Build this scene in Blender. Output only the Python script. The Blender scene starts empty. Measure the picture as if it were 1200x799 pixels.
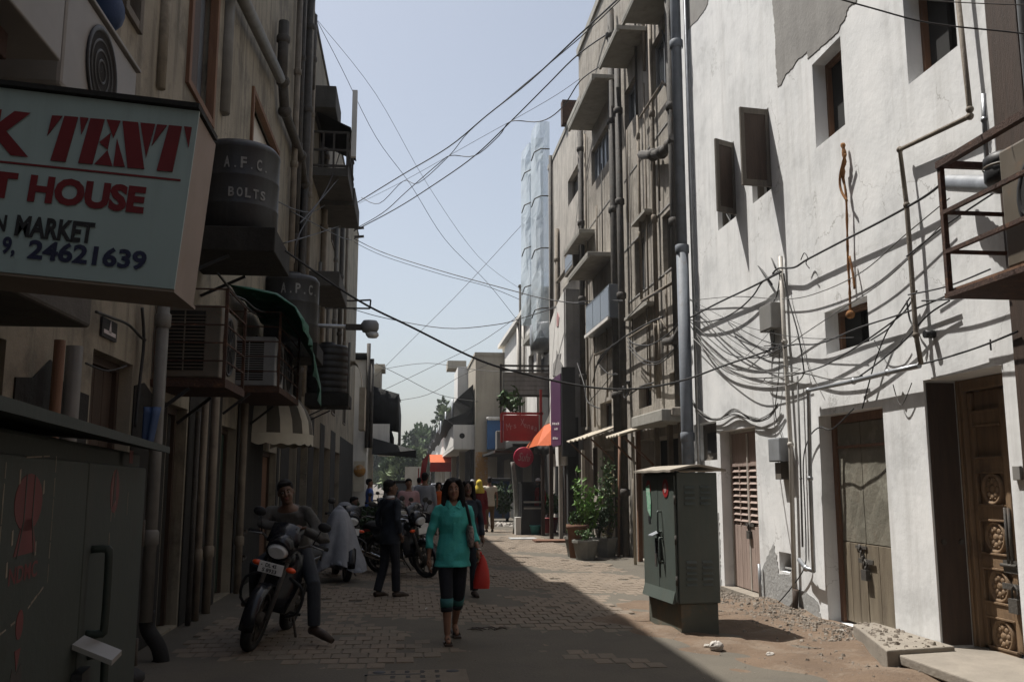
import bpy, bmesh, math, random
from mathutils import Vector, Matrix, Quaternion
random.seed(7)
S = bpy.context.scene
C = S.collection
R = math.radians

# ---------------------------------------------------------------- camera, sky, sun, exposure
CAM = Vector((0, 0, 1.5)); FPX = 1080.0
TH = math.atan(165.5 / FPX); PS = math.atan(122.0 / FPX * math.cos(TH))
Fv = Vector((math.sin(PS) * math.cos(TH), math.cos(PS) * math.cos(TH), math.sin(TH)))
Rv = Vector((math.cos(PS), -math.sin(PS), 0)); Uv = Rv.cross(Fv)
cam = bpy.data.cameras.new("camera"); cam_o = bpy.data.objects.new("camera", cam); C.objects.link(cam_o)
cam.sensor_width = 36; cam.lens = 36 * FPX / 1200; cam.clip_start = 0.05; cam.clip_end = 3000
cam_o.matrix_world = Matrix(((Rv.x, Uv.x, -Fv.x, 0), (Rv.y, Uv.y, -Fv.y, 0), (Rv.z, Uv.z, -Fv.z, 1.5), (0, 0, 0, 1)))
S.camera = cam_o
SUN = Vector((-.36, .28, 1.0)).normalized()          # direction towards the sun
w = bpy.data.worlds.new("World"); S.world = w; w.use_nodes = True
nt = w.node_tree; bg = nt.nodes["Background"]
sky = nt.nodes.new("ShaderNodeTexSky"); sky.sky_type = 'NISHITA'; sky.sun_disc = False
sky.sun_elevation = math.asin(SUN.z); sky.sun_rotation = math.atan2(SUN.x, SUN.y) % (2 * math.pi)
sky.air_density = 1.1; sky.dust_density = 2.6; sky.ozone_density = 0.8; sky.altitude = 0
hz = nt.nodes.new('ShaderNodeHueSaturation'); hz.inputs['Saturation'].default_value = .58      # hazy, pale summer sky
nt.links.new(sky.outputs[0], hz.inputs['Color']); nt.links.new(hz.outputs[0], bg.inputs[0]); bg.inputs[1].default_value = 0.092
sl = bpy.data.lights.new("sun", 'SUN'); sl.energy = 4.6; sl.angle = R(0.5); sl.color = (1, .965, .91)
so = bpy.data.objects.new("sun", sl); C.objects.link(so); so.location = (0, 0, 60)
so.rotation_euler = (-SUN).to_track_quat('-Z', 'Y').to_euler()
S.view_settings.view_transform = 'Standard'; S.view_settings.look = 'None'; S.view_settings.gamma = 1
S.view_settings.exposure = 0.62

# ---------------------------------------------------------------- photograph pixel -> place on a real plane
def ray(px, py): return Fv * FPX + Rv * (px - 599.5) + Uv * (399.0 - py)
def onx(px, py, x): d = ray(px, py); return CAM + d * (x / d.x)
def ony(px, py, y): d = ray(px, py); return CAM + d * (y / d.y)
def onz(px, py, z=0.0): d = ray(px, py); return CAM + d * ((z - 1.5) / d.z)
def rect(pxa, pxb, pyt, pyb, x, ref=None):
    """y/z rectangle on the wall plane x between two pixel columns; heights are read at column ref"""
    ref = pxb if ref is None else ref
    m = (pyt + pyb) / 2
    ya, yb = onx(pxa, m, x).y, onx(pxb, m, x).y
    zt, zb = onx(ref, pyt, x).z, onx(ref, pyb, x).z
    return (min(ya, yb), max(ya, yb), min(zt, zb), max(zt, zb))

# ---------------------------------------------------------------- object helpers
W = {}
def thing(name, label, cat, loc=(0, 0, 0), rotz=0.0, group=None, kind=None):
    o = bpy.data.objects.new(name, None); C.objects.link(o)
    o.location = loc; o.rotation_euler = (0, 0, rotz); o.empty_display_size = .1
    W[o] = Matrix.Translation(Vector(loc)) @ Matrix.Rotation(rotz, 4, 'Z')
    tag(o, label, cat, group, kind); return o
def tag(o, label=None, cat=None, group=None, kind=None):
    if label: o['label'] = label
    if cat: o['category'] = cat
    if group: o['group'] = group
    if kind: o['kind'] = kind
    return o
def copy_tree(o, loc=None, rotz=None, label=None, group=None, parent=None):
    c = o.copy(); C.objects.link(c)
    if parent is not None: c.parent = parent
    if loc is not None: c.location = loc
    if rotz is not None: c.rotation_euler = (0, 0, rotz)
    if label: c['label'] = label
    if group: c['group'] = group
    for ch in list(o.children): copy_tree(ch, parent=c)
    return c

class MB:
    def __init__(s): s.v = []; s.f = []; s.sm = []
    def add(s, vs, fs, smooth=False):
        b = len(s.v); s.v += [Vector(p) for p in vs]
        s.f += [tuple(i + b for i in f) for f in fs]; s.sm += [smooth] * len(fs); return s
    def box(s, x0, x1, y0, y1, z0, z1):
        if x0 > x1: x0, x1 = x1, x0
        if y0 > y1: y0, y1 = y1, y0
        if z0 > z1: z0, z1 = z1, z0
        return s.add([(x0,y0,z0),(x1,y0,z0),(x1,y1,z0),(x0,y1,z0),(x0,y0,z1),(x1,y0,z1),(x1,y1,z1),(x0,y1,z1)],
              [(0,3,2,1),(4,5,6,7),(0,1,5,4),(1,2,6,5),(2,3,7,6),(3,0,4,7)])
    def obox(s, c, a, b, d):
        c, a, b, d = Vector(c), Vector(a), Vector(b), Vector(d)
        if a.cross(b).dot(d) < 0: a = -a
        vs = [c+i*a+j*b+k*d for k in (-1,1) for i,j in ((-1,-1),(1,-1),(1,1),(-1,1))]
        return s.add(vs, [(0,3,2,1),(4,5,6,7),(0,1,5,4),(1,2,6,5),(2,3,7,6),(3,0,4,7)])
    def beam(s, p, q, wd, ht, up=(0,0,1)):
        p, q = Vector(p), Vector(q); d = q - p; u = Vector(up)
        sd = d.cross(u)
        if sd.length < 1e-6: sd = d.cross(Vector((1, 0, 0)))
        sd.normalize(); u = sd.cross(d).normalized()
        return s.obox((p+q)/2, d/2, sd*wd/2, u*ht/2)
    def tube(s, pts, r, n=8, smooth=True, caps=True, sq=None):
        pts = [Vector(p) for p in pts]; m = len(pts)
        rs = r if isinstance(r, (list, tuple)) else [r]*m
        vs = []; prev = None
        for i, p in enumerate(pts):
            t = (pts[min(i+1,m-1)] - pts[max(i-1,0)])
            if t.length < 1e-9: t = Vector((0,0,1))
            t.normalize()
            if prev is None:
                a = t.cross(Vector((0,0,1)));
                if a.length < .05: a = t.cross(Vector((0,1,0)))
                a.normalize()
            else:
                a = prev - t*prev.dot(t)
                if a.length < 1e-6: a = t.orthogonal()
                a.normalize()
            prev = a; b = t.cross(a)
            k1, k2 = (1, 1) if sq is None else sq
            for j in range(n):
                g = 2*math.pi*j/n
                vs.append(p + a*math.cos(g)*rs[i]*k1 + b*math.sin(g)*rs[i]*k2)
        fs = [(i*n+j, i*n+(j+1)%n, (i+1)*n+(j+1)%n, (i+1)*n+j) for i in range(m-1) for j in range(n)]
        base = len(s.v); s.add(vs, fs, smooth)
        if caps:
            s.f += [tuple(base+j for j in range(n-1,-1,-1)), tuple(base+(m-1)*n+j for j in range(n))]; s.sm += [False]*2
        return s
    def cyl(s, p, q, r0, r1=None, n=12, smooth=True): return s.tube([p,q], [r0, r0 if r1 is None else r1], n, smooth)
    def lathe(s, c, prof, n=20, smooth=True, axis='z'):
        c = Vector(c); vs = []
        for r, z in prof:
            for j in range(n):
                g = 2*math.pi*j/n
                q = Vector((r*math.cos(g), r*math.sin(g), z))
                if axis == 'x': q = Vector((q.z, q.x, q.y))
                if axis == 'y': q = Vector((q.y, q.z, q.x))
                vs.append(c+q)
        m = len(prof)
        fs = [(i*n+j, i*n+(j+1)%n, (i+1)*n+(j+1)%n, (i+1)*n+j) for i in range(m-1) for j in range(n)]
        return s.add(vs, fs, smooth)
    def loft(s, rings, n=16, caps=True):
        """rings: (centre, rx, ry) horizontal ellipses"""
        vs = []
        for c, rx, ry in rings:
            for j in range(n):
                g = 2*math.pi*j/n; vs.append((c[0]+rx*math.cos(g), c[1]+ry*math.sin(g), c[2]))
        m = len(rings)
        fs = [(i*n+j, i*n+(j+1)%n, (i+1)*n+(j+1)%n, (i+1)*n+j) for i in range(m-1) for j in range(n)]
        b = len(s.v); s.add(vs, fs, True)
        if caps:
            s.f += [tuple(b+j for j in range(n-1,-1,-1)), tuple(b+(m-1)*n+j for j in range(n))]; s.sm += [False]*2
        return s
    def ball(s, c, rx, ry=None, rz=None, nu=12, nv=8):
        ry = rx if ry is None else ry; rz = rx if rz is None else rz
        prof = [(max(1e-4, math.sin(math.pi*i/nv)), -math.cos(math.pi*i/nv)) for i in range(nv+1)]
        return s.loft([((c[0], c[1], c[2]+z*rz), r*rx, r*ry) for r, z in prof], nu)
    def prism(s, poly, ext):
        ext = Vector(ext); poly = [Vector(p) for p in poly]; n = len(poly)
        nrm = Vector((0,0,0))
        for i in range(n): nrm += (poly[i]-poly[0]).cross(poly[(i+1)%n]-poly[0])
        if nrm.dot(ext) > 0: poly.reverse()
        vs = poly + [p+ext for p in poly]
        fs = [tuple(range(n)), tuple(range(2*n-1, n-1, -1))] + [(i, i+n, (i+1)%n+n, (i+1)%n) for i in range(n)]
        return s.add(vs, fs)
    def sheet(s, rows, thick=None, smooth=True):
        """grid of points (list of rows) -> surface; thick = extrusion vector"""
        a, b = len(rows), len(rows[0])
        vs = [p for r_ in rows for p in r_]
        fs = [(i*b+j, i*b+j+1, (i+1)*b+j+1, (i+1)*b+j) for i in range(a-1) for j in range(b-1)]
        if thick is None: return s.add(vs, fs, smooth)
        t = Vector(thick); n = a*b
        fs2 = [tuple(k+n for k in reversed(f)) for f in fs]
        ring = [j for j in range(b)] + [i*b+b-1 for i in range(1,a)] + [(a-1)*b+j for j in range(b-2,-1,-1)] + [i*b for i in range(a-2,0,-1)]
        fs3 = [(ring[k], ring[k]+n, ring[(k+1)%len(ring)]+n, ring[(k+1)%len(ring)]) for k in range(len(ring))]
        return s.add(vs + [Vector(p)+t for p in vs], fs + fs2 + fs3, smooth)
    def xform(s, m):
        s.v = [m @ p for p in s.v]; return s
    def build(s, name, mat, parent=None, bevel=0, local=False, remesh=0, smooth_it=0, label=None, kind=None, autosm=False):
        me = bpy.data.meshes.new(name)
        vs = s.v
        if parent is not None:
            if not local:
                inv = W[parent].inverted(); vs = [inv @ p for p in vs]
            off = None
        else:
            xs = [p.x for p in vs]; ys = [p.y for p in vs]; zs = [p.z for p in vs]
            off = Vector(((min(xs)+max(xs))/2, (min(ys)+max(ys))/2, min(zs))); vs = [p-off for p in vs]
        me.from_pydata([tuple(p) for p in vs], [], s.f)
        me.polygons.foreach_set('use_smooth', s.sm if not remesh else [True]*len(s.f))
        me.materials.append(mat); me.update()
        o = bpy.data.objects.new(name, me); C.objects.link(o)
        if parent is not None: o.parent = parent; W[o] = W[parent]
        else: o.location = off; W[o] = Matrix.Translation(off)
        if bevel:
            b = o.modifiers.new("bevel", 'BEVEL'); b.width = bevel; b.segments = 2; b.limit_method = 'ANGLE'; b.angle_limit = R(40)
        if remesh:
            m = o.modifiers.new("remesh", 'REMESH'); m.mode = 'VOXEL'; m.voxel_size = remesh; m.use_smooth_shade = True
            if smooth_it:
                q = o.modifiers.new("smooth", 'SMOOTH'); q.iterations = smooth_it; q.factor = .5
        if label: o['label'] = label
        if kind: o['kind'] = kind
        return o

def jig(a): return random.uniform(-a, a)
def smoothpts(pts, n=6):
    """Catmull-Rom through points"""
    P = [Vector(p) for p in pts]
    if len(P) < 3: return P
    out = []
    for i in range(len(P)-1):
        p0 = P[max(i-1,0)]; p1 = P[i]; p2 = P[i+1]; p3 = P[min(i+2,len(P)-1)]
        for k in range(n):
            t = k/n
            out.append(.5*((2*p1)+(p2-p0)*t+(2*p0-5*p1+4*p2-p3)*t*t+(3*p1-p0-3*p2+p3)*t**3))
    out.append(P[-1]); return out

def lettering(s, o, xd, ud, wid, hei, mat, parent, name='lettering', ext=.003, bold=0.0, shear=0.0):
    """flat letters as thin real geometry: o = lower left corner, wid/hei = size on the surface"""
    cu = bpy.data.curves.new("txt", 'FONT'); cu.body = s; cu.size = 1; cu.offset = bold; cu.shear = shear; cu.resolution_u = 3
    to = bpy.data.objects.new("txt", cu); C.objects.link(to)
    bpy.context.view_layer.update()
    me = bpy.data.meshes.new_from_object(to.evaluated_get(bpy.context.evaluated_depsgraph_get()))
    bpy.data.objects.remove(to); bpy.data.curves.remove(cu)
    vs = [v.co.copy() for v in me.vertices]; fs = [tuple(p.vertices) for p in me.polygons]; bpy.data.meshes.remove(me)
    x0 = min(v.x for v in vs); x1 = max(v.x for v in vs); y0 = min(v.y for v in vs); y1 = max(v.y for v in vs)
    o = Vector(o); xd = Vector(xd).normalized(); ud = Vector(ud).normalized(); nd = xd.cross(ud)
    mb = MB()
    mb.add([o + xd*((v.x-x0)/(x1-x0)*wid) + ud*((v.y-y0)/(y1-y0)*hei) + nd*ext for v in vs], fs)
    return mb.build(name, mat, parent)

def wall(mb, x, y0, y1, z0, z1, holes, depth, side, maxcell=None):
    """facade sheet on plane x with rectangular openings and their reveals; side=-1 faces -x, +1 faces +x"""
    ys = sorted(set([y0, y1] + [min(max(h[i], y0), y1) for h in holes for i in (0, 1)]))
    zs = sorted(set([z0, z1] + [min(max(h[i], z0), z1) for h in holes for i in (2, 3)]))
    def inhole(y, z): return any(h[0] < y < h[1] and h[2] < z < h[3] for h in holes)
    for a, b in zip(ys, ys[1:]):
        run = None
        for c, d in list(zip(zs, zs[1:])) + [(None, None)]:
            solid = c is not None and not inhole((a+b)/2, (c+d)/2)
            if solid: run = (run[0], d) if run else (c, d)
            elif run:
                q = [(x, a, run[0]), (x, b, run[0]), (x, b, run[1]), (x, a, run[1])]
                if side < 0: q.reverse()
                mb.add(q, [(0, 1, 2, 3)]); run = None
    for h in holes:
        dp = h[4] if len(h) > 4 else depth
        x2 = x - side*dp; a, b, c, d = h[:4]
        for q in ([(x,a,c),(x,a,d),(x2,a,d),(x2,a,c)], [(x,b,d),(x,b,c),(x2,b,c),(x2,b,d)],
                  [(x,a,d),(x,b,d),(x2,b,d),(x2,a,d)], [(x,b,c),(x,a,c),(x2,a,c),(x2,b,c)]):
            if side > 0: q = q[::-1]
            mb.add(q[::-1], [(0, 1, 2, 3)])
    return mb

# ---------------------------------------------------------------- procedural materials
MATS = {}
def mat(name, c1, c2=None, scale=3.0, rough=.85, bump=.25, bscale=None, metal=0.0, streak=None, sk=0.5, blot=None, bk=.5, bls=1.2,
        spec=.4, alpha=None, trans=0.0, stretch=(1, 1, 1), detail=6, rust=None, rk=.4, crack=None):
    m = bpy.data.materials.new(name); m.use_nodes = True; n = m.node_tree.nodes; L = m.node_tree.links
    b = n["Principled BSDF"]; b.inputs["Roughness"].default_value = rough; b.inputs["Metallic"].default_value = metal
    b.inputs["Specular IOR Level"].default_value = spec
    if trans: b.inputs["Transmission Weight"].default_value = trans
    if alpha is not None: b.inputs["Alpha"].default_value = alpha
    geo = n.new("ShaderNodeNewGeometry")
    def mapped(sc):
        mp = n.new("ShaderNodeMapping"); mp.inputs["Scale"].default_value = sc
        L.new(geo.outputs["Position"], mp.inputs["Vector"]); return mp
    def noise(sc, det=detail, mapv=(1, 1, 1), ro=.6):
        t = n.new("ShaderNodeTexNoise"); t.inputs["Scale"].default_value = sc; t.inputs["Detail"].default_value = det
        t.inputs["Roughness"].default_value = ro
        L.new(mapped(mapv).outputs[0], t.inputs["Vector"]); return t
    def ramp(src, a, bb):
        r_ = n.new("ShaderNodeMapRange"); r_.inputs[1].default_value = a; r_.inputs[2].default_value = bb
        L.new(src, r_.inputs[0]); return r_
    def mix(fac, ca, cb):
        x = n.new("ShaderNodeMix"); x.data_type = 'RGBA'
        if isinstance(fac, float): x.inputs[0].default_value = fac
        else: L.new(fac, x.inputs[0])
        for k, cc in ((6, ca), (7, cb)):
            if isinstance(cc, tuple): x.inputs[k].default_value = (*cc, 1)
            else: L.new(cc, x.inputs[k])
        return x.outputs[2]
    c2 = c2 or tuple(min(1, v*.72) for v in c1)
    col = mix(ramp(noise(scale, mapv=stretch).outputs["Fac"], .32, .68).outputs[0], c1, c2)
    if blot:
        f = ramp(noise(bls, 8, ro=.7).outputs["Fac"], .52, .62); mu = n.new("ShaderNodeMath"); mu.operation = 'MULTIPLY'
        mu.inputs[1].default_value = bk; L.new(f.outputs[0], mu.inputs[0]); col = mix(mu.outputs[0], col, blot)
    if streak:
        f = ramp(noise(1.0, 6, (5, 5, .35), .65).outputs["Fac"], .5, .72); mu = n.new("ShaderNodeMath"); mu.operation = 'MULTIPLY'
        mu.inputs[1].default_value = sk; L.new(f.outputs[0], mu.inputs[0]); col = mix(mu.outputs[0], col, streak)
    if rust:
        f = ramp(noise(7, 8, ro=.75).outputs["Fac"], .56, .66); mu = n.new("ShaderNodeMath"); mu.operation = 'MULTIPLY'
        mu.inputs[1].default_value = rk; L.new(f.outputs[0], mu.inputs[0]); col = mix(mu.outputs[0], col, rust)
    if crack:
        v = n.new("ShaderNodeTexVoronoi"); v.feature = 'DISTANCE_TO_EDGE'; v.inputs["Scale"].default_value = 1.1
        wn = noise(2.2, 5); ad = n.new("ShaderNodeVectorMath"); ad.operation = 'MULTIPLY_ADD'; ad.inputs[1].default_value = (.7, .7, .7)
        L.new(wn.outputs["Color"], ad.inputs[0]); L.new(geo.outputs["Position"], ad.inputs[2]); L.new(ad.outputs[0], v.inputs["Vector"])
        f1 = ramp(v.outputs["Distance"], .010, .002); f2 = ramp(noise(.7, 4).outputs["Fac"], .50, .60); mu = n.new("ShaderNodeMath"); mu.operation = 'MULTIPLY'
        L.new(f1.outputs[0], mu.inputs[0]); L.new(f2.outputs[0], mu.inputs[1]); mv = n.new("ShaderNodeMath"); mv.operation = 'MULTIPLY'; mv.inputs[1].default_value = .55
        L.new(mu.outputs[0], mv.inputs[0]); col = mix(mv.outputs[0], col, crack)
    L.new(col, b.inputs["Base Color"])
    if bump:
        bp = n.new("ShaderNodeBump"); bp.inputs["Strength"].default_value = bump; bp.inputs["Distance"].default_value = .03
        L.new(noise(bscale or scale*6, 8, stretch, .65).outputs["Fac"], bp.inputs["Height"]); L.new(bp.outputs[0], b.inputs["Normal"])
    m.diffuse_color = (*c1, 1); MATS[name] = m
    return m
M = {}
def mk(k, *a, **kw): M[k] = mat(k, *a, **kw); return M[k]
mk('whitewash', (0.748,0.746,0.735), (0.616,0.624,0.623), 1.3, .9, .22, 5, streak=(.38,.37,.35), sk=.40, blot=(.48,.48,.475), bk=.4, bls=1.3, crack=(.25,.24,.22))
mk('bare_plaster', (0.285,0.275,0.257), (0.218,0.21,0.198), 3, .95, .2, streak=(.16,.15,.14), sk=.4)
mk('cement', (.36,.36,.35), (.22,.22,.215), 3, .95, .5, blot=(.45,.44,.42), bk=.6, bls=3)
mk('tan_plaster', (0.36,0.326,0.278), (0.245,0.222,0.191), 1.8, .93, .6, 12, streak=(.10,.085,.066), sk=.7, blot=(.15,.13,.105), bk=.6, bls=1.1, crack=(.09,.08,.07))
mk('pale_plaster', (.47,.435,.385), (.33,.305,.27), 1.6, .93, .6, 12, streak=(.14,.13,.115), sk=.65, blot=(.27,.26,.24), bk=.4)
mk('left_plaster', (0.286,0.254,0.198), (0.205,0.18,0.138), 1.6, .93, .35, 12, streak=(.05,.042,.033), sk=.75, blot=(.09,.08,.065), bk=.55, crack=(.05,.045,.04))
mk('chajja_shade', (0.09,0.084,0.075), (0.06,0.057,0.051), 3, .9, .3, streak=(.05,.045,.04), sk=.6)  # darker copy of chajja, the left side's shade put into its colour
mk('pvc_shade', (0.168,0.16,0.144), (0.112,0.108,0.096), 4, .6, .1, streak=(.09,.08,.065), sk=.6)  # pvc_white darkened, shade of the left houses painted in
mk('grey_plaster', (.32,.31,.29), (.22,.21,.2), 2, .93, .4, streak=(.1,.1,.09), sk=.5)
mk('cabinet_shade', (0.0285,0.0406,0.0338), (0.0226,0.0328,0.0275), 2, .7, .08, 25, streak=(.036,.036,.03), sk=.35, rust=(.03,.024,.018), rk=.3)  # cabinet_green darkened so the colour carries the shade
mk('dirty_shade_wall', (0.0245,0.0228,0.0198), (0.0135,0.0127,0.0114), 2, .95, .4, streak=(.04,.04,.035), sk=.6)  # grime colour, darkened further to stand for deep shade
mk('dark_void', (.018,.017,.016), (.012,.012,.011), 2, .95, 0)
mk('chajja', (.33,.315,.28), (.25,.24,.21), 3, .9, .3, streak=(.12,.11,.1), sk=.5)
mk('far_white', (.70,.68,.64), (.60,.585,.55), 1, .9, .2, streak=(.35,.33,.3), sk=.5)
mk('far_beige', (.40,.36,.29), (.34,.30,.24), 1, .9, .2, streak=(.2,.18,.14), sk=.4)
mk('ochre', (.42,.22,.06), (.30,.15,.04), 4, .9, .2, blot=(.5,.46,.4), bk=.5, bls=4)
mk('cast_iron', (.075,.068,.058), (.045,.04,.035), 8, .75, .4, rust=(.13,.075,.04), rk=.4)
mk('tan_pipe', (.22,.185,.14), (.13,.105,.08), 5, .75, .3, streak=(.06,.05,.04), sk=.6)
mk('steel_pole', (0.17,0.187,0.212), (0.119,0.132,0.149), 4, .65, .15, rust=(.12,.09,.07), rk=.4)
mk('pvc_white', (.50,.47,.42), (.38,.35,.31), 4, .5, .1, streak=(.2,.17,.13), sk=.5)
mk('galv', (.36,.37,.38), (.25,.26,.27), 6, .4, .1, metal=.6)
mk('rusty', (0.066,0.033,0.021), (0.036,0.018,0.012), 9, .85, .5, rust=(.2,.09,.04), rk=.6)
mk('rust_rope', (.32,.15,.05), (.18,.08,.03), 20, .95, .6)
mk('cable', (.028,.027,.027), (.02,.02,.02), 10, .6, 0)
mk('cable_grey', (.11,.105,.1), (.07,.07,.065), 10, .7, 0)
mk('cable_light', (.30,.29,.28), (.2,.2,.19), 10, .7, 0)
mk('wood_dark', (0.06,0.036,0.024), (0.036,0.0224,0.0144), 4, .65, .3, stretch=(6,6,.6))
mk('wood_carved', (0.238,0.155,0.0881), (0.157,0.1,0.0559), 3, .6, .4, 30, stretch=(7,7,.7), blot=(.07,.045,.03), bk=.5, bls=2.5)
mk('wood_grey', (.155,.135,.11), (.10,.085,.07), 3, .85, .4, 30, stretch=(7,7,.7), streak=(.06,.05,.04), sk=.5)
mk('wood_brown', (.19,.10,.055), (.12,.06,.035), 3, .75, .3, 30, stretch=(7,7,.7))
mk('wood_lower', (.20,.165,.115), (.12,.095,.065), 2.5, .85, .4, 24, stretch=(5,5,.6), streak=(.06,.045,.03), sk=.55)
mk('door_pink', (.36,.275,.235), (.26,.195,.165), 3, .8, .3, 25, stretch=(6,6,.6), streak=(.12,.085,.06), sk=.6)
mk('door_green', (0.185,0.169,0.133), (0.13,0.122,0.095), 3, .7, .3, blot=(.28,.27,.22), bk=.55, bls=5, rust=(.13,.08,.05), rk=.3)
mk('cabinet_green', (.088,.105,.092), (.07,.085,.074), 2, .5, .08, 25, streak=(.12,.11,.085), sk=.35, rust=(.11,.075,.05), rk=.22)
mk('cabinet_base', (.10,.105,.085), (.075,.08,.065), 2.5, .75, .2, blot=(.17,.12,.075), bk=.7, bls=3)
mk('cabinet_roof', (.33,.295,.24), (.24,.21,.17), 4, .8, .2)
mk('brick_paver', (0.195,0.155,0.116), (0.147,0.119,0.0916), 5, .95, .5, 40, blot=(.18,.142,.11), bk=.4, bls=2)
mk('paver_b', (0.175,0.144,0.111), (0.133,0.111,0.085), 5, .95, .5, 40)
mk('ground', (0.119,0.101,0.081), (0.0924,0.0792,0.0634), 2.5, .97, .5, 30, blot=(.16,.125,.09), bk=.5, bls=.8)
mk('road', (0.109,0.095,0.0737), (0.0862,0.0757,0.0597), 1.3, .95, .4, 35, blot=(.075,.064,.054), bk=.45, bls=1.1)
mk('soil', (0.152,0.105,0.0698), (0.108,0.0742,0.0499), 2.2, .98, .9, 20, blot=(.20,.158,.118), bk=.5, bls=1.7)
mk('rubble', (0.257,0.223,0.185), (0.133,0.109,0.0855), 9, .97, .4)
mk('stone', (.5,.47,.42), (.36,.33,.3), 6, .95, .4)
mk('step_stone', (.25,.22,.18), (.18,.158,.13), 3, .9, .4)
mk('black_plastic', (0.0176,0.0176,0.0192), (0.012,0.012,0.0128), 6, .5, .1, streak=(.06,.058,.05), sk=.4)
mk('black_rubber', (0.0144,0.0144,0.0144), (0.0096,0.0096,0.0096), 9, .85, .2)
mk('black_gloss', (.012,.013,.018), (.009,.01,.012), 6, .22, 0)
mk('chrome', (.6,.6,.6), (.5,.5,.5), 6, .18, 0, metal=1.0)
mk('glass_head', (.55,.56,.56), (.45,.46,.46), 20, .12, 0, spec=.8)
mk('pane', (.05,.055,.06), (.035,.04,.045), 3, .15, 0, spec=.7)
mk('pane_grey', (.17,.19,.215), (.13,.145,.165), 1.5, .3, .05, spec=.6)
mk('frame_grey', (.24,.25,.26), (.18,.185,.19), 4, .5, .05)
mk('orange_lens', (.75,.09,.015), (.6,.06,.01), 9, .3, 0)
mk('plate', (.62,.62,.60), (.55,.55,.53), 9, .5, 0)
mk('ink', (.02,.02,.022), (.016,.016,.018), 9, .6, 0)
mk('ink_navy', (.018,.022,.06), (.014,.017,.045), 9, .6, 0)
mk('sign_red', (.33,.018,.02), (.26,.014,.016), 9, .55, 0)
mk('sign_red_shade', (0.151,0.0115,0.0144), (0.122,0.0101,0.0129), 9, .6, 0)  # sign_red darkened, shade on the tent sign painted in
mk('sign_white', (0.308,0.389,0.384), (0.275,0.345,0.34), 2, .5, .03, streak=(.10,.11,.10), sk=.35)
mk('sign_cream', (0.273,0.224,0.189), (0.221,0.182,0.15), 3, .6, .05, rust=(.2,.12,.07), rk=.25)
mk('ac_white', (0.24,0.232,0.22), (0.192,0.188,0.176), 3, .5, .03, streak=(.25,.23,.2), sk=.4)
mk('ac_cream', (0.129,0.109,0.0843), (0.0942,0.0794,0.0595), 3, .55, .05, rust=(.2,.11,.06), rk=.4)
mk('tank_letter', (0.225,0.225,0.217), (0.135,0.135,0.13), 18, .7, 0)
mk('tarp_blue', (.035,.07,.16), (.025,.05,.12), 5, .6, .2)
mk('tarp_green', (0.0072,0.096,0.051), (0.0048,0.06,0.033), 5, .6, .3)
mk('tarp_black', (0.0165,0.0165,0.015), (0.0105,0.0105,0.00975), 3, .8, .3)
mk('awn_cream', (.46,.43,.36), (.38,.35,.29), 4, .8, .1)
mk('awn_dark', (.085,.075,.06), (.06,.053,.042), 4, .8, .1)
mk('tin', (.42,.37,.29), (.31,.27,.21), 4, .7, .2, rust=(.25,.15,.08), rk=.3)
mk('orange_cloth', (0.446,0.0868,0.0155), (0.372,0.0682,0.0124), 5, .75, .1)
mk('red_cloth', (0.385,0.0245,0.021), (0.294,0.0196,0.0175), 6, .8, .1)
mk('purple', (0.0837,0.0243,0.0756), (0.0675,0.0203,0.0621), 5, .5, .03)
mk('maroon', (0.325,0.025,0.0225), (0.25,0.0187,0.0175), 3, .55, .03)
mk('crimson', (0.411,0.0146,0.0489), (0.332,0.0117,0.0391), 3, .5, .03)
mk('letter_pale', (.55,.50,.50), (.46,.42,.42), 9, .7, 0)
mk('letter_pink', (.45,.25,.24), (.36,.2,.19), 9, .7, 0)
mk('poly_sheet', (0.699,0.754,0.785), (0.586,0.662,0.704), .8, .35, .1, 3, spec=.4, alpha=.42)
mk('skin', (0.23,0.121,0.0759), (0.196,0.101,0.0633), 9, .5, .03)
mk('skin_dark', (.125,.068,.044), (.105,.057,.037), 9, .5, .03)
mk('hair', (.010,.008,.008), (.007,.006,.006), 30, .75, .3, 80, spec=.2)
mk('eye_white', (.28,.26,.24), (.25,.23,.21), 9, .3, 0)
mk('lip', (.20,.06,.05), (.17,.05,.045), 9, .45, 0)
mk('teal_cloth', (0.0517,0.394,0.357), (0.0394,0.32,0.29), 5, .75, .25, 24)
mk('teal_trim', (.04,.16,.16), (.03,.12,.12), 9, .8, .1)
mk('black_cloth', (.014,.016,.022), (.010,.011,.015), 6, .9, .2)
mk('navy_cloth', (.016,.022,.033), (.012,.016,.024), 5, .85, .2)
mk('grey_cloth', (0.0892,0.0859,0.0797), (0.0638,0.0625,0.0574), 5, .85, .25)
mk('jeans', (0.033,0.0372,0.045), (0.021,0.024,0.03), 6, .9, .2)
mk('cream_cloth', (.55,.50,.40), (.45,.41,.33), 5, .85, .2)
mk('white_cloth', (.62,.62,.64), (.5,.5,.53), 4, .85, .2)
mk('cover_cloth', (.27,.28,.31), (.19,.2,.225), 4, .7, .3)
mk('pink_cloth', (.42,.26,.27), (.33,.2,.21), 5, .85, .2)
mk('blue_cloth', (.10,.18,.50), (.08,.14,.4), 5, .85, .2)
mk('brown_cloth', (.14,.085,.045), (.1,.06,.03), 5, .85, .2)
mk('yellow_cloth', (.60,.46,.06), (.5,.38,.05), 5, .85, .2)
mk('maroon_cloth', (.17,.02,.025), (.12,.015,.018), 5, .85, .2)
mk('red_bag', (.42,.028,.02), (.5,.028,.02), 7, .5, .2)
mk('bag_print', (.05,.035,.035), (.35,.28,.25), 40, .7, .1)
mk('leather', (.05,.032,.022), (.03,.02,.014), 9, .6, .1)
mk('leaf_dark', (.03,.062,.02), (.018,.04,.014), 6, .6, 0)
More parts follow.
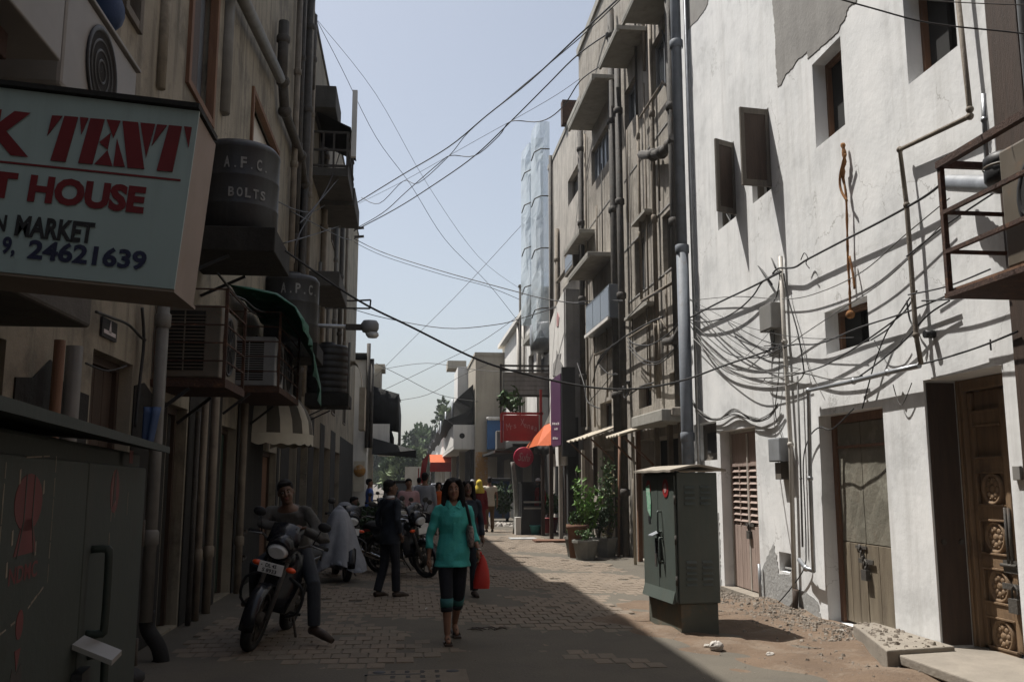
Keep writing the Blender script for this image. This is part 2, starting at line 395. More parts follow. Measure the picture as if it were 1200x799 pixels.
mk('leaf_mid', (0.065,0.13,0.0338), (0.039,0.0845,0.0234), 6, .6, 0)
mk('leaf_bright', (0.135,0.257,0.0473), (0.0878,0.176,0.0338), 6, .55, 0)
mk('tree_dark', (0.055,0.0844,0.0367), (0.038,0.0619,0.0262), 1, .7, 0)
mk('tree_mid', (0.092,0.14,0.0473), (0.0648,0.104,0.0378), 1, .7, 0)
mk('tree_bright', (0.169,0.215,0.0975), (0.13,0.169,0.078), 1, .7, 0)
mk('leaf_dry', (.16,.14,.05), (.10,.09,.035), 6, .7, 0)
mk('bark', (.10,.08,.06), (.06,.05,.038), 6, .95, .5)
mk('terracotta', (.17,.085,.05), (.11,.055,.035), 5, .9, .3)
mk('planter_grey', (.24,.235,.21), (.15,.145,.13), 4, .9, .4)
mk('red_plastic', (.33,.02,.02), (.26,.016,.016), 4, .45, .05)
mk('teal_plastic', (.06,.25,.25), (.045,.2,.2), 4, .5, .05)
mk('blue_shutter', (.03,.12,.30), (.024,.095,.24), 4, .6, .1)
mk('green_door', (.010,.032,.022), (.012,.036,.025), 4, .7, .2, streak=(.04,.04,.03), sk=.4)
mk('red_brick_wall', (0.272,0.096,0.06), (0.208,0.072,0.048), 3, .9, .3)
mk('sticker_green', (.06,.36,.16), (.45,.55,.48), 30, .6, 0)
mk('stencil_dark', (.05,.045,.04), (.04,.036,.032), 9, .8, 0)
mk('emblem_red', (0.137,0.0274,0.0274), (0.0912,0.0228,0.0228), 9, .7, 0)
mk('tape', (0.255,0.225,0.18), (0.165,0.143,0.112), 14, .8, .1)
# ================================================================ the setting: ground, road, pavers, soil
mb = MB(); mb.add([(-400,-60,-.03),(400,-60,-.03),(400,600,-.03),(-400,600,-.03)], [(0,1,2,3)])
tag(mb.build('ground', M['ground']), kind='structure')
rows = []
for j in range(64):
    y = -3 + 8*j/9 if j < 27 else 21 + (j-27)*3.2
    rows.append([(-2.6 + 7.3*i/20, y, .004*math.sin(i*1.3+y)+.006*math.sin(y*1.7+i*.4)) for i in range(21)])
mb = MB(); mb.sheet(rows); road = tag(mb.build('road', M['road']), kind='structure')
mb = MB()
pv = Vector((0, 0, 0)); W[road] = Matrix.Translation(road.location)
meshes = []
for k in range(8):
    q = MB(); a, b, h = .0765, .1065, .012
    t = .006
    q.add([(-a,-b,0),(a,-b,0),(a,b,0),(-a,b,0),(-a+t,-b+t,h),(a-t,-b+t,h+jig(.003)),(a-t,b-t,h+jig(.003)),(-a+t,b-t,h)],
          [(4,5,6,7),(0,1,5,4),(1,2,6,5),(2,3,7,6),(3,0,4,7)])
    me = bpy.data.meshes.new("paver"); me.from_pydata([tuple(p) for p in q.v], [], q.f); me.materials.append(M['brick_paver'] if k % 3 else M['paver_b']); meshes.append(me)
slots = []
r_ = 0; y = 7.6
while y < 30:
    x = -2.0 + (.08 if r_ % 2 else 0)
    while x < 3.7:
        dust = math.sin(x*1.1+.7)*math.sin(y*.55+1.2) + .35*math.sin(x*3.1+y*1.9)
        edge = 8.2 + .5*math.sin(x*2.2)
        soil = x > 2.35 + .25*math.sin(y*1.3) and y < 12.0
        if y > edge and not soil and dust < 1.02 and random.random() > .03: slots.append((y - x*.12, x, y))
        x += .16
    y += .22; r_ += 1
slots.sort()
rest = MB()
ppar = road
for i, (_, x, y) in enumerate(slots):
    z = -.0025 + jig(.0025) - .0125*max(0, min(1, (9.9+.5*math.sin(x*2.2)-y)/1.7)) + .006*math.sin(y*1.7+x); rz = jig(.02); tx, ty = jig(.010), jig(.010)
    if i < 300:
        o = bpy.data.objects.new('paver', meshes[i % 8]); C.objects.link(o); o.parent = road
        o.location = Vector((x, y, z)) - road.location; o.rotation_euler = (tx, ty, rz)
    else:
        m4 = Matrix.Translation((x, y, z)) @ Matrix.Rotation(rz, 4, 'Z') @ Matrix.Rotation(tx, 4, 'X')
        q = meshes[i % 8]
        rest.add([m4 @ v.co for v in q.vertices], [tuple(p.vertices) for p in q.polygons])
tag(rest.build('paver_field', M['brick_paver'], road), kind='stuff')

def soil_h(x, y):
    e = min(1, max(0, (x-1.95-.3*math.sin(y*1.1)-.15*math.sin(y*2.9))/.8)) * min(1, max(0, (12.6-y)/1.2))
    return -.02 + e*(.035 + .035*max(0, x-3.2) + .014*math.sin(x*5+y*2.1) + .012*math.sin(y*6.3-x*3) + .008*math.sin(x*13+y*9))
rows = []
for j in range(150):
    y = 4.2 + 8.8*j/149
    rows.append([(1.5+3.02*i/72, y, soil_h(1.5+3.02*i/72, y)) for i in range(73)])
mb = MB(); mb.sheet(rows); tag(mb.build('bare_soil', M['soil']), kind='structure')
# rubble and grit along the foot of the white wall
def chip(mb, c, r):
    vs = []; a0 = random.random()*6
    for k in range(5):
        g = a0 + k*1.257; vs.append((c[0]+math.cos(g)*r*random.uniform(.6,1.2), c[1]+math.sin(g)*r*random.uniform(.6,1.2), c[2]))
    h = r*random.uniform(.4,1.0)
    vs += [(c[0]+(p[0]-c[0])*.55+jig(r*.2), c[1]+(p[1]-c[1])*.55+jig(r*.2), c[2]+h*random.uniform(.7,1.1)) for p in vs[:5]]
    mb.add(vs, [(5,6,7,8,9)] + [(k, (k+1)%5, 5+(k+1)%5, 5+k) for k in range(5)])
mb = MB()
for k in range(5200):
    y = random.uniform(7.2, 13.2); x = 4.46 - abs(random.gauss(0, .36))*(1.0 if y < 11 else .8)
    if 6.3 < y < 8.5 and x > 3.75: continue
    if x < 2.6: continue
    chip(mb, (x, y, max(soil_h(x, y), -.004)-.003), random.choice([.005,.006,.007,.008,.009,.010,.012,.015,.02,.028]))
for k in range(1500):
    y = random.uniform(4.8, 11.5); x = random.uniform(2.3, 4.4)
    chip(mb, (x, y, max(soil_h(x, y), -.004)-.003), random.choice([.004,.006,.007,.009,.012]))
for k in range(900):
    y = random.uniform(5, 16); x = random.uniform(-2, 3)
    chip(mb, (x, y, .0), random.choice([.003,.004,.005,.007]))
tag(mb.build('rubble', M['rubble'], None), kind='stuff')
def rock(px, py, r, label, squash=.7, z=0.02, m='stone', cat='stone', grp=None):
    c = onz(px, py, z); mb = MB(); random.seed(int(px*7+py)); mb.ball((c.x, c.y, c.z+r*squash*.6), r, r*.85, r*squash, 9, 6)
    mb.v = [v + Vector((jig(r*.16), jig(r*.16), jig(r*.13))) for v in mb.v]; mb.sm = [False]*len(mb.f)
    return tag(mb.build('stone', M[m]), label, cat, grp)
rock(839, 760, .065, 'white rounded stone on the soil in front of the grey green cabinet')
rock(828, 757, .028, 'small pale pebble left of the white stone on the soil', .6)
rock(902, 767, .04, 'flat pale rubble lump on the brown soil right of the cabinet shadow', .45)
rock(986, 742, .05, 'whitish rubble lump lying against the foot of the white wall', .6)
rock(533, 713, .028, 'scrap of pale litter lying flat on the shaded road', .25, 0, 'far_white', 'litter')
rock(499, 713, .036, 'crumpled white litter lying on the shaded road left of the woman', .3, 0, 'far_white', 'litter')

# concrete drain cover with slots in the road at the bottom of the picture
dc = onz(490, 790, 0); t = thing('drain_cover', 'flat concrete drain cover with rows of dark slots set in the road', 'drain cover', (dc.x, dc.y, 0))
mb = MB(); mb.box(dc.x-.40, dc.x+.38, dc.y-.42, dc.y+.13, -.02, .016); mb.build('slab', M['paver_b'], t, bevel=.006)
for j, yy in enumerate((.06, -.13, -.31)):
    for i in range(4):
        q = MB(); xx = dc.x - .20 + i*.115 + jig(.006)
        for k in range(3): q.box(xx-.018, xx+.018+jig(.006), dc.y+yy-.05+k*.034, dc.y+yy-.05+k*.034+.014, .012, .0185)
        q.build('slot', M['ink'], t)
for xx in (-.31, .27):
    q = MB(); q.lathe((dc.x+xx, dc.y+.05, .0), [(.001,.0195),(.05,.0195),(.055,.014)], 14); q.build('lifting_ring', M['ink'], t)
q = MB(); q.box(dc.x-.42, dc.x+.02, dc.y-.045, dc.y-.03, .01, .0188); q.build('joint', M['ink'], t)
# dry plant litter on the road right of the woman
mb = MB(); c = onz(572, 737, .006)
for k in range(14):
    g = random.random()*6.28; a = Vector((c.x+jig(.16), c.y+jig(.07), .012)); d = Vector((math.cos(g)*.09, math.sin(g)*.05, .01))
    mb.tube([a-d, a+Vector((0,0,.015)), a+d], [.003,.006,.002], 5)
tag(mb.build('dry_twigs', M['leather']), 'small heap of dark dry twigs on the shaded road right of the woman', 'twigs')

# ================================================================ white building on the right
XW = 4.5
wb = thing('white_building', 'whitewashed three storey house wall with shuttered windows and a carved door', 'building', (XW+3, 11, 0))
y_end, y_far = 6.37, 14.38
hA1 = rect(839, 861, 163, 254, XW); hA2 = rect(879, 902, 123, 222, XW)
hB = rect(952, 987, 39, 148, XW); hC = rect(1057, 1117, -70, 57, XW); hD = rect(966, 1017, 345, 400, XW)
hS = rect(913, 927, 648, 671, XW)
d1 = rect(846, 888, 498, 700, XW); d2 = rect(964, 1041, 474, 720, XW); d3 = rect(1089, 1184, 425, 700, XW)
hL = rect(813, 839.5, 492, 538, XW)
d1 = (d1[0], d1[1], .02, d1[3]); d2 = (d2[0], d2[1], .03, d2[3]); d3 = (d3[0], d3[1], .12, d3[3])
mb = MB()
H = [(*h, dp) for h, dp in ((hA1,.22),(hA2,.22),(hB,.24),(hC,.26),(hD,.22),(hS,.2),(d1,.3),(d2,.28),(d3,.52),(hL,.25))]
wall(mb, XW, y_end, y_far, -.1, 13.6, H, .25, -1)
# building shell behind the facade
xb = 9.5
mb.box(xb, xb+.2, y_end, y_far, -.1, 13.6); mb.box(XW+.62, xb, y_end, y_end+.18, -.1, 13.5); mb.box(XW+.62, xb, y_far-.18, y_far, -.1, 13.5)
mb.build('wall', M['whitewash'], wb)
mb = MB(); mb.box(XW-.02, xb+.2, y_end-.01, y_far+.01, 13.6, 13.8); mb.build('roof', M['cement'], wb)
mb = MB()
for z in (.0, 4.2, 8.4): mb.box(XW+.55, xb, y_end+.2, y_far-.2, z-.1, z+.02)
mb.box(XW+2.2, XW+2.3, y_end+.2, y_far-.2, 0, 13.5); mb.build('interior', M['dark_void'], wb)
# side returns close the gap between the facade sheet and the shell
mb = MB(); mb.box(XW+.002, XW+.62, y_end, y_end+.05, -.1, 13.58); mb.box(XW+.002, XW+.62, y_far-.05, y_far, -.1, 13.58); mb.build('end_wall', M['whitewash'], wb)
def patch(pts, m, name, par, x, th=.006):
    poly = []
    for (a, b), (a2, b2) in zip(pts, pts[1:]+pts[:1]):
        n = max(1, int(math.hypot(a2-a, b2-b)/2.2))
        for k in range(n): poly.append(onx(a+(a2-a)*k/n+(jig(.7) if k else 0), b+(b2-b)*k/n+(jig(.7) if k else 0), x))
    q = MB(); q.prism(poly, (-th, 0, 0)); return q.build(name, M[m], par)
patch([(905,-60),(905,0),(908,40),(909,70),(911,102),(916,97),(921,86),(928,80),(934,70),(940,66),(946,59),(946,69),(981.5,37.5),(984,30),(990,22),(994,8),(1003,2),(1010,-25),(1016,-60)], 'bare_plaster', 'plaster_patch', wb, XW-.001)
patch([(803,-40),(832,-40),(829,4),(824,14),(814,26),(805,36)], 'bare_plaster', 'plaster_patch', wb, XW-.001)
patch([(893,702),(892,668),(898,654),(906,636),(910,652),(912,672),(926,672),(930,660),(932,716),(915,712)], 'cement', 'cement_patch', wb, XW-.001)
patch([(934,722),(936,690),(946,694),(954,700),(958,704),(962,722),(960,730)], 'cement', 'cement_patch', wb, XW-.001)
patch([(836,690),(835,600),(842,600),(845,690)], 'cement', 'cement_patch', wb, XW-.001)

def jambs(h, x, depth, m, par, t=.05, w_=.07, name='frame', bottom=True):
    a, b, c, d = h[:4]; x0 = x+depth-w_
    q = MB(); e = .003
    q.box(x0, x0+w_, a+e, a+t, c+e, d-e); q.box(x0, x0+w_, b-t, b-e, c+e, d-e); q.box(x0+.002, x0+w_, a+t, b-t, d-t, d-e)
    if bottom: q.box(x0+.002, x0+w_, a+t, b-t, c+e, c+t)
    return q.build(name, M[m], par, bevel=.004)
# windows: frame + dark inner leaf, each its own part
for h, mm in ((hB, 'wood_brown'), (hC, 'wood_brown'), (hD, 'wood_brown')):
    f = jambs(h, XW, .24, mm, wb, .05, .09, 'window_frame')
    q = MB(); a, b, c, d = h; q.box(XW+.2, XW+.23, b-.06-(b-a)*.38, b-.06, c+.06, d-.06)
    q.build('casement', M['dark_void'], f)
    q = MB(); q.box(XW+.26, XW+.27, a+.02, b-.02, c+.02, d-.02); q.build('pane', M['dark_void'], f)
# shutter windows with an open leaf
for h, ang, L in ((hA1, 116, .36), (hA2, 97, .40)):
    f = jambs(h, XW, .15, 'wood_grey', wb, .04, .08, 'window_frame')
    q = MB(); a, b, c, d = h; q.box(XW+.2, XW+.21, a, b, c, d); q.build('pane', M['dark_void'], f)
    hinge = Vector((XW+.0, a+.02, 0)); g = R(ang)
    u = Vector((-math.sin(g), math.cos(g), 0)); n_ = Vector((math.cos(g), math.sin(g), 0))
    z0, z1 = c+.02, d-.03
    q = MB(); zc = (z0+z1)/2; hh = (z1-z0)/2
    st = .055
    for s0, s1 in ((0, st), (L-st, L)): q.obox(hinge+u*(s0+s1)/2+Vector((0,0,zc)), u*(s1-s0)/2, n_*.018, Vector((0,0,hh)))
    for zz in (z0+.04, z1-.04): q.obox(hinge+u*L/2+Vector((0,0,zz)), u*(L/2-st-.001), n_*.017, Vector((0,0,.04)))
    sh = q.build('shutter', M['wood_grey'], wb, bevel=.003)
    q = MB(); q.obox(hinge+u*L/2+Vector((0,0,zc)), u*(L/2-st), n_*.007, Vector((0,0,hh-.06))); q.build('shutter_panel', M['wood_dark'], sh)
# small vent hole
q = MB(); q.box(XW+.18, XW+.19, hS[0], hS[1], hS[2], hS[3]); q.build('vent_back', M['dark_void'], wb)
q = MB(); q.box(XW+.05, XW+.15, hS[0]+.01, hS[1]-.01, hS[2]+.03, hS[2]+.05); q.build('vent_sill', M['cement'], wb)
# small hatch left of the louvred door
f = jambs(hL, XW, .2, 'wood_grey', wb, .03, .05, 'hatch_frame')
q = MB(); q.box(XW+.17, XW+.2, hL[0]+.03, hL[1]-.03, hL[2]+.03, hL[3]-.03); q.build('hatch_panel', M['wood_grey'], f)
q = MB(); q.box(XW+.15, XW+.168, hL[0]+.12, hL[1]-.2, hL[2]+.12, hL[3]-.14); q.build('hatch_opening', M['dark_void'], f)

# ---- door 1: pinkish double leaf door with louvre grid
def padlock(par, p, sc=1.0, m='cast_iron'):
    q = MB(); x, y, z = p
    q.box(x-.02*sc, x+.01*sc, y-.035*sc, y+.035*sc, z-.09*sc, z-.02*sc)
    q.tube([(x-.005, y-.022*sc, z-.03*sc), (x-.005, y-.02*sc, z+.03*sc), (x-.005, y, z+.045*sc), (x-.005, y+.02*sc, z+.03*sc), (x-.005, y+.022*sc, z-.03*sc)], .006*sc, 6)
    q.box(x, x+.012, y-.1*sc, y+.1*sc, z+.02*sc, z+.05*sc)
    return q.build('padlock', M[m], par)
a, b, c, d = d1; xd = XW+.15
t = wb
fr = jambs(d1, XW, .2, 'pvc_white', wb, .035, .06, 'door_frame', bottom=False)
dr = MB(); dr.box(xd+.012, xd+.05, a+.04, b-.04, c+.02, d-.04); door = dr.build('door', M['door_pink'], wb, label='pinkish double door with a louvre grid in its upper half')
mid = (a+b)/2; za = onx(876, 547, xd).z; zb_ = onx(876, 613, xd).z
for s in (0, 1):
    y0, y1 = (a+.045, mid-.012) if s == 0 else (mid+.012, b-.045)
    wd = (y1-y0)
    for k in range(4):
        q = MB(); q.box(xd-.006, xd+.012, y0+wd*k/4+.003, y0+wd*(k+1)/4-.003, c+.04, zb_-.03); q.build('plank', M['door_pink'], door, bevel=.003)
    for k in range(9):
        z = zb_ + (za-zb_)*(k+.5)/9
        q = MB(); q.obox((xd, (y0+y1)/2, z), (.016,0,.018), (0, wd/2-.04, 0), (-.003,0,.003)); q.build('louvre', M['door_pink'], door)
    q = MB(); q.box(xd+.008, xd+.013, y0+.03, y1-.03, zb_, za); q.build('louvre_back', M['wood_dark'], door)
    q = MB()
    for yy in (y0, y0+wd/2-.012, y1-.03): q.box(xd-.012, xd+.012, yy, yy+.03, zb_-.028, za+.02)
    q.box(xd-.013, xd+.011, y0, y1, za+.02, za+.06)
    q.build('stile', M['door_pink'], door)
q = MB(); q.box(xd-.016, xd, mid-.016, mid+.016, c+.04, d-.06); q.build('cover_strip', M['pvc_white'], door)
padlock(door, (xd-.02, mid-.02, zb_-.06), 1.5)
q = MB(); q.box(XW-.05, xd+.05, a-.05, b+.05, -.03, .045); q.build('threshold', M['step_stone'], wb)

# ---- door 2: green grey sheet metal over wood
a, b, c, d = d2; xd = XW+.16
fr = jambs(d2, XW, .24, 'wood_brown', wb, .09, .1, 'door_frame', bottom=False)
dr = MB(); dr.box(xd+.02, xd+.06, a+.03, b-.09, c+.02, d-.09); door = dr.build('door', M['wood_lower'], wb, label='old double door of green grey sheet above bare wood')
mid = onx(1012, 600, xd).y; zs_ = onx(1015, 636, xd).z
for y0, y1 in ((a+.035, mid-.006), (mid+.006, b-.095)):
    q = MB(); rows = []
    for j in range(9):
        rows.append([(xd+.012+.003*math.sin(i*2.1+j*1.7)+jig(.0012), y0+(y1-y0)*i/6, zs_+(d-.1-zs_)*j/8) for i in range(7)])
    q.sheet(rows, (-.006, 0, 0), smooth=False); q.build('sheet_panel', M['door_green'], door)
    for k in range(3):
        q = MB(); w3 = (y1-y0)/3; q.box(xd, xd+.02, y0+w3*k+.003, y0+w3*(k+1)-.003, c+.03, zs_-.012); q.build('plank', M['wood_lower'], door, bevel=.003)
q = MB(); q.box(xd-.012, xd+.02, a+.035, b-.095, d-.36, d-.33); q.build('rail', M['wood_brown'], door)
q = MB()
for k in range(5): q.tube([(xd-.02, mid+.10-.03*k, zs_-.02-.05*k), (xd-.04, mid+.06-.025*k, zs_-.04-.05*k), (xd-.03, mid+.08-.03*k, zs_-.09-.05*k), (xd-.02, mid+.11-.03*k, zs_-.05-.05*k)], .011, 6)
q.box(xd-.015, xd-.002, mid-.03, mid+.2, zs_-.06, zs_-.03); q.build('chain', M['cast_iron'], door)
padlock(door, (xd-.03, mid-.03, zs_-.23), 1.5)

# ---- door 3: carved wooden door deep in its opening
a, b, c, d = d3; xd = XW+.36
q = MB(); e = .004
q.box(xd-.05, xd+.09, b-.065, b-e, c+.01, d-e); q.box(xd-.05, xd+.09, a+e, a+.08, c+.01, d-e); q.box(xd-.046, xd+.09, a+.08, b-.065, d-.1, d-e)
q.box(xd-.07, xd-.05, b-.03, b-e, c+.01, d-e)
q.build('door_frame', M['wood_carved'], wb, bevel=.008)
ya, yb = a+.085, b-.07
q = MB(); q.box(xd+.025, xd+.06, ya, yb, c+.03, d-.11); door = q.build('door', M['wood_carved'], wb, label='carved wooden door with round rosettes in its panels')
ym = (ya+yb)/2
yR = onx(1190, 650, xd).y
zc_ = [onx(1173, 744, xd).z, onx(1166, 684, xd).z, onx(1160, 627, xd).z, onx(1157, 572, xd).z]
stp = (zc_[3]-zc_[0])/3
for leaf in (0, 1):
    y0, y1 = (yR+.004, yb-.004) if leaf == 0 else (ya+.004, yR-.004)
    q = MB(); st = .055
    q.box(xd-.012, xd+.025, y0, y0+st, c+.035, d-.115); q.box(xd-.012, xd+.025, y1-st, y1, c+.035, d-.115)
    q.build('stile', M['wood_carved'], door, bevel=.006)
    for k in range(6):
        zr = zc_[0] + stp*(k-.5)
        lo, hi = zr-.055, zr+.055
        if k == 0: lo = c+.04
        if hi > d-.13: break
        q = MB(); q.box(xd-.010, xd+.024, y0+st+.001, y1-st-.001, lo, hi); q.build('rail', M['wood_carved'], door, bevel=.006)
        q = MB(); q.box(xd-.022, xd-.004, y0+st-.005, y1-st+.005, hi-.004, hi+.014); q.box(xd-.02, xd-.004, y0+st-.004, y1-st+.004, lo-.016, lo+.003); q.build('bead', M['wood_carved'], door, bevel=.004)
    for k in range(4):
        zc0 = zc_[0]+stp*k; yc = (y0+y1)/2; rr = min(.14, (y1-y0)/2-st-.012)
        q = MB(); prof = [(.002,-.016),(rr*.16,-.018),(rr*.22,-.004),(rr*.74,-.002),(rr*.8,-.02),(rr*.93,-.024),(rr,-.012),(rr,.02)]
        q.lathe((xd+.012, yc, zc0), prof, 28, axis='x')
        for g in range(8):
            an = g*math.pi/4; cy, cz = yc+math.cos(an)*rr*.47, zc0+math.sin(an)*rr*.47
            q.ball((xd+.008, cy, cz), .016, rr*.2, rr*.2, 8, 6)
            cy, cz = yc+math.cos(an+.39)*rr*.63, zc0+math.sin(an+.39)*rr*.63; q.ball((xd+.008, cy, cz), .012, rr*.09, rr*.09, 6, 5)
        q.build('rosette', M['wood_carved'], door)
q = MB(); q.box(xd-.022, xd+.02, yR-.03, yR+.03, c+.05, d-.13); q.build('cover_strip', M['wood_carved'], door, bevel=.008)
q = MB()
zb2 = zc_[2]-.02
for yy in (yR+.045, yR+.0, ): q.tube([(xd-.035, yy, zb2-.22), (xd-.035, yy, zb2+.26)], .012, 8)
q.box(xd-.035, xd-.02, yR-.1, yR+.12, zb2-.26, zb2-.16); q.tube([(xd-.04, yR-.06, zb2-.2), (xd-.04, yR+.14, zb2-.2)], .014, 8)
q.build('bolt', M['cast_iron'], door)
padlock(door, (xd-.05, yR-.03, zb2-.42), 1.6, 'cast_iron')
# dark painted timber lining on the far reveal with two bolts
q = MB(); q.box(XW+.02, xd-.08, b-.012, b-.003, c+.02, d-.02); q.build('reveal_lining', M['wood_dark'], wb)
for xx in (XW+.08, XW+.24):
    p = onx(1100, 635, XW); q = MB(); q.cyl((xx, b-.03, p.z), (xx, b-.012, p.z), .022, n=8); q.build('bolt_head', M['cast_iron'], wb)

# pipes and conduits fixed to the white wall
def wpts(pts, off, x=XW): return [onx(a, b, x-off) for a, b in pts]
def pipe(pts, r, m, par, off=.06, x=XW, name='pipe', n=8, joints=True):
    P = wpts(pts, off, x); q = MB(); q.tube(P, r, n)
    if joints:
        for p in P[1:-1]: q.ball(p, r*1.45, nu=8, nv=6)
    return q.build(name, M[m], par)
pipe([(1118,-40),(1136,128),(1136,136),(1054,175),(1062,240),(1073,392),(1079,426)], .022, 'tan_pipe', wb, .09)
pipe([(1077,428),(1040,436),(1000,446),(947,457),(949,560),(953,668)], .024, 'galv', wb, .10)
pipe([(953,668),(944,665),(936,655)], .026, 'galv', wb, .10)
pipe([(914,300),(919,400),(926,520),(931,700)], .028, 'pvc_white', wb, .05)
pipe([(934,440),(938,560),(940,640)], .012, 'cable_grey', wb, .05)
pipe([(1152,110),(1153,140),(1156,185)], .02, 'galv', wb, .06)
pipe([(889,660),(891,705)], .02, 'galv', wb, .05)
q = MB(); p = onx(1088, 391, XW-.05); q.cyl((XW, p.y, p.z), (XW-.09, p.y, p.z), .035, n=10); q.build('pipe_stub', M['black_plastic'], wb)
# worn wooden stump and rope end at the foot of the conduit
pipe([(932,690),(931,722)], .035, 'wood_dark', wb, .06)
# ---- things fixed or leaning on the white wall
def mbox(p0, p1, dep, m, name, label, cat, x=XW, grp=None, extra=True):
    r0 = rect(p0[0], p1[0], p0[1], p1[1], x); a, b, c, d = r0
    t = thing(name, label, cat, (x-dep/2, (a+b)/2, c), 0, grp)
    q = MB(); q.box(x-dep, x-.002, a, b, c, d); q.build('body', M[m], t, bevel=.006)
    if extra:
        q = MB(); q.box(x-dep-.006, x-dep, a+.012, b-.012, c+.012, d-.012); q.build('cover', M[m], t, bevel=.004)
        q = MB(); q.tube([(x-dep*.5, (a+b)/2-.02, c+.004), (x-dep*.5, (a+b)/2-.03, c-.14), (x-.03, (a+b)/2-.03, c-.2)], .014, 6); q.build('tail_pipe', M['galv'], t)
    return t
mbox((900,353),(915,384), .12, 'ac_white', 'junction_box', 'pale grey junction box below the wire clamp on the white wall', 'junction box')
mbox((914,512),(928,540), .15, 'frame_grey', 'meter_box', 'grey electric meter box beside the pinkish louvred door', 'meter box')
mbox((917,541),(924,561), .10, 'wood_grey', 'switch_box', 'small open wooden switch box under the grey meter box', 'switch box', extra=False)
mbox((1190,545),(1199,562), .03, 'ac_white', 'name_plate', 'small pale plate on the wall right of the carved door', 'plate', extra=False)
q = MB(); P = wpts([(987,168),(989,185),(987,205),(991,230),(993,300),(995,335),(996,368)], .05)
q.tube(smoothpts(P, 5), [.022+.007*math.sin(i*2.2) if i < 12 else .013+.003*math.sin(i*2.7) for i in range(31)], 7)
q.tube(smoothpts(wpts([(990,180),(984,205),(985,222),(992,235)], .08), 5), .014, 6); q.tube(smoothpts(wpts([(995,300),(999,320),(1001,338)], .06), 4), .014, 6)
k0 = P[-1]; q.ball(k0, .05, .05, .045, 8, 6)
tag(q.build('rope', M['rust_rope']), 'rusty orange rope with a knot hanging down the white wall', 'rope')
# concrete block and door step in front of the carved door
blk = onz(1040, 786, 0)
t = thing('concrete_block', 'low rough concrete block against the pillar left of the carved door', 'block', (4.2, 8.45, 0))
p0 = onz(1000, 752, .0); p1 = onz(1040, 787, 0)
q = MB(); q.prism([(p0.x,p0.y,-.03),(p1.x,p1.y,-.03),(XW-.004,p1.y+.12,-.03),(XW-.004,p0.y+.1,-.03)], (0,0,.2)); q.build('block', M['step_stone'], t, bevel=.012)
q = MB()
for k in range(150):
    u, v = random.random(), random.random(); c0 = Vector((p0.x,p0.y,0)).lerp(Vector((p1.x,p1.y,0)), u); c1 = Vector((XW-.03,p0.y+.05,0)).lerp(Vector((XW-.03,p1.y+.1,0)), u); c2 = c0.lerp(c1, .08+.9*v)
    chip(q, (c2.x, c2.y, .168), random.choice([.006,.008,.01,.014,.02,.03]))
tag(q.build('mortar_crumbs', M['rubble'], t), kind='stuff')
t = thing('door_step', 'worn stone slab step in front of the carved wooden door', 'step', (4.4, 7.6, 0))
q = MB(); q.box(3.95, XW+.34, d3[0]-.35, d3[1]-.06, .05, .13); q.build('slab', M['step_stone'], t, bevel=.012)
q = MB(); q.box(4.02, XW+.3, d3[0]-.3, d3[1]-.1, -.06, .048); q.build('base', M['soil'], t)

# ================================================================ reddish house at the right edge
rh = thing('red_house', 'reddish house front with a dark timber corner post at the right edge', 'building', (6.5, 5, 0))
q = MB(); q.box(4.62, 9.5, 2.2, 5.98, -.1, 12.5); q.build('wall', M['red_brick_wall'], rh)
q = MB(); q.box(4.6, 9.5, -32, 2.18, -.1, 12.8); tag(q.build('unseen_grey_house', M['grey_plaster']), 'unseen grey plastered house added behind the viewpoint to cut sky fill', 'building')  # unseen, added to cut sky fill; grey to avoid red bounce
q = MB(); q.box(4.47, 4.9, 6.0, 6.355, -.05, 12.4); q.build('corner_post', M['wood_dark'], rh, bevel=.01)
q = MB(); q.cyl((4.44, 5.86, .3), (4.44, 5.86, 12), .05, n=10); q.build('drain_pipe', M['frame_grey'], rh)
q = MB(); q.box(4.5, 4.62, 4.4, 5.6, 5.2, 6.8); f = q.build('window', M['wood_grey'], rh); q = MB(); q.box(4.49, 4.499, 4.5, 5.5, 5.3, 6.7); q.build('pane', M['pane'], f)
# steel rack with an air conditioner in front of it
rk = thing('steel_rack', 'rusty steel cage rack holding an outdoor unit high on the right', 'rack', (4.1, 5.6, 2.7))
xo = 3.72; yf = onx(1107, 270, xo).y
zt = onx(1103, 192, xo).z; zb_ = onx(1111, 343, xo).z; z1_ = onx(1104, 250, xo).z; z2_ = onx(1107, 296, xo).z
yn = 4.4
q = MB(); q.beam((xo, yf, zb_), (xo, yf, zt), .035, .035); q.build('post', M['rusty'], rk)
q = MB(); q.beam((xo, yn, zb_), (xo, yn, zt), .035, .035); q.build('post', M['rusty'], rk)
for z, wd in ((zt, .05), (z1_, .028), (z2_, .028)):
    q = MB(); q.beam((xo-.003, yf+.02, z), (xo-.003, yn-.02, z), wd, wd); q.build('rail', M['rusty'], rk)
    for yy in (yf, yn): q = MB(); q.beam((xo, yy, z+.004), (4.6, yy, z+.004), wd*.9, wd*.9); q.build('rail', M['rusty'], rk)
q = MB(); q.box(xo-.02, 4.6, yn-.05, yf+.03, zb_-.035, zb_); q.build('platform', M['rusty'], rk)
q = MB(); q.box(xo+.02, 4.5, yn, yf, zb_+.001, zb_+.03); q.build('platform_boards', M['wood_brown'], rk)
ac = thing('air_conditioner', 'cream outdoor air conditioner unit inside the rusty rack on the right', 'air conditioner', (4.15, 5.5, zb_+.03))
q = MB(); q.box(3.95, 4.45, 4.7, 5.60, zb_+.1, zb_+.92); body = q.build('casing', M['ac_cream'], ac, bevel=.02)
q = MB(); q.lathe((3.945, 5.13, zb_+.52), [(.3,.01),(.3,-.01),(.27,-.016),(.255,.0)], 24, axis='x'); q.build('fan_ring', M['black_plastic'], ac)
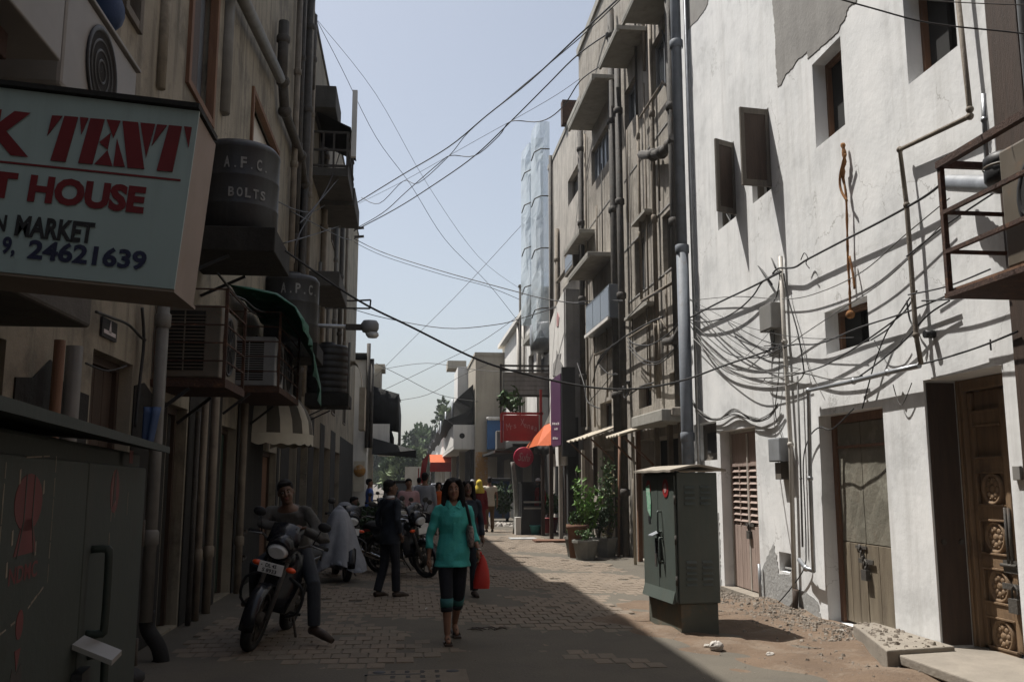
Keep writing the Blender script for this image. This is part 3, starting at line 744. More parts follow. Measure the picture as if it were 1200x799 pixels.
q = MB(); q.lathe((3.944, 5.13, zb_+.52), [(.002,-.012),(.25,-.012)], 24, axis='x'); q.build('fan_grille', M['dark_void'], ac)
q = MB(); q.box(4.0, 4.4, 4.76, 4.84, zb_+.03, zb_+.1); q.box(4.0, 4.4, 5.46, 5.54, zb_+.03, zb_+.1); q.build('foot', M['rusty'], ac)
p = ony(1183, 190, 5.7); t = thing('round_tank', 'small round dark drum above the outdoor unit in the rack', 'drum', (p.x, 5.7, p.z-.12))
q = MB(); q.lathe((p.x, 5.75, p.z-.14), [(.001,0),(.12,0),(.14,.03),(.14,.1),(.13,.12),(.14,.14),(.14,.19),(.10,.22),(.001,.23)], 20); q.build('drum', M['black_plastic'], t)
q = MB(); q.lathe((p.x, 5.75, p.z-.03), [(.142,0),(.149,.01),(.142,.02)], 20); q.build('hoop', M['ac_cream'], t)
t = thing('duct_pipe', 'shiny corrugated metal duct running from the unit along the wall', 'duct', (4.2, 6.6, 3.6))
a_ = onx(1112, 214, 4.35); b_ = onx(1172, 216, 4.12); q = MB()
q.tube([a_.lerp(b_, k/40) for k in range(41)], [.062 + (.006 if k % 2 else 0) for k in range(41)], 14); q.build('hose', M['galv'], t)

# ================================================================ tall steel pole at the house joint
p = onx(802, 400, 4.32)
t = thing('steel_pole', 'tall blue grey steel pole between the white and the tan house', 'pole', (4.32, p.y, 0))
q = MB(); q.cyl((4.32, p.y, 0), (4.32, p.y, 5.2), .098, n=14); q.cyl((4.32, p.y, 5.2), (4.32, p.y, 14), .085, n=14); q.build('shaft', M['steel_pole'], t)
for z in (2.2, 5.2, 8.7): q = MB(); q.lathe((4.32, p.y, z), [(.102,-.07),(.112,-.06),(.112,.06),(.102,.07)], 14); q.build('collar', M['steel_pole'], t)
q = MB(); q.cyl((4.44, p.y-.16, .4), (4.44, p.y-.16, 12.5), .03, n=8); q.build('conduit', M['galv'], t)
# ================================================================ tan building with chajjas and pipes
XT = 4.56
tb = thing('tan_building', 'tan plastered building with projecting canopies and dark pipe stacks beside the white house', 'building', (7, 19.5, 0))
ty0, ty1 = 14.42, onx(679, 200, XT).y
hs = [rect(762,782,20,93,XT), rect(731,745.5,84,132,XT), rect(692,714.5,138,184,XT), rect(743.5,754.5,271,339,XT), rect(776,791,238,311,XT),
      rect(703,716.5,467,498,XT), rect(748,763,446,474,XT), rect(784,794,433,449,XT)]
shops = [rect(700,722,524,600,XT), rect(746,806,505,600,XT)]
shops = [(h[0], h[1], 0.02, h[3], .5) for h in shops]
q = MB(); wall(q, XT, ty0, ty1, -.1, 13.3, [(*h, .22) for h in hs] + shops, .22, -1)
q.box(9.3, 9.5, ty0, ty1, -.1, 13.3); q.box(XT+.002, XT+.3, ty1-.1, ty1, -.1, 13.28); q.box(XT+.35, 9.3, ty1-.1, ty1, -.1, 13.3); q.box(XT+.6, 9.3, ty0, ty0+.1, -.1, 13.3); q.box(XT+.002, XT+.59, ty0, ty0+.05, -.1, 13.28)
q.build('wall', M['tan_plaster'], tb)
q = MB(); q.box(XT-.06, 9.5, ty0, ty1, 13.3, 13.5); q.build('roof', M['chajja'], tb)
q = MB()
for z in (0, 3.4, 6.6, 9.8): q.box(XT+.55, 9.3, ty0+.1, ty1-.12, z-.05, z+.03)
q.box(XT+1.6, XT+1.7, ty0+.1, ty1-.12, 0, 13.2); q.build('interior', M['dark_void'], tb)
def barred(h, x, par, n=4, m='frame_grey', pane='pane'):
    f = jambs(h, x, .16, m, par, .045, .07, 'window_frame'); a, b, c, d = h[:4]
    q = MB(); q.box(x+.135, x+.145, a+.02, b-.02, c+.02, d-.02); q.build('pane', M[pane], f)
    for k in range(1, n): yy = a+(b-a)*k/n; q = MB(); q.box(x+.10, x+.13, yy-.02, yy+.02, c+.05, d-.05); q.build('mullion', M[m], f)
    return f
barred(hs[0], XT, tb, 2); barred(hs[1], XT, tb, 2); barred(hs[2], XT, tb, 5, 'frame_grey', 'pane_grey'); barred(hs[3], XT, tb, 2, 'wood_grey'); barred(hs[4], XT, tb, 4, 'wood_grey')
for h in hs[5:]:
    f = jambs(h, XT, .2, 'wood_dark', tb, .03, .05, 'window_frame'); q = MB(); q.box(XT+.19, XT+.195, h[0], h[1], h[2], h[3]); q.build('pane', M['dark_void'], f)
def chajja(pxf, pxn, py_far, proj, par, x, m='chajja', thick=.12, pynear=None):
    """canopy slab whose outer far corner shows at (pxf,py_far), outer near edge at column pxn"""
    xo = x - proj; P = onx(pxf, py_far, xo); yn = onx(pxn, py_far, xo).y
    q = MB(); q.box(xo, x-.003, yn, P.y, P.z, P.z+thick); o = q.build('canopy', M[m], par, bevel=.012)
    return o
def chaj2(corner_far, yn_px, proj, par, x):
    xo = x-proj; P = onx(*corner_far, xo); yn = onx(*yn_px, xo).y
    q = MB(); q.box(xo, x-.003, yn, P.y, P.z, P.z+.1); q.box(xo+.0025, xo+.06, yn+.0025, P.y-.0025, P.z-.05, P.z-.001); return q.build('canopy', M['chajja'], par, bevel=.01)
chaj2((665,152), (693,97), .62, tb, XT); chaj2((701,79), (722,43), .62, tb, XT); chaj2((728,27), (745,-15), .7, tb, XT)
chaj2((665,328), (688,299), .62, tb, XT)
# cement string lines in the plaster
for a_, b_ in (((686,270),(718,232)), ((731,290),(790,238)), ((731,212),(787,137)), ((736,353),(796,308))):
    A, B = onx(*a_, XT), onx(*b_, XT); z = (A.z+B.z)/2
    q = MB(); q.box(XT-.012, XT-.001, min(A.y,B.y), max(A.y,B.y), z-.014, z+.014); q.build('string_line', M['grey_plaster'], tb)
# boxed metal window that projects under the lower canopy
r0 = rect(688,716,332,372,XT-.25)
q = MB(); a,b,c,d = r0; q.box(XT-.3, XT-.002, a, b, c, d); f = q.build('bay_window', M['pane_grey'], tb, bevel=.008)
for k in range(3):
    yy0 = a+.05+(b-a-.05)*k/3; q = MB(); q.box(XT-.306, XT-.298, yy0, yy0+(b-a)/3-.06, c+.07, d-.06); q.build('pane', M['pane'], f)
q = MB(); q.box(XT-.34, XT-.303, a-.01, b+.02, c-.04, c+.03); q.build('bay_sill', M['far_white'], f)
# projecting beam over the ground floor shop
r0 = rect(739,775,478,493,XT-.5, 775); a,b,c,d = r0
q = MB(); q.box(XT-.5, XT-.002, a, b, c, d); q.build('beam', M['chajja'], tb, bevel=.02)
q = MB(); q.box(XT-.35, XT-.002, ty0+.03, a-.01, d-.12, d+.02); q.build('slab_edge', M['tan_plaster'], tb, bevel=.02)
# shop uprights inside the dark ground floor
for px in (748, 770, 786, 799):
    p = onx(px, 560, XT-.1); q = MB(); q.box(XT-.14, XT-.06, p.y-.05, p.y+.05, 0, 2.55); q.build('shop_post', M['wood_brown' if px == 748 else 'tan_pipe'], tb)
def vpipe(px, py, z0, z1, r, x, m, par, n=8, coll=True):
    y = onx(px, py, x).y; q = MB(); q.cyl((x, y, z0), (x, y, z1), r, n=n)
    if coll:
        k = z0+1.3
        while k < z1: q.lathe((x, y, k), [(r,-.08),(r*1.4,-.06),(r*1.4,.05),(r,.07)], n); k += 2.05
    return q.build('drain_pipe', M[m], par)
def zat(px, py, x): return onx(px, py, x).z
vpipe(719.5, 300, 0, zat(714,12,4.42), .085, 4.42, 'cast_iron', tb, 10)
vpipe(727, 300, 0, zat(721,40,4.42), .075, 4.42, 'cast_iron', tb, 10)
vpipe(680.5, 250, 2.9, zat(677,157,4.46), .075, 4.46, 'cast_iron', tb)
vpipe(686, 250, 2.9, zat(683,157,4.46), .03, 4.5, 'tan_pipe', tb, 6, False)
vpipe(749, 240, zat(752,350,4.49), zat(746,136,4.49), .03, 4.49, 'tan_pipe', tb, 6)
vpipe(757, 240, 3.2, zat(752,100,4.5), .018, 4.5, 'tan_pipe', tb, 6, False)
vpipe(766, 240, 3.0, zat(760,0,4.48), .045, 4.48, 'tan_pipe', tb, 8)
vpipe(789, 240, 2.5, zat(784,-60,4.4), .07, 4.4, 'cast_iron', tb, 8)
vpipe(744.5, 60, zat(746,136,4.5), zat(743,-60,4.5), .025, 4.5, 'cast_iron', tb, 6, False)
vpipe(754, 60, zat(756,80,4.5), zat(753,-60,4.5), .035, 4.5, 'tan_pipe', tb, 6)
def hpipe(pts, r, m, off, par, x=XT): return pipe(pts, r, m, par, off, x)
hpipe([(749,138),(776,96),(780,100)], .022, 'tan_pipe', .12, tb)
hpipe([(751,181),(765,181),(775,178),(785,170),(789,160)], .085, 'cast_iron', .16, tb)
hpipe([(752,352),(789,330)], .03, 'tan_pipe', .14, tb)
hpipe([(737,395),(773,372),(781,385)], .022, 'tan_pipe', .10, tb)
hpipe([(697,415),(722,404)], .04, 'tan_pipe', .08, tb)
hpipe([(779,400),(791,398),(797,385)], .07, 'cast_iron', .2, tb)
hpipe([(766,375),(768,455)], .02, 'tan_pipe', .1, tb); hpipe([(771,375),(774,445)], .02, 'tan_pipe', .1, tb)
random.seed(31)
for px, ya_, yb_, r_ in ((699,240,296,.02),(705,190,300,.014),(735,150,262,.016),(739,180,440,.012),(772,180,236,.018),(781,320,420,.02),(758,360,440,.014),(711,380,465,.018),(696,380,500,.022),(724,470,520,.03)):
    vpipe(px, (ya_+yb_)/2, zat(px,yb_,4.5), zat(px,ya_,4.5), r_, 4.5, random.choice(['tan_pipe','cast_iron','tan_pipe']), tb, 6, False)
for a_, b_ in (((733,372),(760,356)), ((741,262),(757,248)), ((690,392),(716,376))):
    A, B = onx(*a_, XT-.12), onx(*b_, XT-.12); z = (A.z+B.z)/2; q = MB(); q.box(XT-.16, XT-.002, min(A.y,B.y), max(A.y,B.y), z-.03, z+.03); q.build('ledge', M['chajja'], tb)
# second lighter stretch further along
ly0, ly1 = ty1+.02, onx(641, 300, XT).y
lb = thing('pale_building', 'pale rough plastered house behind the tan building with one square window', 'building', (7, (ly0+ly1)/2, 0))
zl = onx(650, 178, XT).z
h1 = rect(663,675,190,222,XT,675); h2 = rect(664,676,290,312,XT,676); h3 = rect(660,668,345,368,XT,668); h4 = rect(648,668,520,600,XT); h4 = (h4[0],h4[1],.02,h4[3],.5)
q = MB(); wall(q, XT+.05, ly0, ly1, -.1, zl, [h1, h2, h3, h4], .22, -1); q.box(9.3,9.5,ly0,ly1,-.1,zl); q.box(XT+.052,9.3,ly1-.1,ly1,-.1,zl-.01); q.build('wall', M['pale_plaster'], lb)
q = MB(); q.box(XT+.02, 9.5, ly0, ly1, zl, zl+.15); q.build('roof', M['chajja'], lb)
q = MB(); q.box(XT+1.2, XT+1.3, ly0+.02, ly1-.12, 0, zl-.02); q.box(XT+.6, 9.2, ly0+.02, ly1-.12, 3.2, 3.3); q.build('interior', M['dark_void'], lb)
for h in (h1, h2, h3): f = jambs(h, XT+.05, .2, 'wood_grey', lb, .04, .06, 'window_frame'); q = MB(); q.box(XT+.23, XT+.24, h[0]+.01, h[1]-.01, h[2]+.01, h[3]-.01); q.build('pane', M['pane'], f)
chaj2((660,298), (678,277), .45, lb, XT+.05)
r0 = rect(663,673,286,312,XT-.1); q = MB(); q.box(XT-.15, XT+.04, r0[0], r0[1], r0[2], r0[3]); f = q.build('bay_window', M['wood_grey'], lb)
q = MB(); q.box(XT-.156, XT-.148, r0[0]+.1, r0[1]-.1, r0[2]+.1, r0[3]-.1); q.build('pane', M['pane_grey'], f)
vpipe(652.5, 320, 3, zat(651,271,XT), .07, XT-.02, 'tan_pipe', lb); vpipe(645, 250, 3, zat(644,185,XT), .06, XT-.02, 'cast_iron', lb, 8, False)
hpipe([(653,330),(663,317),(672,305)], .06, 'tan_pipe', .1, lb)
# brown rusty scaffold rail at its roof edge
q = MB(); A = onx(655,150,XT-.1); B = onx(660,142,XT-.1)
q.box(XT-.1, XT+.5, A.y-.6, A.y-.3, zl+.15, zl+.9); q.build('roof_parapet', M['rusty'], lb)

# ---------------------------------------------------------------- clear plastic sheeting shafts
def shaft(pxl, pxr, pyt, pyb, y, dep, label):
    A, B = ony(pxl, (pyt+pyb)/2, y), ony(pxr, (pyt+pyb)/2, y); z1, z0 = ony(pxr, pyt, y).z, ony(pxr, pyb, y).z
    t = thing('plastic_shaft', label, 'plastic shaft', (A.x, y, z0), 0, 'clear sheeted shafts on the far house')
    nz = 26; rows = []; w_ = B.x-A.x; ph = random.random()*6
    for k in range(nz+1):
        z = z0+(z1-z0)*k/nz; f = math.sin(k*.55+ph)*.10+math.sin(k*1.31+ph*2)*.06+jig(.03)
        rows.append([(B.x, y+dep, z), (A.x+.03, y+dep, z), (A.x-.02+f*.35, y+dep*.55, z), (A.x+.04-f*.3, y+.2+f*.4, z), (A.x+w_*.28, y-.05+f, z), (A.x+w_*.55, y+.02-f*.8, z), (A.x+w_*.8, y+f*.5, z), (B.x, y+.03, z)])
    q = MB(); q.sheet(rows, (.012, .012, 0), smooth=False); q.build('sheet', M['poly_sheet'], t)
    for k in range(1, 5):
        z = z0+(z1-z0)*(k-.35+jig(.12))/4.3; q = MB(); q.tube([(A.x-.12, y+.35, z-.25), (A.x-.04, y+.15, z), (A.x+.15, y-.17, z+.02), (B.x-.02, y-.17, z+.02)], .022, 6); q.build('bracket', M['cast_iron'], t)
    return t
shaft(628, 644, 142, 395, 30.6, 1.6, 'nearer and taller clear plastic sheeted shaft on the far house')
shaft(616, 629, 168, 372, 33.5, 1.8, 'further and lower clear plastic sheeted shaft on the far house')
# ---------------------------------------------------------------- white house further on
XW3 = 4.75; wy0, wy1 = 32.4, 47.0
w3 = thing('white_far_house', 'sunlit white three storey house far down the right side', 'building', (7, 40, 0))
zt3 = onx(605, 385, XW3).z
hh = [rect(619,625,411,440,XW3), rect(628,634,400,440,XW3), rect(606,611,405,440,XW3)]
q = MB(); wall(q, XW3, wy0, wy1, -.1, zt3, hh, .2, -1); q.box(XW3+.002, 9, wy0, wy0+.1, -.1, zt3-.01); q.box(9,9.2,wy0,wy1,-.1,zt3); q.box(XW3+.002,9,wy1-.1,wy1,-.1,zt3-.01); q.build('wall', M['far_white'], w3)
q = MB(); q.box(XW3-.25, 9.2, wy0-.05, wy1, zt3, zt3+.18); q.build('roof', M['far_white'], w3)
q = MB(); q.box(XW3+.5, XW3+.6, wy0+.12, wy1-.12, 0, zt3-.05); q.build('interior', M['dark_void'], w3)
for h in hh: f = jambs(h, XW3, .18, 'wood_grey', w3, .06, .06, 'window_frame'); q = MB(); q.box(XW3+.16, XW3+.17, h[0], h[1], h[2], h[3]); q.build('pane', M['pane'], f)
for px in (607, 613, 631): vpipe(px, 420, 3, zt3, .08, XW3-.1, 'pvc_white', w3, 8, False)
q = MB(); A = onx(612, 402, XW3-.3); B = onx(623, 392, XW3-.3); q.box(XW3-.3, XW3-.003, B.y, A.y, A.z-.1, A.z+.1); q.build('canopy', M['chajja'], w3)
q = MB(); q.box(XW3-.35, XW3-.003, wy0+.1, wy1-.1, -.05, 3.3); sf = q.build('shop_front', M['dirty_shade_wall'], w3)
for k in range(4): yy = wy0+.6+k*3.5; q = MB(); q.box(XW3-.36, XW3-.352, yy, yy+2.6, .1, 2.5); q.build('shutter', M['dark_void' if k % 2 else 'wood_grey'], sf)
q = MB(); q.box(XW3-1.1, XW3-.352, wy0+.1, wy1-.1, 2.75, 2.85); q.build('shop_canopy', M['tarp_black'], sf)
# thin mast on the roof edge
p = ony(609, 335, 38.0); q = MB(); q.cyl((p.x, 38, 3), (p.x, 38, p.z), .05, n=8); q.ball((p.x, 38, p.z), .09, nu=8, nv=6)
tag(q.build('mast', M['cast_iron']), 'thin dark mast standing before the far white house', 'mast')
t = thing('air_conditioner', 'round grey cooling unit under the clear shafts on the far white house', 'air conditioner', (4.3, 32.0, 8))
p = ony(630, 378, 32.0); q = MB(); q.lathe((p.x+.5, 32.0, p.z-.5), [(.001,-.5),(.75,-.5),(.8,-.3),(.8,.4),(.6,.5),(.001,.5)], 18); q.build('casing', M['galv'], t)
q = MB(); q.beam((p.x+.2, 32, p.z-1.1), (5.0, 32, p.z-1.1), .1, .1); q.build('bracket', M['cast_iron'], t)

# ---------------------------------------------------------------- shop front with the tall white board, purple board and orange awning
sy = 25.2
bd = thing('white_board', 'tall blank white sign board with a torn patch above the purple board', 'sign board', (4.0, sy, 3))
def fb(px0, px1, py0, py1, y, d=.2):   # box facing the camera between pixel columns
    A, B = ony(px0, (py0+py1)/2, y), ony(px1, (py0+py1)/2, y); z1, z0 = ony(px1, py0, y).z, ony(px1, py1, y).z
    return (A.x, B.x, y, y+d, z0, z1)
xq = 4.1
A = onx(643.5, 450, xq); B = onx(661, 450, xq); zt_ = onx(655, 366, xq).z; zb_ = onx(655, 545, xq).z
bd.location = (xq, (A.y+B.y)/2, zb_); W[bd] = Matrix.Translation(bd.location)
q = MB()
poly = [(xq, A.y, zb_), (xq, B.y, zb_), (xq, B.y, zt_+.45)] + [(xq, B.y+(A.y-B.y)*k/6, zt_+.45-.55*(k/6)**1.7) for k in range(1, 7)]
q.prism(poly, (.14, 0, 0)); q.build('panel', M['far_white'], bd)
q = MB(); q.box(xq+.03, xq+.46, B.y-.12, B.y-.002, zb_, zt_+.5); q.build('side_panel', M['grey_plaster'], bd)  # grey colour stands for the shade on this end of the board
def op(pts, off): return [onx(a, b, xq-off) for a, b in pts]
q = MB(); q.prism(op([(647,440),(659,440),(659,427),(656,421),(657,413),(654,417),(652,409),(651,420),(648,426)], .004), (-.01,0,0)); q.build('torn_patch', M['grey_plaster'], bd)
q = MB(); q.prism(op([(652,382),(654,382),(655,371),(653,365),(652,372)], .004), (-.01,0,0)); q.build('torn_patch', M['letter_pink'], bd)
pb = thing('purple_board', 'tall purple sign board with small white lettering below the white board', 'sign board', (xq-.2, B.y, 2.2))
xp = xq-.22; A2 = onx(645,480,xp); B2 = onx(656.5,480,xp); zsh = onx(650,522,xp).z; z1 = onx(656,437,xp).z
q = MB(); q.box(xp, xp+.16, B2.y, A2.y, zsh, z1); q.build('panel', M['purple'], pb)
q = MB(); q.box(xp+.02, xp+.36, B2.y-.14, B2.y-.002, zsh-.3, z1+.15); q.build('side_panel', M['black_plastic'], pb)
for k, (yy, wd) in enumerate(((496,8),(502,3),(513,7))):   # tiny illegible white print
    for j in range(max(2, wd//2)):
        c_ = [(651-wd/2+j*2.1+a_, yy+b_) for a_, b_ in ((0,1.2),(1.4,1.2),(1.4,-1.2-jig(.6)),(0,-1.2-jig(.6)))]
        q = MB(); q.prism([onx(a_, b_, xp-.002) for a_, b_ in c_], (-.006,0,0)); q.build('lettering', M['letter_pale'], pb)
aw = thing('orange_awning', 'orange shop awning with a grey end and dark hanging valance', 'awning', (3.7, 25.5, 2.1))
x0,x1,_,_,z0,z1 = fb(628,664,508,522,26.0); zp = ony(640,498,26.0).z
xr = x1; yb_, yf_ = 27.4, 25.8
q = MB(); q.add([(x0,yf_,z0),(xr,yf_,z0),(xr,yb_-.6,zp+.3),(x0+.35,yb_-.6,zp+.05),(x0,yb_+1.5,z0)], [(0,1,2,3),(0,3,4)]); q.build('canopy', M['orange_cloth'], aw)
q = MB(); q.add([(x0+.35,yb_-.62,zp+.06),(xr,yb_-.62,zp+.31),(xr-.2,yb_-.4,zp+.75)], [(0,1,2)]); q.build('gable', M['chajja'], aw)
q = MB(); zv = ony(640,533,25.8).z
rows = [[(x0+(xr-x0)*i/24, yf_-.01+.02*math.sin(i*1.3), z0-.004 if j == 0 else zv+.05*abs(math.sin(i*.9))) for i in range(25)] for j in (0, 1)]
q.sheet(rows, (0,.01,0)); q.build('valance', M['tarp_black'], aw)
# shop interior and posts behind it
sh = thing('corner_shop', 'dark open shop front under the orange awning', 'shop', (4.8, 27, 0))
q = MB(); q.box(4.62, 4.7, 24.35, 32, -.05, 5.8); q.build('wall', M['dirty_shade_wall'], sh)
for px in (636, 646, 657, 664, 676):
    p = ony(px, 580, 24.9 if px > 640 else 26.5); q = MB(); q.box(p.x-.05, p.x+.05, p.y, p.y+.1, 0, 2.5); q.build('post', M['pvc_white' if px == 657 else ('wood_dark' if px != 676 else 'wood_brown')], sh)
q = MB(); p = ony(671, 575, 24.0); q.box(p.x-.13, p.x+.16, 24.0, 24.25, 0, 3.2); q.build('pillar', M['dark_void'], sh)
# hanging signs
rs = thing('red_sign_board', 'dark red hanging sign board with pale script lettering', 'sign board', (3.2, 28, 4))
x0,x1,y0,y1,z0,z1 = fb(590,631,486,516,28.0,.18)
q = MB(); q.box(x0,x1,y0,y1,z0,z1); q.build('board', M['maroon'], rs, bevel=.01)
q = MB()
for a_, b_ in (((x0-.06,z0-.05),(x0-.06,z1+.06)), ((x0-.06,z1+.06),(x1+.15,z1+.06)), ((x1+.08,z0-.4),(x1+.08,z1+.8))): q.beam((a_[0],28.1,a_[1]),(b_[0],28.1,b_[1]),.07,.07)
q.build('frame', M['maroon'], rs)
s8 = 28/1080
for k, ch in enumerate("Mrs Xenia"):
    if ch == ' ': continue
    g = (k-4)/4; xx = ony(611, 500, 28).x + g*16*s8; zz = ony(611, 498, 28).z - abs(g)**1.6*4*s8 + (2*s8 if ch == 'X' else 0)
    lettering(ch, (xx-1.5*s8, 27.99, zz-2*s8), (1,0,-.18*g), (.18*g,0,1), (3.0 if ch not in 'MX' else 4.6)*s8, (4.5 if ch not in 'MX' else 8)*s8, M['letter_pink'], rs, ext=.004)
q = MB(); a_ = ony(597,508,28); q.box(a_.x, a_.x+26*s8, 27.985, 27.995, a_.z-.05, a_.z+.03); q.build('lettering', M['sign_red'], rs)
cs = thing('round_sign', 'round crimson hanging sign with pale script', 'sign', (3.3, 27, 2.6))
c0 = ony(613, 535, 27.0); r_ = 11.8*27/1080
q = MB(); q.lathe((c0.x, 27.0, c0.z), [(.001,-.05),(r_*.96,-.05),(r_,-.03),(r_,.05),(.001,.05)], 32, axis='y'); q.build('disc', M['crimson'], cs)
lettering('Suhi', (c0.x-.17, 26.94, c0.z-.1), (1,0,-.12), (.12,0,1), .36, .24, M['letter_pink'], cs, ext=.004, shear=.3)
q = MB(); q.beam((c0.x+r_*.6, 27.02, c0.z+r_*.5), (4.6, 27.02, c0.z+r_*.5), .04, .04); q.build('arm', M['cast_iron'], cs)
gs = thing('grey_hoarding', 'weathered grey framed hoarding above the red sign board', 'hoarding', (3.4, 30, 5))
x0,x1,y0,y1,z0,z1 = fb(589,643,436,462,29.4,.15)
q = MB(); q.box(x0,x1,y0+.06,y1,z0,z1); q.build('board', M['cast_iron'], gs)
for k in range(5): q = MB(); q.box(x0+.02,x1-.02,y0+.002*k,y0+.055,z0+(z1-z0)*k/5+.006,z0+(z1-z0)*(k+1)/5-.006); q.build('plank', M['grey_plaster'], gs)
q = MB()
for zz in (z0-.05, z1+.05, z1+.2): q.beam((x0-.1,29.35,zz),(x1,29.35,zz),.06,.06)
for xx in (x0-.08, x1): q.beam((xx,29.35,z0-.9),(xx,29.35,z1+.25),.06,.06)
q.build('frame', M['cast_iron'], gs)
# tin sheet awnings on posts before the tan building
def tin(c_far, c_near, z_in_px, x, label):
    xo = 3.9; P = onx(*c_far, xo); Q = onx(*c_near, xo); zi = onx(*z_in_px, x).z
    t = thing('tin_awning', label, 'awning', (xo, Q.y, P.z-.02), 0, 'tin awnings before the tan building'); n = 16
    rows = []
    for i in range(n+1):
        yy = Q.y+(P.y-Q.y)*i/n; dz = .025*math.sin(i*2.1)
        rows.append([(xo+jig(.02), yy, P.z+dz), ((xo+x)/2, yy, (P.z+zi)/2+dz), (x-.03, yy, zi+dz)])
    q = MB(); q.sheet(rows, (0,0,.02), smooth=False); q.build('sheet', M['tin'], t)
    for yy in (Q.y+.1, P.y-.1): q = MB(); q.beam((xo+.08,yy,P.z-.03),(x-.02,yy,P.z-.55),.035,.035); q.build('strut', M['wood_brown'], t)
tin((664,518), (689,516), (722,500), XT, 'further tin sheet awning left of the dark pipe stack')
tin((709,513), (727,510), (765,497), XT, 'nearer tin sheet awning right of the dark pipe stack')
for px, m in ((683,'pvc_white'), (697,'wood_dark'), (703,'far_white')):
    p = onx(px, 560, 4.35); q = MB(); q.box(4.31, 4.39, p.y-.05, p.y+.05, 0 if px == 683 else 1.2, 2.3); q.build('shop_post', M[m], tb)
p = onx(743, 600, 4.2); q = MB(); q.cyl((4.2, p.y, 0), (4.2, p.y, 2.35), .03, n=8); q.build('awning_post', M['tin'], tb)

# ================================================================ grey green street cabinet (sunlit)
def cabinet(name, label, loc, rz, wd, dp, ht, big=False):
    t = thing(name, label, 'street cabinet', loc, rz); L_ = dict(local=True)
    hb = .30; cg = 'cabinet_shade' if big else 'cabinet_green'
    # front of the cabinet faces -x ; local: y along the front (0..wd), x 0..dp ; z up
    q = MB(); q.box(.02, dp-.02, .02, wd-.02, -.12, hb); q.build('plinth', M['cabinet_base'], t, bevel=.008, **L_)
    q = MB(); q.box(0, dp, 0, wd, hb+.002, ht); body = q.build('body', M[cg], t, bevel=.01, **L_)
    for a, b in ((.02, wd/2-.003), (wd/2+.003, wd-.02)):
        q = MB(); cut = .11
        if not big:
            pk = .0
            poly = [(-.025, a, hb+(.0 if a < .1 else .1)), (-.025, b, hb+(.1 if a < .1 else .0)+.0), (-.025, b, ht-.05 if a < .1 else ht-.1), (-.025, a, ht-.1 if a < .1 else ht-.05)]
            poly = [(-.025, a, hb+.015), (-.025, b, hb+.015), (-.025, b, ht-.03), (-.025, a, ht-.03)]
            q.prism(poly, (.023, 0, 0))
        else: q.box(-.025, -.002, a, b, .12, ht-.05)
        q.build('door', M[cg], t, bevel=.006, **L_)
    q = MB(); ov = .07; n = 12
    rows = []
    for i in range(n+1):
        yy = -ov+(wd+2*ov)*i/n; jr = .004 if not big else .0006
        rows.append([(-ov-.02, yy, ht+.005+jig(jr)), (dp*.3, yy, ht+.05+jig(jr)), (dp*.55, yy, ht+.06), (dp+ov, yy, ht+.012+jig(.003))])
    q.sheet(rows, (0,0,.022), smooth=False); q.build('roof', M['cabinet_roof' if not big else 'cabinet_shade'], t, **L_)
    # lock hood, handles, hinges
    zm = ht*.58 if not big else 1.06
    q = MB(); q.prism([(-.027, wd/2-.07, zm+.05), (-.027, wd/2+.07, zm+.05), (-.027-.09, wd/2+.07, zm+.01), (-.117, wd/2-.07, zm+.01)], (0,0,.012)); q.build('lock_hood', M['galv' if not big else 'ac_white'], t, **L_)
    q = MB(); q.box(-.05, -.026, wd/2-.05, wd/2+.05, zm-.2, zm-.01); q.build('lock_plate', M['ink'], t, **L_)
    q = MB(); q.box(-.062, -.05, wd/2-.02, wd/2+.03, zm-.3, zm-.17); q.build('padlock', M['cast_iron'], t, **L_)
    for z0_, z1_, yy in ((zm+.06, zm+.27, wd/2-.1), (zm-.24, zm+.0, wd/2-.14)):
        q = MB(); q.tube(smoothpts([(-.025,yy,z1_),(-.06,yy,z1_),(-.068,yy,z1_-.02),(-.068,yy,z0_+.02),(-.06,yy,z0_),(-.025,yy,z0_)], 3), .011, 6); q.build('handle', M[cg], t, **L_)
    for k in range(3): q = MB(); q.cyl((-.02, .012, ht*(.3+.25*k)), (-.02, .012, ht*(.3+.25*k)+.09), .012, n=8); q.build('hinge', M['cast_iron'], t, **L_)
    return t, L_
cc = onz(797, 744, 0); cl = onz(752, 726, 0)
rz = math.atan2(-(cl.x-cc.x), (cl.y-cc.y)); CW, CD, CH = .98, .44, 1.60
cab, L_ = cabinet('street_cabinet', 'grey green street cabinet with a slanted roof standing in the sun', (cc.x, cc.y, 0), R(5), CW, CD, CH)
for col in (0, 1):
    for r0_, n in ((.48, 5), (1.28, 4)):
        for k in range(n):
            q = MB(); z = r0_+k*.055; x0 = .08+col*.17; q.prism([(x0,-.002,z),(x0,-.022,z-.004),(x0,-.002,z+.022)], (.11,0,0)); q.build('louvre', M['cabinet_green'], cab, **L_)
def stick(t, y, z, ry, rz_, m, x=-.028, irr=.0, n=20, name='sticker'):
    q = MB(); q.prism([(x-.003, y+ry*math.cos(2*math.pi*k/n)*(1+jig(irr)), z+rz_*math.sin(2*math.pi*k/n)*(1+jig(irr))) for k in range(n)], (.0025,0,0)); return q.build(name, M[m], t, **L_)
stick(cab, .24, 1.44, .085, .095, 'sign_red'); stick(cab, .245, 1.44, .04, .05, 'letter_pink', -.031, .15, 12)
stick(cab, .76, 1.44, .07, .085, 'sign_red')
q = MB(); q.prism([(-.034, .70, 1.13), (-.034, .79, 1.2), (-.034, .83, 1.45), (-.034, .72, 1.48), (-.034, .68, 1.3)], (.003,0,0)); q.build('sticker', M['sticker_green'], cab, **L_)
q = MB(); q.box(-.031, -.028, .72, .78, 1.07, 1.14); q.build('sticker', M['ink'], cab, **L_)
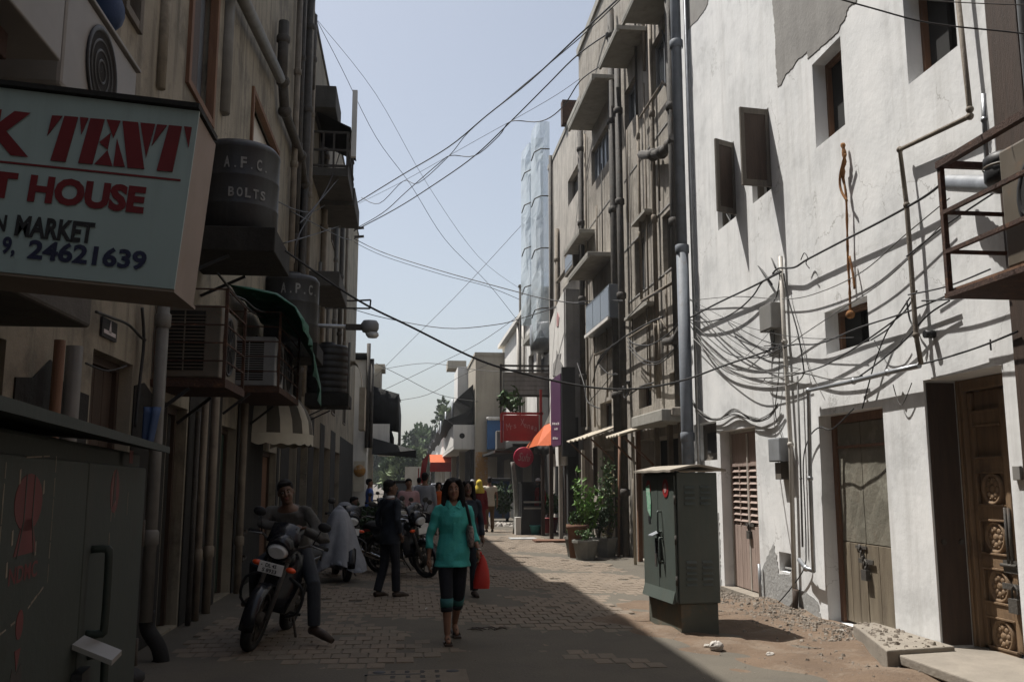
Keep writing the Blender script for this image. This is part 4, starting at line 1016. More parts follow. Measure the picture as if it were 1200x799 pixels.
# steel flap bent out at the bottom of its front, dark gap above the plinth
q = MB(); q.prism([(-.027, .04, hb_ if False else .30), (-.06, .04, .30), (-.027, .04, .42)], (0, .9, 0)); q.build('door_skirt', M['cabinet_green'], cab, **L_)
# ================================================================ left side: long shaded terrace
XL = -2.4
def lrect(pxa, pxb, pyt, pyb, ref=None, x=XL): return rect(pxa, pxb, pyt, pyb, x, ref)
nb = thing('near_left_house', 'shaded cream plastered house front on the left with pipes, tanks and shop doors', 'building', (-5, 9, 0))
yb0, yb1, hN, hF = -32.0, 17.8, 13.2, 12.4  # front runs on unseen behind the camera to cut sky fill
L1 = lrect(102,150,425,600,150); L1 = (L1[0],L1[1],.05,L1[3],.35)
L2 = lrect(193,216,478,600,216); L2 = (L2[0],L2[1],.02,L2[3],.25)
L3 = lrect(257,274,502,600,274); L3 = (L3[0],L3[1],.02,L3[3],.25)
L4 = lrect(221,252,-60,128,236); L5 = lrect(146,164,-80,26,155)
L6 = lrect(292,325,136,215,308); L7 = (2.2, 5.75, 1.0, 2.34, .6)
L8 = lrect(306,322,530,600,320); L8 = (L8[0],L8[1],.02,L8[3],.3)
q = MB(); wall(q, XL, yb0, yb1, -.1, hN, [L1,L2,L3,(*L4,.16),(*L5,.16),(*L6,.1),L7,L8], .2, 1)
q.box(-8,-7.8,yb0,yb1,-.1,hN); q.box(-7.8,XL-.62,yb0,yb0+.1,-.1,hN); q.box(-7.8,XL-.62,yb1-.1,yb1,-.1,hN); q.box(XL-.61,XL-.002,yb1-.1,yb1,-.1,hN-.01)
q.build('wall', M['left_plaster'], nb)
q = MB(); q.box(-8, XL+.03, yb0, yb1, hN, hN+.12); q.build('roof', M['chajja_shade'], nb)
q = MB(); q.box(XL-1.3,XL-1.2,yb0+.2,yb1-.15,0,hN-.1); q.build('interior', M['dark_void'], nb)
# lower dirty rendering, near black so its colour also carries the deep shade
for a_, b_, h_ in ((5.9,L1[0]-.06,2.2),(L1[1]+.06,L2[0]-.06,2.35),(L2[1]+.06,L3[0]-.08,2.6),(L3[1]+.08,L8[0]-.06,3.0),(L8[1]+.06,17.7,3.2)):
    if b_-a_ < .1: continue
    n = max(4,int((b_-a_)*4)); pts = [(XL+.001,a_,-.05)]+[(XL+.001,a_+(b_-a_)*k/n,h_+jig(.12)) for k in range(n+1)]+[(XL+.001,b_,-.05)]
    q = MB(); q.prism(pts,(.011,0,0)); q.build('dado', M['dirty_shade_wall'], nb)
def ldoor(h, m, label=None, n=4, rec=.16):
    a,b,c,d = h[:4]; x = XL-rec
    q = MB(); q.box(x-.03, x+.05, a+.003, a+.07, c+.003, d-.003); q.box(x-.03, x+.05, b-.07, b-.003, c+.003, d-.003); q.box(x-.027, x+.05, a+.07, b-.07, d-.07, d-.003); q.build('door_frame', M['wood_dark'], nb)
    q = MB(); q.box(x-.03, x-.01, a+.07, b-.07, c+.01, d-.07); o = q.build('door', M[m], nb, label=label)
    w_ = (b-a-.14)/n
    for k in range(n): q = MB(); q.box(x-.009, x+.012, a+.07+w_*k+.004, a+.07+w_*(k+1)-.004, c+.02, d-.08); q.build('plank', M[m], o, bevel=.003)
    return o
ldoor(L1, 'wood_dark'); ldoor(L2, 'dirty_shade_wall', None, 5); ldoor(L3, 'green_door', 'dark green door on the left wall', 3); ldoor(L8, 'wood_brown', None, 3)
# upper windows
f = thing
for h, mm in ((L4,'wood_brown'),(L5,'wood_grey'),(L6,'wood_brown')):
    a,b,c,d = h[:4]; q = MB(); x = XL-.06
    q.box(x,x+.1,a-.04,a+.05,c-.03,d+.03); q.box(x,x+.1,b-.05,b+.04,c-.03,d+.03); q.box(x+.003,x+.097,a+.05,b-.05,d-.05,d+.03); q.box(x+.003,x+.097,a+.05,b-.05,c-.03,c+.05)
    f_ = q.build('window_frame', M[mm], nb, bevel=.004)
    q = MB(); q.box(XL-.14,XL-.13,a,b,c,d); q.build('pane', M['pane_grey' if h is not L6 else 'far_white'], f_)
    if h is L4:
        q = MB(); q.box(x+.0,x+.03,a+.05,a+.05+(b-a)*.45,c+.05,d-.05); q.build('casement', M['wood_dark'], f_)
def lpipe(px, py, py0, py1, r, m, off=.1, par=None, coll=True, n=8):
    x = XL+off; y = onx(px, py, x).y; z1, z0 = onx(px, py0, x).z, (onx(px, py1, x).z if py1 is not None else 0)
    q = MB(); q.cyl((x,y,z0),(x,y,z1), r, n=n)
    if coll:
        k = z0+.7
        while k < z1-.2: q.lathe((x,y,k),[(r,-.07),(r*1.3,-.05),(r*1.3,.05),(r,.07)],n); k += 1.9
    return q.build('drain_pipe', M[m], par or nb)
lpipe(181, 540, 338, 722, .055, 'pvc_shade', .2)
lpipe(264, 60, -60, 140, .09, 'pvc_shade', .02, coll=False); lpipe(248, 560, 440, None, .05, 'tan_pipe', .1); lpipe(236, 560, 468, None, .04, 'tan_pipe', .1); lpipe(283, 560, 470, None, .05, 'tan_pipe', .1); lpipe(226, 600, 480, None, .03, 'cast_iron', .1, coll=False)
lpipe(191, 40, -60, 110, .05, 'left_plaster', .03, coll=False); lpipe(331, 60, 20, 95, .09, 'cast_iron', .14); lpipe(344, 200, -60, 470, .06, 'tan_pipe', .1)
q = MB(); P = [onx(a,b,XL+.16) for a,b in ((270,-30),(285,0),(328,92))]; q.tube(P, .085, 10); q.build('drain_pipe', M['pvc_shade'], nb)
q = MB(); P = [onx(a,b,XL+.14) for a,b in ((331,95),(333,130),(352,182),(356,215))]; q.tube(P, .085, 10)
for p in P: q.ball(p, .12, nu=8, nv=6)
q.build('drain_pipe', M['cast_iron'], nb)
lpipe(354, 300, 205, 470, .06, 'cast_iron', .12)
# concrete canopy over the near shop, shop posts
q = MB(); q.box(XL+.003, -1.88, 1.5, 5.62, 2.40, 2.70); q.build('canopy', M['chajja_shade'], nb, bevel=.02)
for px, m, r in ((66,'wood_brown',.035),(84,'pvc_shade',.055)):
    p = onx(px, 450, -2.22); q = MB(); q.cyl((-2.22,p.y,.9),(-2.22,p.y,2.395),r,n=10); q.build('shop_post', M[m], nb)
for yy in (4.6, 5.2): q = MB(); q.box(XL-.3, XL-.24, yy, yy+.06, 1.0, 2.33); q.build('shop_mullion', M['pvc_shade'], nb)
r0 = lrect(116,134,374,397,125)
t = thing('house_number_plate', 'small dark enamel house number plate beside the concrete canopy', 'plate', (XL, (r0[0]+r0[1])/2, r0[2]))
q = MB(); q.box(XL+.002, XL+.02, r0[0], r0[1], r0[2], r0[3]); q.build('plate', M['ink'], t)
q = MB(); yc=(r0[0]+r0[1])/2; zc=(r0[2]+r0[3])/2; q.prism([(XL+.021,yc-.03,zc-.03),(XL+.021,yc+.03,zc-.03),(XL+.021,yc+.01,zc+.07)],(.003,0,0)); q.box(XL+.021,XL+.024,r0[0]+.04,r0[1]-.04,r0[2]+.03,r0[2]+.06); q.build('print', M['letter_pale'], t)

# ---------------------------------------------------------------- far left house
fbd = thing('far_left_house', 'further shaded house on the left with box canopies and a caged balcony', 'building', (-5, 29, 0))
fy0, fy1 = 17.8, 41.0
fh = [lrect(346,352,180,300,349), lrect(373,379,135,215,376), lrect(388,393,225,290,390), (19.2,20.4,.02,2.4,.3), (21.2,22.6,.02,2.4,.3), (24,25.5,.02,2.4,.3), (27,29,.02,2.5,.3), (31,33,.02,2.5,.3), (20,21.2,3.6,5,.2),(24,25.2,3.6,5,.2),(29,30.2,3.6,5,.2),(34,35.2,3.6,5,.2)]
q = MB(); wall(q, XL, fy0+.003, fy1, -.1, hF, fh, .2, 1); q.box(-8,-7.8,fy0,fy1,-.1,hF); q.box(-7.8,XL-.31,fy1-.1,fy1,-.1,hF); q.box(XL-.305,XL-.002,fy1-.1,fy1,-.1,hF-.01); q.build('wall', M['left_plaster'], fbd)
q = MB(); q.box(-8, XL+.03, fy0+.003, fy1, hF, hF+.12); q.build('roof', M['chajja_shade'], fbd)
q = MB(); q.box(XL-.8,XL-.75,fy0+.1,fy1-.15,0,hF-.1); q.build('interior', M['dark_void'], fbd)
for a_, b_ in ((17.9,19.1),(20.5,21.1),(22.7,23.9),(25.6,26.9),(29.1,30.9),(33.1,40.8)): q = MB(); q.box(XL+.001, XL+.012, a_, b_, -.05, 3.1); q.build('dado', M['dirty_shade_wall'], fbd)
for h in fh[:3]+fh[8:]:
    a,b,c,d = h[:4]; x = XL-.06; q = MB(); q.box(x,x+.09,a+.002,a+.07,c+.002,d-.002); q.box(x,x+.09,b-.07,b-.002,c+.002,d-.002); q.box(x+.003,x+.088,a+.07,b-.07,c+.002,c+.07); q.box(x+.003,x+.088,a+.07,b-.07,d-.07,d-.002)
    f_ = q.build('window_frame', M['wood_grey'], fbd); q = MB(); q.box(XL-.12,XL-.11,a,b,c,d); q.build('pane', M['pane'], f_)
def lbox(pa, pb, xo, th, m='chajja_shade', ylen=None, z=None):
    """canopy box: underside near corner (px,py), far corner column, outer x"""
    P = onx(*pa, xo); yfar = onx(pb[0], pb[1], xo).y if ylen is None else P.y+ylen
    q = MB(); q.box(XL+.003, xo, P.y, yfar, P.z, P.z+th); return q.build('canopy', M[m], fbd, bevel=.015)
q = MB()
# (outer x, near column px, underside py at that column, length)
for px, py, xo, ln, th in ((393,126,-1.85,1.6,.55),(415,241,-1.5,2.2,.5),(397,335,-1.62,2.6,.35),(412,207,-1.75,1.0,.12)):
    P = onx(px, py, xo); b_ = MB(); b_.box(XL+.003, xo, P.y, P.y+ln, P.z, P.z+th); b_.build('canopy', M['chajja_shade'], fbd, bevel=.02)
for px, py0, py1, r, m in ((352,-60,330,.05,'cast_iron'),(356.5,-40,480,.09,'cast_iron'),(362,0,470,.05,'tan_pipe'),(378,150,470,.08,'tan_pipe'),(372,300,480,.04,'pvc_shade'),(383,320,470,.05,'pvc_shade'),(392,220,480,.06,'pvc_shade'),(399,245,420,.07,'cast_iron'),(405,235,430,.05,'tan_pipe'),(366,10,110,.08,'cast_iron')):
    lpipe(px, (py0+py1)/2, py0, py1, r, m, .1, fbd)
# caged balcony
y0 = onx(392, 180, -1.75).y
t = thing('caged_balcony', 'small iron caged balcony with a white door high on the far left house', 'balcony', (-2, y0, 9.6))
zb_, zt_ = onx(408, 200, -1.55).z, onx(408, 152, -1.55).z; yn_ = onx(408, 175, -1.55).y
q = MB(); q.box(XL+.003,-1.55,yn_,yn_+2.2,zb_-.2,zb_); q.build('floor', M['chajja_shade'], t)
q = MB()
for z in (zb_+.05,(zb_+zt_)/2,zt_): q.beam((-1.57,yn_,z),(-1.57,yn_+2.2,z),.05,.05); q.beam((XL,yn_+.02,z+.003),(-1.57,yn_+.02,z+.003),.05,.05)
for k in range(5): q.beam((-1.58,yn_+.02+.5*k,zb_),(-1.58,yn_+.02+.5*k,zt_),.045,.045,(1,0,0))
for k in range(3): q.beam((XL+.25*k,yn_+.025,zb_),(XL+.25*k,yn_+.025,zt_),.045,.045,(1,0,0))
q.build('cage', M['cast_iron'], t)
q = MB(); q.add([(XL,yn_-.1,zt_+.5),(-1.5,yn_-.1,zt_+.1),(-1.5,yn_+2.3,zt_+.1),(XL,yn_+2.3,zt_+.5)],[(0,1,2,3)]); q.build('sheet_roof', M['tarp_black'], t)
q = MB(); q.beam((-1.45,yn_+.3,zt_-.5),(-1.45,yn_+.3,zt_+1.2),.12,.12,(1,0,0)); q.build('white_post', M['far_white'], t)
# flat iron bracket with rails jutting towards the street
for py in (352, 360): pass
t = thing('bracket_arm', 'thin iron bracket arm jutting over the street above the street lamp', 'bracket', (-2.2, 24, 6))
q = MB(); a_ = ony(412,352,24); b_ = ony(434,351,24); c_ = ony(433,361,24); d_ = ony(412,361,24)
q.beam(a_,b_,.04,.04); q.beam(b_,c_,.04,.04); q.beam((XL,24,d_.z),c_,.04,.04); q.beam((XL,24,a_.z),a_,.04,.04); q.build('arm', M['cast_iron'], t)
for py, n_ in ((267,'upper'),(277,'lower')):
    a_ = ony(400,py,38); b_ = ony(426,py-.5,38); q = MB(); q.beam((XL,38,a_.z),b_,.09,.09)
    tag(q.build('iron_peg', M['cast_iron']), f'{n_} of two iron pegs sticking out of the far left house into the sky', 'peg', None, 'iron pegs on the far left house')
# street lamp
t = thing('street_lamp', 'grey street lamp head on a bracket arm reaching out from the left houses', 'street lamp', (XL, 20, 4.8))
a_ = ony(372,381,20); b_ = ony(424,383,20); e_ = ony(445,384,20)
q = MB(); q.tube([(XL,20,a_.z+.05),a_,b_],.045,8); q.build('arm', M['galv'], t)
q = MB(); c_ = ony(433,382,20); hw = (e_.x-b_.x)/2
q.loft([((c_.x,20,c_.z-.13),hw*.8,.12),((c_.x,20,c_.z-.05),hw*1.0,.17),((c_.x,20,c_.z+.06),hw*1.0,.16),((c_.x,20,c_.z+.13),hw*.75,.1)],16); q.build('head', M['frame_grey'], t)
q = MB(); q.loft([((c_.x+.06,20,c_.z-.25),hw*.5,.09),((c_.x+.06,20,c_.z-.2),hw*.72,.11),((c_.x+.04,20,c_.z-.131),hw*.75,.115)],14); q.build('glass', M['glass_head'], t)
q = MB(); q.beam((b_.x-.35,20,b_.z),(b_.x+.02,20,b_.z),.12,.12); q.build('neck', M['cast_iron'], t)

# ---------------------------------------------------------------- tanks
def tank(cx, cy, z0, z1, r, label, ribs=0):
    t = thing('water_tank', label, 'water tank', (cx, cy, z0), 0, 'black roof tanks on the left houses')
    prof = [(.001,0),(r*.97,0)]
    n = ribs or 3
    for k in range(n):
        a = (z1-z0)*(k+.02)/n*.9; b = (z1-z0)*(k+.9)/n*.9
        if ribs: prof += [(r,a),(r*1.0,(a*.35+b*.65)),(r*.95,b),(r*.95,b+.01)]
        else: prof += [(r,a),(r,b),(r*1.012,b+.012),(r*1.012,b+.03)]
    prof += [(r,(z1-z0)*.92),(r*.9,(z1-z0)*.97),(r*.35,(z1-z0)),(r*.34,(z1-z0)+.05),(.001,(z1-z0)+.05)]
    q = MB(); q.lathe((cx,cy,z0),prof,40); q.build('shell', M['black_plastic'], t); return t
def on_tank(t, cx, cy, r, s, ang, z, h, wd, m='tank_letter'):
    """letters wrapped on the tank, one mesh per letter; ang = bearing of the middle letter"""
    n = len(s); tot = wd*n
    for i, ch in enumerate(s):
        if ch == ' ': continue
        g = ang + (i-(n-1)/2)*wd/r
        c0 = Vector((cx+math.cos(g)*r*1.004, cy+math.sin(g)*r*1.004, z)); xd = Vector((-math.sin(g), math.cos(g), 0)); 
        ww = wd*.72 if ch not in '.,' else wd*.22; hh = h if ch not in '.,' else h*.18
        o = lettering(ch, c0-xd*ww/2, xd, (0,0,1), ww, hh, M[m], t, ext=.006, bold=.03)
def plat(x1, y0, y1, z0, z1, m, nm, lab, cat='platform'):
    t = thing(nm, lab, cat, ((XL+x1)/2,(y0+y1)/2,z0)); q = MB(); q.box(XL+.003,x1,y0,y1,z0+.05,z1); q.build('slab', M[m], t, bevel=.01)
    for yy in (y0+.1,y1-.1): q = MB(); q.beam((XL+.01,yy,z0-.22),(XL+.5,yy,z0+.02),.03,.03); q.build('bracket', M['black_plastic'], t)
    return t
cx, cy, r_ = -1.93, 10.15, .44; z0 = 4.14
t = tank(cx, cy, z0, z0+1.05, r_, 'nearest black water tank with faded white lettering behind the tent house sign')
on_tank(t, cx, cy, r_, 'A.F.C.', R(-68), z0+.68, .125, .085); on_tank(t, cx, cy, r_, 'BOLTS', R(-66), z0+.36, .105, .085)
plat(-1.42, 9.55, 10.75, 3.82, 4.13, 'dirty_shade_wall', 'tank_platform', 'dark slab on brackets carrying the nearest black tank')
cx, cy, r_ = -2.02, 15.6, .47; z0 = 3.75
t = tank(cx, cy, z0, z0+1.2, r_, 'middle black water tank lettered A.P.C. above the green tarpaulin')
on_tank(t, cx, cy, r_, 'A.P.C.', R(-62), z0+.82, .17, .115)
plat(-1.5, 15.05, 16.15, 3.45, 3.745, 'dirty_shade_wall', 'tank_platform', 'dark slab on brackets carrying the lettered middle tank')
cx, cy, r_ = -1.95, 22.2, .5; z0 = 3.55
tank(cx, cy, z0, z0+1.2, r_, 'ribbed black water tank furthest along the left houses', 7)
plat(-1.4, 21.6, 22.8, 3.2, 3.54, 'dirty_shade_wall', 'tank_platform', 'dark slab on brackets carrying the ribbed far tank')
q = MB(); q.cyl((-1.42,21.75,3.2),(-1.42,21.75,4.75),.03,n=6); tag(q.build('pipe', M['pvc_shade']), 'thin pale pipe standing in front of the ribbed far tank', 'pipe')

# ---------------------------------------------------------------- condensers in cages
def condenser(x0, x1, y0, y1, z0, z1, label, m, cage=True):
    t = thing('air_conditioner', label, 'air conditioner', ((x0+x1)/2,(y0+y1)/2,z0), 0, 'condensers on the left houses')
    q = MB(); q.box(x0,x1,y0,y1,z0,z1); q.build('casing', M[m], t, bevel=.015)
    w_ = (x1-x0)
    q = MB(); q.box(x0+.04,x0+w_*.72,y0-.006,y0-.001,z0+.07,z1-.06); q.build('coil', M['dark_void'], t)
    for k in range(16):
        z = z0+.09+(z1-z0-.2)*k/15; q = MB(); q.box(x0+.03,x0+w_*.74,y0-.018,y0-.007,z,z+.009); q.build('grille_bar', M[m], t)
    q = MB(); q.box(x0+w_*.36,x0+w_*.385,y0-.022,y0-.0185,z0+.06,z1-.05); q.build('grille_post', M[m], t)
    ym, zm, rr = (y0+y1)/2, (z0+z1)/2, min(y1-y0, z1-z0)*.42
    q = MB(); q.lathe((x1,ym,zm),[(rr,-.002),(rr,.012),(rr*.93,.014),(rr*.9,.002)],24,axis='x'); q.build('fan_ring', M['black_plastic'], t)
    q = MB(); q.lathe((x1,ym,zm),[(.002,.003),(rr*.9,.003)],24,axis='x'); q.build('fan_opening', M['dark_void'], t)
    q = MB(); q.box(x1+.004,x1+.012,ym-.04,ym+.04,zm-.03,zm+.05)
    for g in range(4): an = g*math.pi/4; q.beam((x1+.01,ym-math.cos(an)*rr*.9,zm-math.sin(an)*rr*.9),(x1+.01,ym+math.cos(an)*rr*.9,zm+math.sin(an)*rr*.9),.008,.008,(1,0,0))
    q.build('fan_guard', M['black_plastic'], t)
    return t
def cage(x0, x1, y0, y1, z0, z1, label):
    t = thing('iron_cage', label, 'cage', ((x0+x1)/2,(y0+y1)/2,z0), 0, 'iron cages round the condensers')
    for xx in (x0,x1):
        for yy in (y0,y1): q = MB(); q.beam((xx,yy,z0),(xx,yy,z1),.03,.03,(1,0,0)); q.build('post', M['rusty'], t)
    n = 5
    for k in range(n+1):
        z = z0+.01+(z1-z0-.02)*k/n; q = MB(); e=.016
        q.beam((x0+e,y0-.003,z),(x1-e,y0-.003,z),.014,.014); q.beam((x1+.003,y0+e,z+.001),(x1+.003,y1-e,z+.001),.014,.014); q.build('rail', M['rusty'], t)
    q = MB(); q.box(XL+.003,x1+.02,y0-.03,y1+.03,z0-.07,z0-.002); q.build('tray', M['rusty'], t)
    for yy in (y0,y1): q = MB(); q.beam((XL+.02,yy,z0-.35),(XL+.35,yy,z0-.08),.03,.03); q.build('bracket', M['black_plastic'], t)
    return t
condenser(-2.33,-1.80,8.95,9.78,2.48,3.18,'cream condenser with a slatted coil face in the nearest iron cage','ac_cream')
cage(-2.37,-1.74,8.88,9.86,2.45,3.33,'rusty iron cage round the nearest condenser on the left wall')
condenser(-2.3,-1.76,12.3,13.1,2.75,3.4,'grey condenser half hidden below the green tarpaulin','frame_grey')
condenser(-2.3,-1.76,13.3,14.1,2.75,3.45,'dark shaded condenser at the far end below the green tarpaulin','black_plastic')  # black casing colour stands for the shade under the tarpaulin
cage(-2.34,-1.7,12.2,14.3,2.72,3.72,'rusty iron cage below the green tarpaulin')
rows = []
for i in range(19):
    y = 12.0+2.9*i/18; sg = max(0, i-5)
    rows.append([(XL+.04,y,4.02+.03*math.sin(i)),(-2.1,y,3.97+.05*math.sin(i*1.7)),(-1.75,y,3.90+.05*math.sin(i*1.3)-.008*sg),(-1.50,y,3.74-.028*sg+.04*math.sin(i*2.3)),(-1.40+.02*math.sin(i*2),y,3.55-.05*sg+.05*math.sin(i*1.9)),(-1.38+.03*math.sin(i*2.4),y,3.42-.062*sg+.08*math.sin(i*1.1))])
q = MB(); q.sheet(rows, (0,0,.012)); tag(q.build('tarpaulin', M['tarp_green']), 'green tarpaulin draped over the condensers below the lettered tank', 'tarpaulin')
condenser(-2.32,-1.86,26.0,27.0,3.9,4.7,'far condenser beyond the ribbed tank on the left','ac_cream')
# white condenser and white box at the upper left corner
t = thing('air_conditioner', 'white outdoor unit with a big round fan at the upper left above the sign', 'air conditioner', (-2.1,5.7,3.6))
q = MB(); q.box(-2.32,-1.9,4.95,6.25,3.62,4.29); q.build('casing', M['ac_white'], t, bevel=.025)
q = MB(); q.box(-2.34,-1.88,4.93,6.27,4.292,4.315); q.build('lid', M['ac_white'], t, bevel=.006)
q = MB(); q.lathe((-1.9,5.55,3.97),[(.27,-.002),(.275,.012),(.25,.016),(.24,.003)],32,axis='x'); q.build('fan_ring', M['black_plastic'], t)
q = MB(); q.lathe((-1.9,5.55,3.97),[(.002,.003),(.24,.003)],32,axis='x'); q.build('fan_opening', M['dark_void'], t)
for rr in (.06,.12,.18): q = MB(); q.lathe((-1.9,5.55,3.97),[(rr,.006),(rr+.008,.012),(rr+.016,.006)],28,axis='x'); q.build('guard_ring', M['black_plastic'], t)
q = MB(); q.lathe((-1.9,6.03,3.80),[(.002,.002),(.06,.004),(.06,.0)],16,axis='x'); q.build('badge', M['letter_pink'], t)
t = thing('white_box', 'white sheet metal box on a dark tray at the extreme upper left', 'box', (-2.1,4,3.5))
q = MB(); q.box(-2.36,-1.78,3.2,4.62,3.6,4.5); q.build('casing', M['ac_white'], t, bevel=.01)
q = MB(); q.box(-2.38,-1.9,3.1,4.3,3.45,3.58); q.build('tray', M['rusty'], t, bevel=.005)
q = MB(); P = [onx(a,b,-2.2) for a,b in ((118,-40),(124,0),(130,36))]; q.tube(smoothpts(P,4),[.09,.09,.1,.1,.11,.12,.11,.08,.03],10)
tag(q.build('blue_tarpaulin', M['tarp_blue']), 'rolled blue tarpaulin hanging beside the white fan unit', 'tarpaulin')

# ---------------------------------------------------------------- tent house sign
sy = 3.6
BR, BL, TR = ony(204.6,339.5,sy), ony(0,319,sy), ony(246,132,sy)
xd = (BR-BL).normalized(); ud = Vector((-xd.z,0,xd.x)); hS_ = (TR-BR).dot(ud); sc = sy/1080
wS = 1.75
t = thing('tent_house_sign', 'big white box sign with red lettering tilted over the left side of the street', 'sign', (BR.x, sy, BR.z))
D = Vector((0,.36,0)); o_ = BR-xd*wS
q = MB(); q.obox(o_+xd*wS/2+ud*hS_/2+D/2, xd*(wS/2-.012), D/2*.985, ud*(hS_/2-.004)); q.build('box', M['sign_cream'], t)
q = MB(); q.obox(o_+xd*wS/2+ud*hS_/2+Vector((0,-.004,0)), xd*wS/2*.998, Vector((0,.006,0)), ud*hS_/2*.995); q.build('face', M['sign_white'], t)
q = MB(); q.obox(o_+xd*wS/2+ud*(hS_+.012)+D*.4, xd*wS/2, D*.5, ud*.010); q.build('top_cover', M['tarp_black'], t)
q = MB(); q.obox(o_+xd*wS/2-ud*.003+D/2, xd*wS/2*.997, D*.5, ud*.006); q.build('underside', M['sign_cream'], t)
def sl_(s, pl, pr, m, bold=.02, h=None, shear=0.0):
    """letters between photographed lower-left and upper-right corners"""
    A = ony(*pl, sy-.013); B = ony(*pr, sy-.013)
    w_ = (B-A).dot(xd); h_ = (B-A).dot(ud)
    lettering(s, A, xd, ud, w_, h_, M[m], t, ext=.003, bold=bold, shear=shear)
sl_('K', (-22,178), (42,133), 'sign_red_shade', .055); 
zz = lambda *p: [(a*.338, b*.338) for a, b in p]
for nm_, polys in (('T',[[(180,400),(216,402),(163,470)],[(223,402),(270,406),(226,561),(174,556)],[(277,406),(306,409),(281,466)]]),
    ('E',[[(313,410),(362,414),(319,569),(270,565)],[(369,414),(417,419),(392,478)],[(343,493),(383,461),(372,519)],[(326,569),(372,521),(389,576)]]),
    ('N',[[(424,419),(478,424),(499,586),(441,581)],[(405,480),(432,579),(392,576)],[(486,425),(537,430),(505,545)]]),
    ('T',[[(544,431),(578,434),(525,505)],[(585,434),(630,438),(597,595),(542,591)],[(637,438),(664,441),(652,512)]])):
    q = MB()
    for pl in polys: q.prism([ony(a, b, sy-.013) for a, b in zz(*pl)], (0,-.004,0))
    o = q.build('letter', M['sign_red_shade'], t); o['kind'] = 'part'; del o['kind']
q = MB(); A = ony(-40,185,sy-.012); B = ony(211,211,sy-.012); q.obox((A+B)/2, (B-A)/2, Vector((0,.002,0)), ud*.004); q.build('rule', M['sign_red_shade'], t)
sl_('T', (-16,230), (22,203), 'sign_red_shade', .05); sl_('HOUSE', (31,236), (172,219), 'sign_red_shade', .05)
sl_('N', (-8,270), (9,252), 'ink', .04); sl_('MARKET', (16,276), (112,261), 'ink', .04)
sl_('9,', (0,300), (20,278), 'ink_navy', .035); sl_('24621639', (31,303), (173,294), 'ink_navy', .035)
q = MB(); q.beam(TR+Vector((-.2,.3,0)),(XL,sy+.4,TR.z+.1),.05,.05); q.build('bracket', M['cast_iron'], t)

# ---------------------------------------------------------------- big shaded cabinet lower left
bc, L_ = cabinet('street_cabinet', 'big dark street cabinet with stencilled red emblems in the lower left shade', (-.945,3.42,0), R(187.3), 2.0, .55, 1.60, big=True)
def sticker2(poly, m, x=-.0258, name='emblem'):   # poly in (s, z) on its front
    q = MB(); q.prism([(x, a, b) for a, b in poly], (.0006,0,0)); return q.build(name, M[m], bc, **L_)
def ell(s, z, a, b, n=20): return [(s+a*math.cos(2*math.pi*k/n), z+b*math.sin(2*math.pi*k/n)) for k in range(n)]
sE = 1.545
sticker2(ell(sE,1.462,.10,.055),'emblem_red'); sticker2([(sE-.08,1.365),(sE+.08,1.365),(sE+.035,1.43),(sE-.035,1.43)],'emblem_red')
for d_ in (-.03,.03): sticker2([(sE+d_-.003,1.515),(sE+d_+.003,1.515),(sE+d_+.003,1.43),(sE+d_*2+.003,1.36),(sE+d_*2-.003,1.36),(sE+d_-.003,1.43)],'cabinet_shade',-.0266)
o_ = Vector((-.0285,0,0))
def blettering(s, s0, z0, w_, h_, m):
    mt = W[bc]; p = mt @ Vector((-.0252, s0+w_, z0)); xdir = (mt.to_3x3() @ Vector((0,-1,0))); lettering(s, p, xdir, (0,0,1), w_, h_, M[m], bc, ext=.0006, bold=.02)
blettering('NDMC', sE-.1, 1.315, .2, .032, 'emblem_red')
for a, b in (((1.35,1.60),(1.35,1.33)),((1.35,1.60),(1.72,1.585)),((1.36,1.335),(1.5,1.30)),((1.55,1.29),(1.72,1.275)),((1.715,1.58),(1.715,1.36))):
    n = 6
    for k in range(n):
        if random.random() < .15: continue
        u, v = k/n, (k+random.uniform(.7,1.02))/n; p = (a[0]+(b[0]-a[0])*u, a[1]-.045+(b[1]-a[1])*u); p2 = (a[0]+(b[0]-a[0])*v, a[1]-.045+(b[1]-a[1])*v)
        th = random.uniform(.0025,.005); horiz = abs(b[0]-a[0]) > abs(b[1]-a[1])
        sticker2([p,p2,(p2[0]+(0 if horiz else th),p2[1]+(th if horiz else 0)),(p[0]+(0 if horiz else th),p[1]+(th if horiz else 0))],'tape',name='tape_strip')
for s_, z_ in ((1.62,1.51),(1.44,1.49),(1.47,1.37),(1.64,1.40),(1.66,1.345)): sticker2([(s_-.006,z_-.012),(s_+.004,z_-.014),(s_+.006,z_+.012),(s_-.003,z_+.015)],'tape',name='tape_strip')
sticker2(ell(sE+.0,1.235,.025,.028,12),'emblem_red'); sticker2([(sE-.02,1.19),(sE+.02,1.19),(sE,1.15)],'emblem_red'); sticker2([(sE-.04,1.13),(sE-.03,1.16),(sE,1.145),(sE+.03,1.16),(sE+.04,1.13),(sE,1.12)],'stencil_dark')
for j in range(2):
    for k in range(9):
        s_ = sE-.075+.016*k; z_ = 1.075-j*.05-.004*k*(1 if j else .6); sticker2([(s_,z_),(s_+.009,z_),(s_+.009,z_+.03+jig(.006)),(s_,z_+.03)],'stencil_dark')
sticker2(ell(.62,1.475,.07,.062),'emblem_red'); sticker2([(.60,1.45),(.65,1.43),(.64,1.52),(.61,1.54)],'stencil_dark',-.0266); sticker2([(.655,1.53),(.662,1.53),(.662,1.39),(.655,1.39)],'tape',name='tape_strip'); sticker2([(.60,1.46),(.608,1.46),(.6,1.40),(.595,1.40)],'tape',name='tape_strip')
sticker2([(.33,1.56),(.40,1.56),(.40,1.60),(.33,1.60)],'emblem_red')
